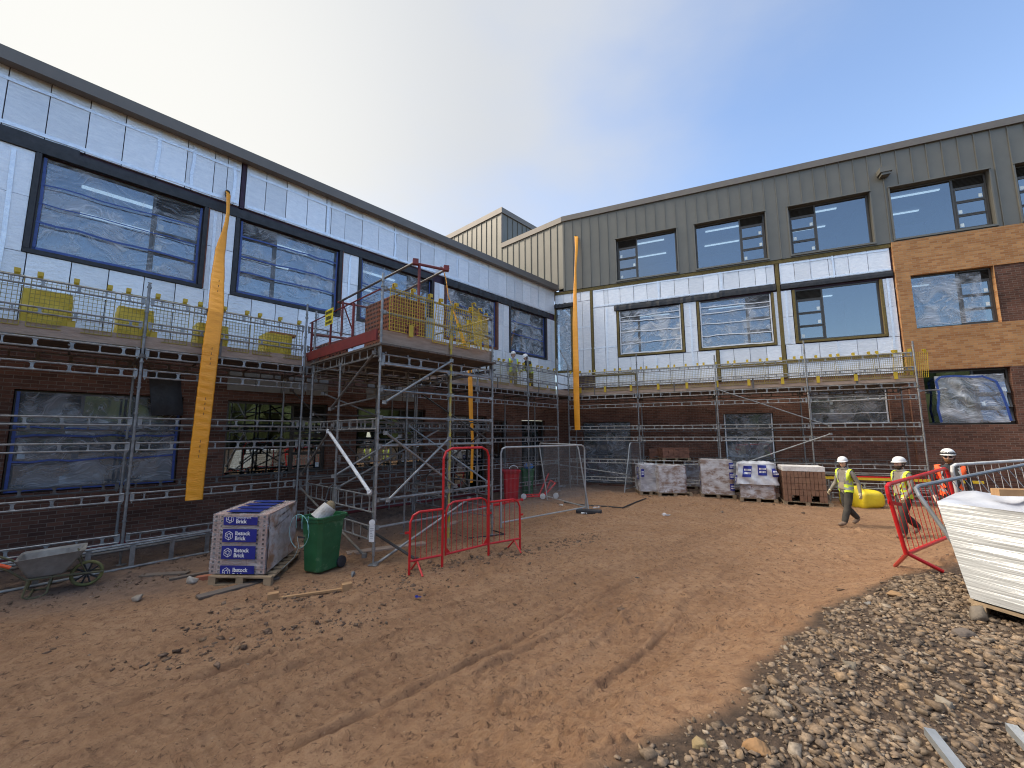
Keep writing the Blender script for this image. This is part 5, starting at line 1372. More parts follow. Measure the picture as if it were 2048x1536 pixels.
# brick beside the pack, splinter board
def cuboid(name, label, cat, p, sx, sy, sz, rz, mat, group=None, tilt=0):
    mb = MB(); Mx = Matrix.Rotation(rz, 3, 'Z') @ Matrix.Rotation(tilt, 3, 'Y')
    mb.cbox(Vector(p) + Vector((0, 0, sz / 2)), sx, sy, sz, M=Mx)
    o = mb.build(name, mat, None, loc=p)
    bv = o.modifiers.new('edge', 'BEVEL'); bv.width = min(sx, sy, sz) * .08; bv.segments = 2
    return tag(o, label, cat, group)
cuboid('brick', 'single orange brick lying against the pallet with blue labels', 'brick', G(408, 1160), .215, .10, .07, .5, m_rbrick)
cuboid('board', 'dark broken board leaning by the blue labelled brick pack', 'board', G(395, 1150), .75, .09, .03, .75, m_boardd)
# broken pallet bearer in the foreground
pa, pb_ = G(536, 1204), G(697, 1184)
tb_ = thing('pallet_bearer', 'broken pallet bearer with a block at each end lying on the mud', 'timber', pa)
d_ = (pb_ - pa); L_ = Vector((d_.x, d_.y, 0)).length; rzb = math.atan2(d_.y, d_.x); T = local(tb_, rzb)
mb = MB(); mb.box(T(.12, .03, .0), T(L_ - .02, .03, .02) - T(.12, .03, 0), T(.12, .085, 0) - T(.12, .03, 0), (0, 0, .03)); mb.build('plank', m_wood, tb_)
mb = MB(); mb.cbox(T(.05, .05, .05), .14, .10, .10, rzb + .15); mb.build('block', m_wood, tb_); mb = MB(); mb.cbox(T(L_ - .03, .06, .06), .14, .10, .10, rzb + .25); mb.build('block', m_wood, tb_)

# ------------------------------------------------------------------ wheelie bins
m_gplast = M('bin_green', (.014, .095, .036), (.022, .125, .050), scale=5, rough=.42, c3=(.20, .30, .18), s3=3.2, w3=(.56, .72), bump=.08)
m_rplast = M('bin_red', (.50, .012, .02), (.42, .01, .018), scale=5, rough=.4)
def bin_body(pos, rz, label, mat, W=.56, D=.68, H=1.0, name='wheelie_bin', detail=True):
    root = thing(name, label, 'bin', pos, None); T = local(root, rz); mb = MB()
    def ring(z, k, ins=0):
        w2, d2 = W / 2 * k - ins, D / 2 * k - ins; c = .06
        return [T(x, y, z) for x, y in ((-w2 + c, -d2), (w2 - c, -d2), (w2, -d2 + c), (w2, d2 - c), (w2 - c, d2), (-w2 + c, d2), (-w2, d2 - c), (-w2, -d2 + c))]
    rings = [ring(.02, .76), ring(.05, .80), ring(H * .55, .88), ring(H * .9, .965), ring(H * .90, 1.03), ring(H * .965, 1.05), ring(H * .965, 1.11), ring(H, 1.11), ring(H, 1.0), ring(H * .5, .84)]
    vs = [p for rg in rings for p in rg]; n = 8
    fs = [(i * n + j, i * n + (j + 1) % n, (i + 1) * n + (j + 1) % n, (i + 1) * n + j) for i in range(len(rings) - 1) for j in range(n)]
    fs += [tuple(range(n - 1, -1, -1)), tuple(range((len(rings) - 1) * n, len(rings) * n))]
    mb.add(vs, fs); o = mb.build('body', mat, root)
    bv = o.modifiers.new('edge', 'BEVEL'); bv.width = .008; bv.segments = 2; bv.limit_method = 'ANGLE'; bv.angle_limit = R_(35)
    if detail:
        for x in (-W * .42, W * .42):
            w_ = MB(); a, b = T(x - .03, D * .40, .10), T(x + .03, D * .40, .10); ax = (b - a)
            w_.lathe(a, [(.03, -.004), (.095, 0), (.10, .012), (.10, ax.length - .012), (.095, ax.length), (.03, ax.length + .004)], 20, ax); w_.build('wheel', m_black, root, smooth=False)
        h = MB(); h.tube(T(-W * .42, D * .60, H * .93), T(W * .42, D * .60, H * .93), .014); h.build('handle', mat, root)
    return root, T
bpz = (G(617, 1148) + G(645, 1156) + G(692, 1140)) / 3
gb, T = bin_body(Vector((-3.38, 7.62, 0)), R_(-24), 'open green wheelie bin full of rubbish with pale streaks down its side', m_gplast, .50, .60, .95)
cb = MB(); r = random.Random(6)
for k in range(3):
    x0 = -.2 + .14 * k
    pts = [T(x0 + .02 * math.sin(q), -.40 - .02 * math.sin(q * 1.3), .99 - q * .11) for q in range(3)]
    cb.path(pts, .004, 5)
loop = [T(-.14 + .24 * math.cos(t), -.385 - .004 * math.cos(t), .72 + .28 * math.sin(t)) for t in [i * .3 for i in range(-5, 16)]]
cb.path(loop, .0045, 5)
tag(cb.build('strap_loop', M('strap_blue', (.25, .52, .55), rough=.4), None, loc=T(0, -.38, .9)), 'thin pale blue strapping hanging over the rim of the open green bin', 'strapping')
cb = MB(); g0 = T(-.18, -.36, .45)
pts = [T(-.20, -.365, .62), T(-.16, -.36, .45), T(-.22, -.39, .28), T(-.34, -.50, .12)]; q = pts[-1]
pts += [Vector((q.x - .18 * math.sin(t), q.y - .18 + .18 * math.cos(t), gz(q.x, q.y) + .03 + .06 * (1 - t / 3.3))) for t in (.4, 1.0, 1.6, 2.2, 2.8, 3.3)]
cb.path(pts, .004, 5); tag(cb.build('strap_tail', M('strap_pale', (.42, .50, .48), rough=.4), None, loc=q), 'pale strapping trailing from the open green bin to the ground', 'strapping')
bk_ = MB(); Mx = Matrix.Rotation(R_(58), 3, 'Y'); c = T(.06, -.05, .98)
bk_.lathe(c, [(.12, -.14), (.13, -.12), (.155, .10), (.16, .13), (.165, .13), (.165, .14)], 20, Vector((-.55, -.35, -.75))); 
tag(bk_.build('bucket', M('bucket_grey', (.55, .53, .50), (.36, .34, .31), scale=5, rough=.55, c3=(.25, .2, .15), s3=4), None, loc=c), 'tipped dirty white bucket stuck in the open green bin', 'bucket')
sk = MB(); sk.ell(T(.05, .08, 1.08), .09, .07, .10, 10, 7); tag(sk.build('sack', M('sack_tan', (.30, .22, .12), (.2, .15, .09), scale=7, rough=.9, bump=.5), None, loc=T(.05, .08, 1.0)), 'tan paper sack poking out of the open green bin', 'sack')
hs = MB(); hs.path([T(.05, -.02, 1.02), T(.0, .02, 1.2), T(-.03, .1, 1.38), T(-.03, .2, 1.45)], .012, 6); tag(hs.build('cable', m_black, None, loc=T(0, 0, 1.1)), 'black cable rising from the open green bin to the scaffold', 'cable')
for k in range(2):
    mb = MB(); mb.fbox  # small stamped plates on the front
pl = MB(); pl.box(T(-.20, -.352, .60), T(-.02, -.352, .60) - T(-.20, -.352, .60), T(0, -.005, 0) - T(0, 0, 0), (0, 0, .03)); pl.build('stamp', m_black, gb)
p = G(1022, 1001); bin_body(Vector((p.x, p.y + .3, 0)), R_(4), 'bright red open bin standing behind the tall fence panel', m_rplast, .62, .62, 1.06, 'wheelie_bin', False)
p = G(1053, 992); bin_body(Vector((p.x + .05, p.y + .35, 0)), R_(4), 'dark green bin close behind the red bin', m_gplast, .50, .55, 1.02, 'wheelie_bin', False)
p = G(1053, 992); bg_ = MB(); bg_.ell((p.x + .1, p.y + .35, 1.10), .20, .16, .13, 12, 8)
o = bg_.build('bin_bag', M('bag_blue', (.03, .20, .62), (.05, .28, .70), scale=7, rough=.3, bump=.6), None, loc=(p.x + .1, p.y + .35, 1.0)); tag(o, 'bright blue plastic bag on top of the dark green bin', 'bag')
p = G(1022, 1001); cb = MB(); cb.path([(p.x + .1 + .16 * math.cos(t), p.y + .2, 1.10 + .12 * math.sin(t)) for t in [i * .35 for i in range(0, 10)]], .012, 6); tag(cb.build('pipe_offcut', m_white, None, loc=(p.x, p.y + .2, 1.05)), 'loop of white pipe sticking out of the red bin', 'pipe')

# ------------------------------------------------------------------ wheelbarrow
wbp = G(171, 1172) - Vector((math.cos(R_(43)), math.sin(R_(43)), 0)) * .70; wb_ = thing('wheelbarrow', 'mud caked grey wheelbarrow with one orange handle parked by the scaffold', 'wheelbarrow', wbp)
q0, q1 = G(95, 1188), G(172, 1168)
dv = Vector((q1.x - q0.x, q1.y - q0.y, 0)).normalized(); rzw = math.atan2(dv.y, dv.x)
rzw = R_(43); T_ = local(wb_, rzw); T = lambda x, y, z: T_(.70 - (.70 - x) * .62 if x < .5 else x, y, z)   # x towards the wheel
m_tray = M('tray_grey', (.25, .24, .22), (.15, .135, .12), scale=4, rough=.7, c3=(.09, .085, .08), s3=3, w3=(.55, .62), bump=.2)
def ringr(x0, x1, hw0, hw1, z0, z1): return [T(x0, -hw0, z0), T(x1, -hw1, z1), T(x1, hw1, z1), T(x0, hw0, z0)]
R1 = ringr(-.28, .30, .17, .15, .27, .27); R2 = ringr(-.50, .66, .33, .30, .57, .60); R3 = ringr(-.52, .68, .355, .325, .60, .63); R4 = ringr(-.46, .62, .29, .26, .565, .59); R5 = ringr(-.26, .28, .15, .13, .30, .30)
rings = [R1, R2, R3, R4, R5]; mb = MB(); vs = [p for rg in rings for p in rg]
fs = [(i * 4 + j, i * 4 + (j + 1) % 4, (i + 1) * 4 + (j + 1) % 4, (i + 1) * 4 + j) for i in range(4) for j in range(4)] + [(3, 2, 1, 0), (16, 17, 18, 19)]
mb.add(vs, fs); o = mb.build('tray', m_tray, wb_); bv = o.modifiers.new('edge', 'BEVEL'); bv.width = .05; bv.segments = 3; bv.limit_method = 'ANGLE'; bv.angle_limit = R_(40)
wl = MB(); c = T(.70, 0, .195); ax = T(0, 1, 0) - T(0, 0, 0)
prof = [(.165 + .03 * math.cos(t), .03 * math.sin(t)) for t in [i * math.pi / 5 for i in range(-5, 6)]]
_x = T(1, 0, 0) - T(0.9, 0, 0); _x.normalize(); wl.path([c + _x * (.172 * math.cos(k * math.pi / 16)) + Vector((0, 0, .172 * math.sin(k * math.pi / 16))) for k in range(33)], .024, 7)
wlo = wl.build('wheel', M('tyre_mossy', (.19, .19, .06), (.12, .11, .05), scale=9, rough=.8), wb_, smooth=True)
sp = MB()
for k in range(10):
    t = 2 * math.pi * k / 10; x_ = T(1, 0, 0) - T(0, 0, 0); x_.normalize(); sp.tube(c, c + x_ * (.152 * math.cos(t)) + Vector((0, 0, .152 * math.sin(t))), .012, 5)
sp.tube(c - ax * .07, c + ax * .07, .022, 8); sp.build('spokes', m_black, wlo)
fr_ = MB()
for s_ in (-1, 1):
    fr_.path([T(-1.08, .29 * s_, .66), T(-.6, .28 * s_, .48), T(-.3, .20 * s_, .275), T(.25, .16 * s_, .255), T(.88, .07 * s_, .20)], .016, 7)
    fr_.path([T(-.26, .20 * s_, .27), T(-.32, .23 * s_, .05), T(-.22, .23 * s_, .015), T(-.02, .23 * s_, .015), T(.06, .22 * s_, .06), T(.10, .17 * s_, .26)], .015, 7)
    fr_.tube(T(.70, .06 * s_, .20), T(.56, .2 * s_, .56), .010, 6)
fr_.tube(T(-.22, -.23, .03), T(-.22, .23, .03), .014); fr_.tube(T(.88, -.07, .20), T(.88, .07, .20), .014); fr_.build('frame', M('frame_rusty', (.085, .085, .06), (.14, .12, .05), scale=8, rough=.8), wb_)
hd = MB(); hd.tube(T(-1.15, -.29, .70), T(-.55, -.275, .50), .024, 8); hd.build('handle', M('handle_orange', (.70, .10, .025), rough=.5), wb_)

# ------------------------------------------------------------------ aluminium unit beam and steel lying along the wall foot
ub = thing('unit_beam', 'aluminium ladder beam standing on edge behind the wheelbarrow', 'beam', G(300, 1142))
p0, p1 = G(-60, 1200), G(418, 1107); dq = (p1 - p0); dq.z = 0; L_ = dq.length; dq.normalize()
Pn = lambda s, z: Vector((p0.x, p0.y, 0)) + dq * s + Vector((0, 0, z))
mb = MB(); mb.tube(Pn(0, .03), Pn(L_, .03), .022, 8); mb.tube(Pn(0, .44), Pn(L_, .44), .022, 8)
mb.build('chord', m_galv, ub)
for k in range(6):
    s = .05 + k * (L_ - .1) / 5; mb = MB(); mb.cbox(Pn(s, .235), .07, .02, .37, math.atan2(dq.y, dq.x)); mb.build('strut', m_galv, ub)
ub['label'] = 'long aluminium ladder beam standing on edge behind the wheelbarrow'
for k in range(4):
    mb = MB(); off = Vector((-dq.y, dq.x, 0)) * (.12 + .07 * k); z = .32 + .035 * (k % 2)
    mb.tube(Pn(-.5 + .2 * k, z) + off, Pn(L_ + .3 - .1 * k, z + .01) + off, .024, 8)
    tag(mb.build('scaffold_tube', m_galv if k % 2 else m_galv_d, None, loc=Pn(L_ / 2, z) + off), 'loose steel tube in the row laid along the foot of the left wall', 'tube', 'steel tubes laid along the wall foot')
# stack of tubes and a yellow beam by the right wall
for k in range(7):
    mb = MB(); z = .95 + .05 * (k // 4); o = 1.74 + .055 * (k % 4)
    mb.tube(RP(10.1 + .1 * (k % 3), o, z), RP(12.9 - .1 * k, o, z + .01), .024, 8)
    tag(mb.build('scaffold_tube', m_galv_d, None, loc=RP(10.4, o, z)), 'grey steel tube in the rack behind the walking workers', 'tube', 'steel tubes racked by the right wall')
mb = MB(); mb.fbox('R', 9.9, 14.2, 1.96, 2.02, .80, .88); tag(mb.build('beam', m_yellow, None, loc=RP(10.7, 2.27, .8)), 'long yellow beam lying level behind the three walking workers', 'beam')
mb = MB(); mb.fbox('R', 10.9, 12.7, 1.97, 2.01, .885, .925); tag(mb.build('beam', m_red, None, loc=RP(10.7, 2.33, .89)), 'short dark red beam lying on the yellow beam', 'beam')
rk = thing('tube_rack', 'low galvanised rack carrying the steel tubes behind the workers', 'rack', RP(11.8, 1.9, 0))
for b in (10.3, 11.8, 13.3):
    mb = MB(); mb.tube(RP(b, 1.72, 0), RP(b, 1.72, .92), .024); mb.tube(RP(b, 2.04, 0), RP(b, 2.04, .78), .024); mb.tube(RP(b, 1.72, .76), RP(b, 2.04, .76), .022); mb.build('trestle', m_galv, rk)
lattice(rk, RP(10.3, 2.08, .70), RP(13.3, 2.08, .70), .16); lattice(rk, RP(10.3, 2.08, .35), RP(13.3, 2.08, .35), .16)

# ------------------------------------------------------------------ barriers and fence panels
def bar_gate():
    P_ = [G(818, 1150), G(884, 1136), G(977, 1111), G(1040, 1099)]
    root = thing('pedestrian_gate', 'bright red steel barrier with a tall hoop gateway in its middle', 'barrier', (P_[1] + P_[2]) / 2)
    Z = Vector((0, 0, 1))
    def panel(a, b, h, side):
        mb = MB(); d = (b - a).normalized()
        if side < 0: pts = [a + Z * .0, a + Z * (h - .16), a + d * .05 + Z * (h - .05), a + d * .16 + Z * h, b + Z * h]
        else: pts = [b + Z * .0, b + Z * (h - .16), b - d * .05 + Z * (h - .05), b - d * .16 + Z * h, a + Z * h]
        mb.path(pts, .021, 8); mb.tube(a + Z * .22, b + Z * .22, .019)
        mb.build('panel_frame', m_red, root); L = (b - a).length; n = 5; mb = MB()
        for k in range(1, n + 1): q = a + d * (L * k / (n + 1)); mb.tube(q + Z * .22, q + Z * (h - .01), .006, 6)
        mb.build('infill_bars', m_red, root)
        mb = MB(); q = (a if side < 0 else b) + d * (-side * .14); nrm = Vector((-d.y, d.x, 0))
        for s_ in (-1, 1): mb.tube(q + Z * .2, q + nrm * .24 * s_ + Z * .01, .017)
        mb.build('foot', m_red, root)
        mb = MB(); e = a if side < 0 else b; mb.box(e - d * (0.09 if side < 0 else 0) + Z * (h * .66), d * .09, nrm * .012, Z * .04); mb.build('coupling', m_red, root)
    panel(P_[0], P_[1], 1.02, -1); panel(P_[2], P_[3], 1.02, 1)
    a, b = P_[1], P_[2]; d = (b - a).normalized(); h = 2.1
    mb = MB(); mb.path([a, a + Z * (h - .18), a + d * .05 + Z * (h - .06), a + d * .18 + Z * h, b - d * .18 + Z * h, b - d * .05 + Z * (h - .06), b + Z * (h - .18), b], .023, 8); mb.build('hoop', m_red, root)
    mb = MB(); a2, b2 = a + d * .07, b - d * .03; h2 = 1.12
    mb.path([a2 + Z * .20, a2 + Z * (h2 - .16), a2 + d * .05 + Z * (h2 - .05), a2 + d * .16 + Z * h2, b2 - d * .16 + Z * h2, b2 - d * .05 + Z * (h2 - .05), b2 + Z * (h2 - .16), b2 + Z * .20], .019, 8); mb.tube(a2 + Z * .22, b2 + Z * .22, .019)
    for e, s_ in ((a2, 1), (b2, -1)): mb.prism([e + Z * .22, e + Z * .36, e + d * .12 * s_ + Z * .22], Vector((-d.y, d.x, 0)) * .01)
    lf = mb.build('gate_leaf', m_red, root); mb = MB()
    for k in range(1, 8): q = a2 + (b2 - a2) * (k / 8); mb.tube(q + Z * .22, q + Z * (h2 - .01), .006, 6)
    mb.build('infill_bars', m_red, lf)
    mb = MB(); mb.box(b2 + Z * .78, d * .11, Vector((-d.y, d.x, 0)) * .02, Z * .045); mb.build('latch', m_red, lf)
bar_gate()
m_galvl = M('fence_galv', (.50, .51, .51), (.38, .39, .39), scale=7, rough=.45, metal=.4)
def fence_panel(bl, br, h, label, lean=Vector((0, 0, 0)), foot=True):
    root = thing('mesh_fence', label, 'fence panel', (bl + br) / 2, 'galvanised mesh fence panels round the corner')
    d = br - bl; L = d.length; d.normalize(); up = (Vector((0, 0, h)) + lean); Z = up.normalized(); H = up.length
    P_ = lambda s, t: bl + d * s + Z * t
    mb = MB(); mb.path([P_(0, 0), P_(0, H - .15), P_(.04, H - .04), P_(.15, H), P_(L - .15, H), P_(L - .04, H - .04), P_(L, H - .15), P_(L, 0)], .024, 8)
    mb.tube(P_(0, .13), P_(L, .13), .021); mb.build('tube_frame', m_galvl, root)
    mb = MB(); n = int(L / .045)
    for k in range(1, n): mb.tube(P_(L * k / n, .13), P_(L * k / n, H - .01), .0024, 4, caps=False)
    for z in (.5, .85, 1.2, 1.55): mb.tube(P_(0, z), P_(L, z), .003, 4, caps=False)
    mb.build('wire_mesh', m_galv, root)
    return root
a, b = G(1002, 1056), G(1172, 1023)
fence_panel(a, b, 2.02, 'mesh fence panel parallel to the loading tower, in front of the red bin')
c1, c2 = G(1095, 1000), G(1178, 1024)
fence_panel(c1, c2, 2.03, 'leaning mesh fence panel swung across the doorway from the rubber foot', Vector((-.28, .1, 0)))
e1, e2 = G(1249, 985), G(1281, 968)
fence_panel(e1, Vector((6.0, 19.0, 0)), 2.0, 'mesh fence panel seen nearly edge on beside the wrapped double door', Vector((.35, .2, 0)))
ft = MB(); p = G(1178, 1027); Mx = Matrix.Rotation(R_(-18), 3, 'Z'); ft.cbox(p + Vector((0, 0, .06)), .75, .22, .12, M=Mx)
o = ft.build('rubber_block', m_black, None, loc=p); bv = o.modifiers.new('edge', 'BEVEL'); bv.width = .03; bv.segments = 2; tag(o, 'black rubber block holding the corner of the fence panels', 'fence foot')
# barriers on the mound at the right
def crowd_barrier(bl, tl, tr, br, label, mat, n=14, r=.021, feet=None, name='crowd_barrier'):
    root = thing(name, label, 'barrier', (bl + br) / 2)
    c = .12; mb = MB()
    def mixp(p, q, d): v = q - p; return p + v.normalized() * d
    mb.path([bl, mixp(tl, bl, c), tl.lerp((mixp(tl, bl, c) + mixp(tl, tr, c)) / 2, .45), mixp(tl, tr, c), mixp(tr, tl, c), tr.lerp((mixp(tr, tl, c) + mixp(tr, br, c)) / 2, .45), mixp(tr, br, c), mixp(br, tr, c), br.lerp((mixp(br, tr, c) + mixp(br, bl, c)) / 2, .45), mixp(br, bl, c), mixp(bl, br, c), bl.lerp((mixp(bl, br, c) + mixp(bl, tl, c)) / 2, .45), mixp(bl, tl, c)], r, 9)
    mb.build('tube_frame', mat, root); mb = MB()
    for k in range(1, n): t = k / n; mb.tube(bl.lerp(br, t), tl.lerp(tr, t), .0052, 6)
    mb.build('infill_bars', mat, root)
    for f in (feet or []):
        mb = MB(); mb.tube(f[0], f[1], r * .95, 8); mb.build('foot', mat, root)
    return root
rbl, rtl = GY(1812, 1108, 6.20), GY(1771, 970, 6.15); rtr, rbr = GY(1893, 936, 7.55), GY(1925, 1062, 7.65)
f0, f1 = G(1790, 1132), G(1886, 1143)
crowd_barrier(rbl, rtl, rtr, rbr, 'red crowd barrier leaning at the edge of the gravel mound', m_red, 15, .027, [(rbl + (rbr - rbl) * .02, f0), (rbl + (rbr - rbl) * .02, f1)])
mb = MB(); ca = GY(1778, 1008, 6.15); cb_ = GY(1805, 1013, 6.3); mb.box(ca, cb_ - ca, (0, .02, 0), (0, 0, .05)); mb.build('lug', m_red, bpy.data.objects['crowd_barrier'])
m_grey = M('barrier_galv', (.30, .32, .34), (.22, .235, .25), scale=5, rough=.45, metal=.4)
gbl, gtl = GY(1935, 1125, 5.35), GY(1826, 974, 5.75); gtr = GY(2075, 924, 6.7); gbr = gbl + (gtr - gtl)
crowd_barrier(gbl, gtl, gtr, gbr, 'grey galvanised crowd barrier leaning behind the white wrapped pallet', m_grey, 11, .026, [(GY(1945, 1120, 5.3), G(1925, 1138))])
bpy.data.objects['crowd_barrier.001']
wtl, wtr = GY(1902, 930, 7.4), GY(2110, 917, 8.2); wbl = GY(1928, 1050, 7.5); wbr = wbl + (wtr - wtl)
m_wbar = M('barrier_white', (.66, .66, .65), (.50, .50, .49), scale=6, rough=.5)
crowd_barrier(wbl, wtl, wtr, wbr, 'white crowd barrier standing furthest back on the mound', m_wbar, 14, .028)

# ------------------------------------------------------------------ white wrapped pack at the right edge
za = 1.56
A_ = G(1875, 1004, 0); 
def ZP(px, py, z): d = ray(px, py); t = (z - CAM_H) / d.z; return CAM + d * t
Ta, Tb, Tc = ZP(1874, 1003, za), ZP(2048, 1025, za), ZP(1928, 978, za)
ux = (Tb - Ta).normalized(); uy = (Tc - Ta).normalized()
Bm = ZP(1941, 1196, .60); ws = thing('wrapped_pack', 'big white stretch wrapped pack with a piece of timber on top at the right edge', 'wrapped pack', Vector((Ta.x, Ta.y, gz(Ta.x, Ta.y))))
WX, WY = 1.25, 1.15
down = Bm - Ta
def WP(x, y, v): return Ta + ux * x + uy * y + down * (1 - v) * 1 + ((Vector((ux.x, ux.y, 0)) * (-(x - WX / 2)) + Vector((uy.x, uy.y, 0)) * (-(y - WY / 2))) * 0.0)
mb = MB(); r = random.Random(9)
phs = [(r.uniform(20, 60), r.uniform(.5, 3), r.uniform(0, 6.28)) for _ in range(10)]
def side(p0, p1, nrm):
    def fn(u, v):
        fold = sum(math.sin(f * v + g_ * u * 2 + p) for f, g_, p in phs) / 10
        big = .015 * math.sin(5 * u + 2 * v)
        e = min(1, 12 * v) * (1 if v < .97 else (1 - v) * 33)
        x, y = p0[0] + (p1[0] - p0[0]) * u, p0[1] + (p1[1] - p0[1]) * u
        return WP(x, y, v) + nrm * (.012 * fold * (.25 + .75 * sstep(.05, .4, np.float64(u))) + big) * e
    mb.grid(fn, 26, 90)
side((0, 0), (WX, 0), -uy); side((WX, 0), (WX, WY), ux); side((WX, WY), (0, WY), uy); side((0, WY), (0, 0), -ux)
mb.build('stretch_wrap', M('wrap_bright', (.50, .51, .51), (.40, .41, .41), scale=2, rough=.25, bump=.55, bscale=2.2, stretch=(.7, .7, 22), spec=.7), ws, smooth=True)
mb = MB()
def topf(u, v):
    e = min(1, 5 * min(u, 1 - u, v, 1 - v)); x, y = u * WX, v * WY
    return WP(x, y, 1) + Vector((0, 0, e * (.035 + .03 * math.sin(4 * x + 2) * math.cos(5 * y) + .018 * math.sin(13 * x + 7 * y) + .05 * sstep(.35, .8, np.float64(v)))))
mb.grid(topf, 40, 40); mb.build('top_sheet', M('sheet_white', (.52, .54, .59), (.42, .45, .52), scale=3, rough=.3, bump=.5, bscale=6, c3=(.25, .25, .27), s3=14, w3=(.72, .76)), ws, smooth=True)
t0, t1 = ZP(2000, 992, za + .12), ZP(2110, 994, za + .12)
dv = (t1 - t0).normalized(); mb = MB(); mb.box(t0, dv * .9, Vector((-dv.y, dv.x, 0)) * .10, (0, 0, .07)); o = mb.build('timber_offcut', m_wood, None, loc=t0); tag(o, 'sawn timber offcut lying on the white wrapped pack', 'timber')
pb = Bm + Vector((0, 0, -.16)); mb = MB()
for k in range(6): mb.box(pb + uy * (k * .19) - ux * .02 + Vector((0, 0, .11)), ux * 1.3, uy * .1, (0, 0, .03))
for k in range(3): mb.box(pb + ux * (k * .55) - uy * .02, ux * .12, uy * 1.1, (0, 0, .108))
for k in range(3): mb.box(pb + uy * (k * .5) - ux * .02 - Vector((0, 0, .03)), ux * 1.3, uy * .1, (0, 0, .028))
tag(mb.build('pallet', m_pal, None, loc=pb), 'pale pallet under the big white wrapped pack', 'pallet')
# galvanised channels in the bottom right corner
for k, (q0, q1, lb) in enumerate((((1849, 1472), (1915, 1560), 'galvanised steel channel lying on the gravel, left of two'), ((2012, 1463), (2075, 1535), 'galvanised steel channel lying on the gravel in the very corner'))):
    p0, p1 = G(*q0), G(*q1); p0.z += .05; p1.z += .05; d = (p1 - p0).normalized(); n = Vector((-d.y, d.x, 0)).normalized(); mb = MB()
    L = 1.2; mb.box(p0, d * L, n * .055, (0, 0, .003)); mb.box(p0, d * L, n * .003, (0, 0, -.045)); mb.box(p0 + n * .052, d * L, n * .003, (0, 0, -.045))
    tag(mb.build('steel_channel', M('channel_galv', (.52, .55, .57), (.42, .45, .47), scale=9, rough=.32, metal=.6), None, loc=p0), lb, 'steel channel')

# ------------------------------------------------------------------ brick packs in front of the right wing
m_shiny = film_mat('pack_sheet', (.74, .74, .77), .45, .95, 3.0, (1, 1, 1.5), .2)
def pack(p, rz, W, D, H, label, mode, pl_label, seed, labels=(), Lp=None, Dp=None):
    pallet(p, rz, pl_label, Lp or W + .12, Dp or D + .05)
    root = thing('brick_pack', label, 'brick pack', p + Vector((0, 0, .145)), 'brick packs in front of the right wing'); T0 = local(root, rz)
    T = lambda x, y, z: T0(x + .05, y + .03, z)
    nx, ny, nz = max(2, int(W / .218)), max(2, int(D / .105)), max(2, int(H / .068))
    sx, sy, sz = W / nx, D / ny, H / nz
    bricks(root, T, nx, ny, nz, sx, sy, sz, m_dbrick if mode != 'pink' else m_pinkbrick, seed=seed)
    if mode in ('wrap', 'pink'):
        s_ = wrap_surface(T, W, D, H + .01, .022, seed, 60, 24, 0, m_wrap, root)
    elif mode == 'sheet':
        s_ = wrap_surface(T, W, D, H + .02, .045, seed, 60, 24, -.06, m_shiny, root, lumps=2.2)
    elif mode == 'half':
        s_ = wrap_surface(T, W, D, H + .01, .022, seed, 60, 24, 0, m_wrap, root)
        up = lambda x, y, z: T(x - .03, y - .03, z + H * .42)
        s2 = wrap_surface(up, W + .06, D + .06, H * .62, .05, seed + 3, 60, 20, -.1, M('sheet_grey', (.66, .67, .70), (.45, .45, .48), scale=4, rough=.25, bump=.6, bscale=7), root, lumps=3, name='loose_sheet')
    for (u0, v0, uw, vh, shear) in labels:
        mb = MB(); fn = s2 if mode == 'half' else s_
        mb.grid(lambda u, v: fn(u0 + uw * u + shear * v, v0 + vh * v, .012), 8, 8); lb = mb.build('label', m_label, root)
        mb = MB(); rr = random.Random(seed)
        for ln in range(2):
            x = .15
            while x < .85:
                d = rr.uniform(.05, .12); y = .25 + .3 * ln
                mb.grid(lambda u, v: fn(u0 + uw * (x + d * u) + shear * (y + .18 * v), v0 + vh * (y + .18 * v), .017), 1, 1); x += d + .05
        mb.build('lettering', m_print, lb)
    return root, T
def gp(px, py): p = G(px, py); return p
pack(gp(1280, 990), R_(-6), .72, .9, .98, 'pack under loose grey sheet with blue print, furthest left by the fence panel', 'sheet', 'pallet under the loosely sheeted pack beside the fence panel', 11, [(.87, .45, .10, .2, 0), (.87, .72, .10, .18, 0), (.01, .55, .035, .3, 0)])
pack(gp(1317, 993), R_(-3), 1.02, .95, .98, 'clear wrapped dusty pack on a projecting pale pallet, second from the fence panel', 'wrap', 'pale pallet projecting under the dusty wrapped pack', 12, [], 1.28)
rt, T = pack(gp(1402, 995), R_(-21), 1.06, .95, 1.22, 'tall wrapped pack with blue labels down both edges', 'wrap', 'pallet under the tall pack with labels down both edges', 13, [(.235, .12, .05, .2, 0), (.235, .45, .05, .2, 0), (.235, .75, .05, .18, 0), (.955, .15, .04, .22, 0), (.955, .6, .04, .2, 0)])
pack(gp(1480, 1003), R_(-28), 1.02, .95, 1.12, 'pack with crumpled grey sheet and slanted blue labels over its top', 'half', 'nearest pallet of the row, under the crumpled sheet', 14, [(.03, .35, .06, .55, .01), (.14, .45, .06, .5, .0), (.235, .4, .05, .4, 0), (.965, .05, .03, .35, 0)])
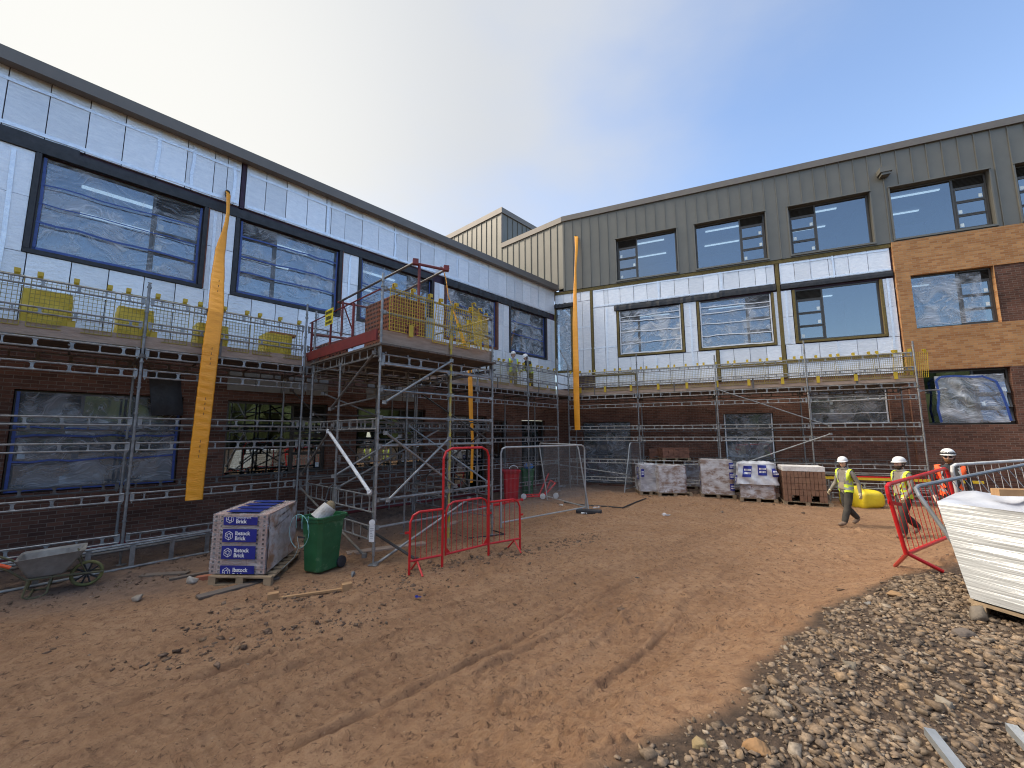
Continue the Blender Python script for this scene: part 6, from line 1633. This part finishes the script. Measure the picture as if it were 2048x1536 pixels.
# bare pack
_d = ray(1566, 990); _t = (-(19.567 - 3.15) - NR.dot(CAM)) / NR.dot(_d); p = CAM + _d * _t; p.z = 0; pallet(p, R_(-24), 'dark pallet under the bare brown brick pack', 1.35, 1.0)
root = thing('brick_pack', 'bare brown brick pack with a white dusted top course, nearest the workers', 'brick pack', p + Vector((0, 0, .145)), 'brick packs in front of the right wing'); T0 = local(root, R_(-24))
mb = MB(); r = random.Random(3)
for k in range(5):
    for j in range(9):
        for i in range(11):
            if 0 < i < 10 and 0 < j < 8 and k < 4: continue
            if k == 0 and i in (2, 3, 7, 8): continue
            q = T0(.04 + i * .107 + r.uniform(-.003, .003), j * .105 + r.uniform(-.008, .008), k * .195 + .0); mb.box(q, T0(.096, 0, 0) - T0(0, 0, 0), T0(0, .098, 0) - T0(0, 0, 0), (0, 0, .185))
mb.build('bricks', M('brown_brick', (.24, .135, .085), (.18, .09, .055), scale=4, rough=.9, bump=.3, bscale=30), root)
mb = MB(); mb.cbox(T0(.04 + 1.177 / 2, .47, 1.05), 1.16, .93, .15, R_(-24)); mb.build('top_course', M('dusted_brick', (.72, .70, .68), (.50, .46, .42), scale=6, rough=.9), root)
# second row behind
def loose(px, py, z, rz, nx, ny, nz, label, seed, pal=True):
    p = gp(px, py) if isinstance(px, int) else px
    base = Vector((p.x, p.y, z))
    if pal: pallet(base, rz, label.replace('loose bricks', 'pallet holding loose bricks').replace('stacked ', ''), 1.15, .95)
    root = thing('brick_stack', label, 'loose bricks', base + Vector((0, 0, .145)), None); T0 = local(root, rz)
    bricks(root, lambda x, y, z_: T0(x + .03, y + .03, z_), nx, ny, nz, mat=m_rbrick if seed % 2 else m_dbrick, jit=.014, missing=.3, seed=seed)
q = G(1320, 985); loose(Vector((q.x + .0, q.y + 1.15, 0)), 0, 1.15, R_(-8), 5, 8, 6, 'loose bricks stacked untidily on top of the left packs', 22)
q = G(1330, 985); loose(Vector((q.x + .1, q.y + .35, 0)), 0, 1.22, R_(-4), 5, 8, 6, 'loose bricks on the pallet crowning the clear wrapped pack', 24)
q = G(1400, 985); loose(Vector((q.x + .0, q.y + 1.1, 0)), 0, 1.28, R_(-10), 5, 8, 5, 'loose bricks tumbled behind the tall labelled pack', 26)
for px, py, lb, sd in ((1385, 985, 'wrapped pack in the back row, between the dusty and the tall packs', 31), (1478, 992, 'wrapped pack in the back row, between the tall and the crumpled packs', 33), (1300, 975, 'wrapped pack in the back row behind the sheeted pack', 35)):
    p = gp(px, py); p = Vector((p.x, p.y + .9, 0)); pack(p, R_(-12), .95, .9, .95, lb, 'wrap', lb.replace('wrapped pack', 'pallet'), sd)
# yellow bulk bag by the workers
p = on_right(1722, 1000, 3.1); p.z = 0; yb = MB()
ph = [random.Random(5).uniform(0, 6) for _ in range(6)]
def ybf(u, v):
    a = 2 * math.pi * u; t = math.pi * v
    k = 1 + .07 * math.sin(3 * a + 5 * v + ph[0]) + .05 * math.sin(7 * a + ph[1]) + .04 * math.sin(9 * v + 4 * a)
    sq = lambda c: math.copysign(abs(c) ** .55, c)
    return p + Vector((.44 + .46 * sq(math.cos(a)) * math.sin(t) ** .5 * k, .45 + .45 * sq(math.sin(a)) * math.sin(t) ** .5 * k, .27 + .29 * sq(math.cos(t)) * (1 - .25 * math.cos(a)) * k))
yb.grid(ybf, 36, 20); tag(yb.build('bulk_bag', M('tarp_yellow', (.78, .60, .03), (.66, .48, .02), scale=3, rough=.4, bump=.7, bscale=6), None, loc=p, smooth=True), 'slumped bright yellow bag on the ground between the first two workers', 'bulk bag')

# ------------------------------------------------------------------ on the scaffold: yellow covered stacks, bricks, tag
m_cov = M('cover_yellow', (.80, .62, .08), (.70, .52, .05), scale=4, rough=.5, bump=.7, bscale=9)
for k, (a1, a0, zt, lb) in enumerate(((17.15, 16.58, 4.95, 'yellow sheeted stack on the left scaffold, furthest from the tower'), (15.93, 15.42, 4.90, 'yellow sheeted stack just left of the scaffold standard'), (14.66, 14.12, 4.82, 'yellow sheeted stack behind the wide orange downpipe'), (13.32, 12.76, 4.84, 'yellow sheeted brick stack beside the loading tower'))):
    root = thing('covered_stack', lb, 'covered stack', LP((a0 + a1) / 2, .9, 4.07), 'yellow sheeted stacks on the left scaffold')
    Tq = lambda x, y, z: LP(a1 - x, 1.30 - y, 4.075 + z)
    wrap_surface(Tq, a1 - a0, .62, zt - 4.08, .022, 50 + k, 40, 12, 0, m_cov, root, name='yellow_cover', lumps=3.5)
    if k == 3:
        rr = MB()
        for i in range(3): rr.box(LP(13.2 - .2 * i, .75, zt + .02), UL * -.19, NL * .4, (0, 0, .065))
        rr.build('bricks', m_rbrick, root)
def brick_block(a0, a1, o0, o1, z0, z1, label, seed=0):
    root = thing('brick_block', label, 'brick stack', LP((a0 + a1) / 2, (o0 + o1) / 2, z0)); mb = MB(); hb = mb; r = random.Random(seed)
    nz = max(1, round((z1 - z0) / .105)); no = max(1, round((o1 - o0) / .22)); na = max(1, round((a1 - a0) / .22)); dz, do, da = (z1 - z0) / nz, (o1 - o0) / no, (a1 - a0) / na
    for k in range(nz):
        for i in range(na):
            for j in range(no):
                if 0 < i < na - 1 and 0 < j < no - 1 and k < nz - 1: continue
                mb.fbox('L', a0 + i * da + .003, a0 + (i + 1) * da - .003, o0 + j * do + .003 + r.uniform(-.004, .004), o0 + (j + 1) * do - .003, z0 + k * dz, z0 + (k + 1) * dz - .005)
        mb.mi = 1
        for j in range(no):
            for h in range(3):
                c = o0 + (j + (h + .5) / 3) * do; hb.fbox('L', a1 - .004, a1 + .002, c - .018, c + .018, z0 + k * dz + .028, z0 + k * dz + .078)
        for i in range(na):
            for h in range(3):
                c = a0 + (i + (h + .5) / 3) * da; hb.fbox('L', c - .018, c + .018, o1 - .008, o1 + .003, z0 + k * dz + .028, z0 + k * dz + .078)
        mb.mi = 0
    mb.build('bricks', [m_rbrick, m_hole_shade], root)
brick_block(10.75, 11.62, 2.85, 4.15, 4.13, 5.53, 'big orange red stack of perforated bricks on the loading platform', 1)
brick_block(11.75, 12.25, 1.75, 2.3, 4.13, 4.62, 'small low stack of perforated bricks at the wall end of the platform', 2)
brick_block(10.95, 11.7, 1.75, 2.2, 4.13, 4.42, 'flat heap of bricks behind the loading gate', 3)
pk_ = MB(); pk_.fbox('L', 10.35, 10.62, 3.2, 4.0, 4.13, 5.25)
tag(pk_.build('board_pack', M('pack_blue', (.30, .42, .50), (.22, .30, .36), scale=5, rough=.4, bump=.3), None, loc=LP(10.5, 3.6, 4.13)), 'pale blue upright pack beside the perforated bricks on the platform', 'pack')
tg = thing('scaffold_tag', 'white inspection tag hanging on the front corner post of the tower', 'tag', LP(12.5, 5.07, 1.0))
mb = MB(); p = GY(744, 1064, 7.78); mb.box(p + Vector((-.045, -.02, -.17)), (.095, 0, 0), (0, .006, 0), (0, 0, .30)); mb.build('tag_card', m_white, tg)
mb = MB(); mb.lathe(p + Vector((.002, -.028, .17)), [(.030, 0), (.055, .0), (.055, .012), (.030, .012)], 14, (0, 1, 0)); mb.build('tag_hook', m_white, tg)
mb = MB(); r = random.Random(2)
for k in range(7): mb.box(p + Vector((-.03, -.0225, .06 - k * .028)), (.04 + r.uniform(0, .025), 0, 0), (0, .002, 0), (0, 0, .008))
mb.build('lettering', M('ink_grey', (.25, .27, .30), rough=.7), tg)
# red trolley and clutter in the corner
p = G(1072, 999); tr_ = thing('site_trolley', 'red steel trolley lying on its side by the green bin', 'trolley', p)
mb = MB(); q = p
mb.path([q + Vector((-.5, .1, .08)), q + Vector((.3, .1, .1)), q + Vector((.75, .3, .55)), q + Vector((.6, .7, .6))], .03, 7); mb.path([q + Vector((-.5, .6, .08)), q + Vector((.35, .6, .1)), q + Vector((.6, .7, .6))], .03, 7)
for x in (-.45, -.1, .25): mb.tube(q + Vector((x, .1, .1)), q + Vector((x, .6, .1)), .025)
mb.tube(q + Vector((.1, .1, .1)), q + Vector((.5, .3, .9)), .025); mb.build('frame', m_red, tr_)
for x, y in ((-.45, .0), (.25, .0), (.75, .2)):
    w_ = MB(); w_.lathe(q + Vector((x, y, .11)), [(.04, -.03), (.10, -.025), (.10, .025), (.04, .03)], 16, (0.3, 1, 0)); w_.build('wheel', m_white, tr_)
# litter
def litter(px, py, s, mat, label, name='litter', cat='litter'):
    p = G(px, py); mb = MB(); r = random.Random(px)
    mb.grid(lambda u, v: p + Vector(((u - .5) * s + r.uniform(-.1, .1) * s, (v - .5) * s * .7 + r.uniform(-.1, .1) * s, .012 + r.uniform(0, .35) * s)), 4, 3)
    tag(mb.build(name, mat, None, loc=p), label, cat, 'scraps of litter on the mud')
litter(1168, 1029, .16, m_white, 'white scrap of paper beside the rubber fence foot'); litter(1333, 1032, .22, m_shiny, 'clear plastic scrap on the mud in front of the packs')
litter(836, 1197, .09, m_label, 'dark blue scrap on the mud below the red gate'); litter(1275, 1158, .07, m_black, 'small black scrap in the middle of the mud'); litter(1122, 1012, .14, m_white, 'pale scrap inside the fence panels')
litter(1125, 975, .3, m_shiny, 'bluish crumpled film in the far corner'); litter(1192, 1018, .2, m_shiny, 'clear film lying behind the rubber fence foot')
cbp = [G(1128, 1006), G(1175, 1012), G(1215, 1014), G(1245, 1017), G(1270, 1006), G(1292, 998)]
mb = MB(); mb.path([p + Vector((0, 0, .02)) for p in cbp], .022, 6); tag(mb.build('hose', m_black, None, loc=cbp[2]), 'dark hose snaking over the mud behind the fence foot', 'hose')
cbp = [G(985, 1062), G(1010, 1070), G(940, 1078), G(890, 1065)]; mb = MB(); mb.path([p + Vector((0, 0, .02)) for p in cbp], .016, 6); tag(mb.build('cable', m_black, None, loc=cbp[1]), 'black cable lying on the ground behind the red gate', 'cable')
p0, p1 = G(960, 1020), G(1045, 1003); mb = MB(); mb.tube(p0 + Vector((0, 0, .06)), p1 + Vector((0, 0, .06)), .05, 8); tag(mb.build('pipe', m_red, None, loc=p0), 'dark red pipe on the ground in front of the red bin', 'pipe')
# guessed far trees, added out of view to darken the window reflections
mb = MB(); r = random.Random(11)
for k in range(60):
    t = math.radians(80 + k * 3.3 + r.uniform(-1, 1)); d = r.uniform(42, 55); x, y = math.sin(t) * d, math.cos(t) * d
    h = r.uniform(9, 15)
    for q in range(3): mb.ell((x + r.uniform(-2.5, 2.5), y + r.uniform(-2.5, 2.5), h * (.3 + .22 * q)), r.uniform(3, 4.5), r.uniform(3, 4.5), h * .34, 8, 6)
tag(mb.build('far_trees', M('leaf_dark', (.05, .07, .025), (.09, .11, .04), scale=.8, rough=.9), None, loc=(0, -60, 0)), 'dark line of far trees added unseen behind the photographer', 'trees', kind='stuff')

# boards and offcuts lying under the scaffold
plank_left = [((480, 1175), 1.1, .16, .03, .9, 'dark plank half buried in front of the blue labelled pack'), ((775, 1098), 1.6, .22, .04, .5, 'scaffold board lying on the mud under the loading tower'), ((905, 1048), 1.3, .2, .04, 1.1, 'short scaffold board lying behind the red gate'),
              ((330, 1150), .7, .14, .03, .2, 'splintered board on the rubble between wheelbarrow and brick pack'), ((560, 1110), 1.4, .2, .04, 1.2, 'scaffold board lying between the brick pack and the green bin')]
for (px, py), L, W, H, a, lb in plank_left: cuboid('board', lb, 'board', G(px, py), L, W, H, a, m_board if px > 500 else m_boardd)
# ------------------------------------------------------------------ people
import bmesh
m_skin = M('skin', (.74, .48, .37), (.64, .39, .29), scale=12, rough=.55)
m_boot = M('boots', (.27, .19, .13), (.16, .11, .08), scale=8, rough=.85)
m_hoodie = M('hoodie_grey', (.25, .225, .19), (.18, .16, .135), scale=6, rough=.95, bump=.5, bscale=14)
m_trous = M('trousers', (.030, .030, .029), (.075, .068, .058), scale=5, rough=.95, bump=.5, bscale=12)
m_trousd = M('trousers_dark', (.035, .03, .03), (.07, .055, .045), scale=5, rough=.95)
m_jack = M('jacket_black', (.025, .026, .030), (.045, .045, .05), scale=6, rough=.9, bump=.5)
m_glove = M('glove_cream', (.58, .50, .33), (.45, .37, .23), scale=8, rough=.9)
m_hiy = M('hivis_yellow', (.62, .78, .05), (.54, .68, .05), scale=6, rough=.7, bump=.3)
m_hio = M('hivis_orange', (.90, .13, .03), (.80, .10, .02), scale=6, rough=.7, bump=.3)
m_refl = M('reflective', (.42, .43, .42), (.34, .35, .34), scale=8, rough=.35, metal=.3)
m_hat = M('helmet_white', (.80, .80, .79), (.68, .67, .64), scale=6, rough=.3)
m_hair = M('hair_dark', (.045, .028, .018), (.07, .04, .025), scale=20, rough=.8)
def skin_obj(nodes, edges, levels=2):
    """nodes: name -> (pos, radius, tag); one smooth surface grown round the joints"""
    names = list(nodes); ix = {n: i for i, n in enumerate(names)}
    me = bpy.data.meshes.new('tmp'); me.from_pydata([nodes[n][0] for n in names], [(ix[a], ix[b]) for a, b in edges], [])
    ob = bpy.data.objects.new('tmp', me); COL.objects.link(ob)
    ob.modifiers.new('s', 'SKIN'); sv = me.skin_vertices[0].data
    for n in names:
        r = nodes[n][1]; sv[ix[n]].radius = (r, r) if not isinstance(r, tuple) else r
        sv[ix[n]].use_root = (n == 'pelvis')
    s = ob.modifiers.new('d', 'SUBSURF'); s.levels = levels; s.render_levels = levels
    dg = bpy.context.evaluated_depsgraph_get(); out_ = bpy.data.meshes.new_from_object(ob.evaluated_get(dg))
    bpy.data.objects.remove(ob); bpy.data.meshes.remove(me)
    return out_
def person(pos, rz, label, pose, mats, height=1.74, vest='y', hair='short', beard=False, shades=False, goggles=False, hairmat=None, group=None, head_yaw=0.0, head_pitch=0.0):
    """pose: joint name -> (x right, y forward, z up) in metres for a 1.74 m figure, facing +y"""
    s = height / 1.74
    J = {k: Vector(v) * s for k, v in pose.items()}
    nd = {}; ed = []
    def add(n, p, r, t, link=None):
        nd[n] = (tuple(p), (r[0] * s, r[1] * s) if isinstance(r, tuple) else r * s, t)
        if link: ed.append((link, n))
    pel, ch, nk = J['pelvis'], J['chest'], J['neck']
    add('pelvis', pel, .135, 'leg'); add('waist', pel.lerp(ch, .45), .128, 'top', 'pelvis'); add('chest', ch, .150, 'top', 'waist'); add('neckb', nk, .070, 'top', 'chest'); add('neck', nk + Vector((0, .01, .06)) * s, .056, 'skin', 'neckb')
    for sd, sg in (('l', -1), ('r', 1)):
        sh, el, wr = J['sh_' + sd], J['el_' + sd], J['wr_' + sd]
        add('sh' + sd, sh, .072, 'top', 'chest'); add('ua' + sd, sh.lerp(el, .5), .058, 'top', 'sh' + sd); add('el' + sd, el, .050, 'top', 'ua' + sd); add('fa' + sd, el.lerp(wr, .5), .046, 'top', 'el' + sd); add('wr' + sd, wr, .034, 'top', 'fa' + sd)
        d = (wr - el).normalized(); fwd = J.get('palm_' + sd, Vector((0, 1, 0))); side_ = d.cross(fwd).normalized(); fw = side_.cross(d).normalized()
        pm = wr + d * .055 * s; add('pm' + sd, pm, .033, 'hand', 'wr' + sd); kn = wr + d * .09 * s
        for k in range(4):
            o = (k - 1.5) * .020 * s; L = (.036, .042, .040, .030)[k] * s
            b = kn + fw * o; p1 = b + d * L * .9 + side_ * sg * -.010 * s; p2 = p1 + d * L * .6 + side_ * sg * -.026 * s
            add('f%d0%s' % (k, sd), b, .0125, 'hand', 'pm' + sd); add('f%d1%s' % (k, sd), p1, .0105, 'hand', 'f%d0%s' % (k, sd)); add('f%d2%s' % (k, sd), p2, .009, 'hand', 'f%d1%s' % (k, sd))
        tb = wr + d * .035 * s + fw * .030 * s; add('t0' + sd, tb, .014, 'hand', 'pm' + sd); add('t1' + sd, tb + d * .03 * s + fw * .022 * s + side_ * sg * -.012 * s, .011, 'hand', 't0' + sd)
        hp, kn_, an, to = J['hip_' + sd], J['kn_' + sd], J['an_' + sd], J['toe_' + sd]
        add('hp' + sd, hp, .105, 'leg', 'pelvis'); add('th' + sd, hp.lerp(kn_, .5), .100, 'leg', 'hp' + sd); add('kn' + sd, kn_, .080, 'leg', 'th' + sd); add('cf' + sd, kn_.lerp(an, .45), .080, 'leg', 'kn' + sd); add('as' + sd, kn_.lerp(an, .85), .074, 'leg', 'cf' + sd); add('an' + sd, an, .062, 'boot', 'as' + sd)
        add('ft' + sd, an.lerp(to, .6) - Vector((0, 0, .012)) * s, .050, 'boot', 'an' + sd); add('to' + sd, to, .040, 'boot', 'ft' + sd)
    me = skin_obj(nd, ed, 2)
    bm = bmesh.new(); bm.from_mesh(me); bpy.data.meshes.remove(me)
    tags = list(nd.items()); order = ['top', 'leg', 'skin', 'hand', 'boot']
    segs = [(Vector(nd[a][0]), Vector(nd[b][0]), nd[b][2], nd[b][1] if not isinstance(nd[b][1], tuple) else nd[b][1][0]) for a, b in ed]
    def nearest(c):
        best = None
        for a, b, t, r in segs:
            ab = b - a; k = max(0, min(1, (c - a).dot(ab) / ab.dot(ab))); dd = (c - a - ab * k).length / r
            if best is None or dd < best[0]: best = (dd, t)
        return best[1]
    ftag = {}
    for f in bm.faces:
        c = f.calc_center_median(); t = nearest(c)
        if t == 'leg' and c.z > pel.z + .02 * s and abs(c.x - pel.x) < .22 * s: t = 'top'
        f.material_index = order.index(t); f.smooth = True; ftag[f.index] = t
    # boots flatten on the ground
    for v in bm.verts:
        if v.co.z < .004: v.co.z = .004
    # head with a face, in the same body mesh
    hc = nk + Vector((0, .025, .165)) * s
    Hm = Matrix.Rotation(head_yaw, 3, 'Z') @ Matrix.Rotation(head_pitch, 3, 'X')
    hb = MB(); nU, nV = 28, 22
    def headp(u, v):
        a = 2 * math.pi * u; t = math.pi * v
        x, y, z = math.sin(t) * math.sin(a), math.sin(t) * math.cos(a), math.cos(t)
        X_, Y_, Z_ = .076 * x, .098 * y, .122 * z
        if z < -.1: X_ *= 1 + .30 * z; Y_ *= 1 + .12 * z
        front = max(0, y)
        nose = math.exp(-(x / .16) ** 2 - ((z + .12) / .20) ** 2) * front ** 2 * .026
        brow = math.exp(-((z - .14) / .10) ** 2) * front ** 2 * .006; eye = math.exp(-((abs(x) - .40) / .16) ** 2 - ((z - .02) / .10) ** 2) * front * -.010
        chin = math.exp(-(x / .32) ** 2 - ((z + .82) / .2) ** 2) * front * .014; lip = math.exp(-(x / .28) ** 2 - ((z + .48) / .07) ** 2) * front * .006
        ear = math.exp(-((abs(x) - 1) / .10) ** 2 - ((z + .05) / .22) ** 2 - ((y + .1) / .22) ** 2) * .020
        Y_ += nose + brow + eye + chin + lip; X_ += math.copysign(ear, x)
        return hc + Hm @ (Vector((X_, Y_, Z_)) * s)
    hb.grid(headp, nU, nV)
    vs = [bm.verts.new(p) for p in hb.v]
    for f in hb.f:
        try: q = bm.faces.new([vs[i] for i in f]); q.material_index = 2; q.smooth = True
        except ValueError: pass
    root = bpy.data.meshes.new('body')
    org = Vector(pos); Rz = Matrix.Rotation(rz, 3, 'Z')
    vest_faces = []
    bm.normal_update()
    W3 = lambda p: org + Rz @ Vector(p)
    # vest: a clothing shell over the torso faces
    vm = MB(); bm.verts.ensure_lookup_table()
    zlo, zhi = pel.z - .06 * s, nk.z + .0 * s
    ax_ = (ch - pel).normalized()
    for f in bm.faces:
        c = f.calc_center_median()
        if f.material_index in (0, 1) and zlo < c.z < zhi and vest:
            k = (c - pel).dot(ax_) / (ch - pel).length; mid = pel + (ch - pel) * k; dx = c.x - mid.x; dyy = c.y - mid.y
            if abs(dx) > .205 * s: continue
            near_arm = min(((c - J['el_l']).length, (c - J['el_r']).length))
            if near_arm < .13 * s: continue
            if dyy > 0 and abs(dx) < .084 * s * (1.0 + .5 * max(0, k - .5)): continue
            q = [v.co + v.normal * .016 * s for v in f.verts]
            b0 = len(vm.v); vm.v += q; vm.f.append(tuple(range(b0, b0 + len(q))))
            band = (.02 < k < .20) or (.40 < k < .58) or (k > .62 and .10 * s < abs(dx) < .135 * s)
            vm.m.append(1 if band else 0)
    bm.to_mesh(root); bm.free()
    for m_ in (mats['top'], mats['leg'], m_skin, mats['hand'], m_boot): root.materials.append(m_)
    body = bpy.data.objects.new('person', root); COL.objects.link(body); body.location = org; body.rotation_euler = (0, 0, rz); ORG[body] = org
    tag(body, label, 'person', group)
    def child(mb, name, mat, smooth=True):
        mats_ = mat if isinstance(mat, list) else [mat]; me_ = bpy.data.meshes.new(name); me_.from_pydata([tuple(p) for p in mb.v], [], mb.f)
        for m_ in mats_: me_.materials.append(m_)
        if len(mats_) > 1: me_.polygons.foreach_set('material_index', mb.m)
        me_.polygons.foreach_set('use_smooth', [smooth] * len(me_.polygons))
        o = bpy.data.objects.new(name, me_); COL.objects.link(o); o.parent = body; ORG[o] = org
        return o
    if vest and vm.f:
        o = child(vm, 'vest', [m_hiy if vest == 'y' else m_hio, m_refl])
        bmv = bmesh.new(); bmv.from_mesh(o.data); bmesh.ops.remove_doubles(bmv, verts=bmv.verts, dist=.002); bmv.to_mesh(o.data); bmv.free()
    hp_ = lambda x, y, z: hc + Hm @ (Vector((x, y, z)) * s)
    hm = MB()
    def hel(u, v):
        a = 2 * math.pi * u; t = v * math.pi * .5
        rx, ry = .108, .134; z = .060 + .112 * math.cos(t) ; k = math.sin(t) ** .85
        ridge = .006 * max(0, math.cos(a * 6)) * math.sin(t) * (1 - v)
        return hp_((rx * k + ridge) * math.sin(a), (ry * k + ridge) * math.cos(a) - .008, z)
    hm.grid(hel, 28, 10)
    def brim(u, v):
        a = 2 * math.pi * u; e = .012 + .034 * max(0, math.cos(a)) ** 1.5
        return hp_((.108 + e * .6 * v) * math.sin(a), (.134 + e * v) * math.cos(a) - .008, .060 - .010 * v - .012 * v * max(0, math.cos(a)))
    hm.grid(brim, 28, 2); hm.grid(lambda u, v: hp_(.108 * math.sin(6.2832 * u) * (1 - .1 * v), (.134 * (1 - .1 * v)) * math.cos(6.2832 * u) - .008, .060 - .02 * v), 28, 1)
    helm = child(hm, 'helmet', m_hat)
    eyes = MB()
    if shades:
        for sg in (-1, 1): eyes.ell(hp_(.034 * sg, .092, .006), .033 * s, .016 * s, .020 * s, 10, 6, Hm)
        eyes.tube(hp_(-.08, .03, .012), hp_(-.03, .098, .012), .004 * s, 5); eyes.tube(hp_(.08, .03, .012), hp_(.03, .098, .012), .004 * s, 5); child(eyes, 'sunglasses', m_black)
    else:
        for sg in (-1, 1): eyes.ell(hp_(.030 * sg, .086, .004), .011 * s, .007 * s, .006 * s, 8, 5, Hm)
        for sg in (-1, 1): eyes.ell(hp_(.031 * sg, .094, .022), .019 * s, .006 * s, .004 * s, 8, 5, Hm)
        child(eyes, 'eyes', m_hair)
    hr = MB()
    def hairf(u, v):
        a = math.pi * .42 + math.pi * 1.16 * u; t = math.pi * (.28 + .40 * v)
        return hp_(.084 * math.sin(t) * math.sin(a), .106 * math.sin(t) * math.cos(a), .128 * math.cos(t))
    hr.grid(hairf, 16, 8); 
    if beard:
        def bf(u, v):
            a = -math.pi * .48 + math.pi * .96 * u; t = math.pi * (.60 + .32 * v)
            k = 1 + .14 * v
            return hp_(.076 * math.sin(t) * math.sin(a) * k, (.102 * math.sin(t) * math.cos(a) + .016 * (math.cos(a) > .3)) * k, .128 * math.cos(t))
        hr.grid(bf, 14, 8)
    mo = MB(); mo.ell(hp_(0, .096, -.060), .022 * s, .006 * s, .004 * s, 8, 5, Hm); child(mo, 'mouth', M('lips', (.30, .12, .10), rough=.6))
    child(hr, 'hair', hairmat or m_hair)
    st = MB()
    for sg in (-1, 1): st.path([hp_(.10 * sg, .0, .03), hp_(.082 * sg, .02, -.05), hp_(.03 * sg, .06, -.125)], .005 * s, 5)
    child(st, 'chin_strap', m_black)
    if goggles:
        g = MB()
        for sg in (-1, 1):
            g.path([hp_(sg * (.01 + .042 * (1 - math.cos(t)) ), .128 + .02 * math.cos(t) * .4 - .018 * (1 - math.cos(t)), .085 + .022 * math.sin(t)) for t in [i * .52 for i in range(13)]], .007 * s, 6)
        g.path([hp_(.12 * math.sin(a), .145 * math.cos(a) - .008, .075) for a in [i * .3 - math.pi for i in range(22)]], .008 * s, 5); child(g, 'goggles', m_black)
    # pocket flap and hood read as folds on the hoodie
    if mats.get('hood'):
        hd = MB(); hd.lathe(nk + Vector((0, -.01, -.03)) * s, [(.075 * s, -.01), (.098 * s, .01), (.10 * s, .04 * s), (.082 * s, .065 * s), (.066 * s, .05 * s)], 16, Vector((0, -.25, 1))); child(hd, 'hood', mats['top'])
        pk = MB(); pk.grid(lambda u, v: pel.lerp(ch, .30) + Vector(((u - .5) * .17, .128 + .010 - .02 * abs(u - .5), (v - .5) * .17)) * s, 4, 4); child(pk, 'pocket', M('pocket_tan', (.36, .30, .22), (.28, .23, .17), scale=8, rough=.95))
    return body
STAND = dict(pelvis=(0, 0, .95), chest=(0, .01, 1.28), neck=(0, .0, 1.46), sh_l=(-.185, 0, 1.39), sh_r=(.185, 0, 1.39), el_l=(-.25, -.03, 1.10), el_r=(.25, -.03, 1.10), wr_l=(-.26, .06, .87), wr_r=(.26, .06, .87),
             hip_l=(-.095, 0, .90), hip_r=(.095, 0, .90), kn_l=(-.10, .02, .50), kn_r=(.10, .02, .50), an_l=(-.10, -.03, .09), an_r=(.10, -.03, .09), toe_l=(-.12, .15, .045), toe_r=(.12, .15, .045))
WALK = dict(STAND); WALK.update(pelvis=(0, 0, .94), kn_l=(-.09, .10, .50), an_l=(-.09, .24, .10), toe_l=(-.10, .42, .07), kn_r=(.09, -.02, .50), an_r=(.10, -.36, .16), toe_r=(.11, -.20, .045), hip_l=(-.095, .02, .895), hip_r=(.095, -.02, .895),
                                el_l=(-.27, -.10, 1.12), wr_l=(-.33, -.06, .88), el_r=(.27, .02, 1.11), wr_r=(.33, .14, .90))
WALK2 = dict(STAND); WALK2.update(pelvis=(0, 0, .95), kn_l=(-.09, .14, .52), an_l=(-.09, .16, .09), toe_l=(-.10, .33, .045), kn_r=(.09, .0, .50), an_r=(.10, -.30, .22), toe_r=(.11, -.17, .08), el_l=(-.26, .02, 1.11), wr_l=(-.27, .18, .92), el_r=(.26, -.10, 1.11), wr_r=(.28, -.08, .86))
LEAN = dict(STAND); LEAN.update(chest=(0, .13, 1.24), neck=(0, .22, 1.40), sh_l=(-.185, .17, 1.34), sh_r=(.185, .17, 1.34), el_l=(-.25, .22, 1.06), el_r=(.25, .22, 1.06), wr_l=(-.16, .42, .98), wr_r=(.16, .42, .98))
def face_to(p, toward):   # rotation so that +y of the figure points to `toward`
    d = Vector(toward) - Vector(p); return math.atan2(-d.x, d.y)
p1 = G(1700, 1052); person(Vector((p1.x, p1.y, p1.z)), R_(96), 'worker in grey hoodie and yellow vest walking on the open mud, leftmost of three', WALK, dict(top=m_hoodie, leg=m_trous, hand=m_glove, hood=True), 1.70, 'y', head_yaw=R_(26), head_pitch=R_(-5))
p2 = G(1818, 1076); person(Vector((p2.x, p2.y, p2.z)), R_(84), 'bearded worker in grey hoodie and yellow vest walking behind the red barrier', WALK2, dict(top=m_hoodie, leg=m_trousd, hand=m_glove, hood=True), 1.76, 'y', beard=True, head_yaw=R_(10))
y3 = 8.35; c3 = GY(1902, 958, y3); z3 = gz(c3.x, c3.y); person(Vector((c3.x, c3.y, z3)), R_(138), 'worker in black jacket, orange vest and sunglasses behind the white barrier', STAND, dict(top=m_jack, leg=m_trousd, hand=m_skin), 1.74, 'o', beard=True, shades=True, goggles=True, hairmat=M('hair_ginger', (.24, .115, .05), (.17, .08, .035), scale=20, rough=.85), head_yaw=R_(-6))
q = LP(4.17, .95, 4.07); person(q, R_(200), 'worker in grey with a yellow vest standing upright on the scaffold near the corner', STAND, dict(top=M('grey_coat', (.30, .33, .38), (.22, .24, .28), scale=6, rough=.9), leg=m_hoodie, hand=m_glove), 1.64, 'y', head_yaw=R_(-20))
q = LP(3.08, .95, 4.07); person(q, R_(120), 'worker in black top and yellow vest bending over on the scaffold near the corner', LEAN, dict(top=m_jack, leg=m_trousd, hand=m_glove), 1.72, 'y', head_pitch=R_(-30))
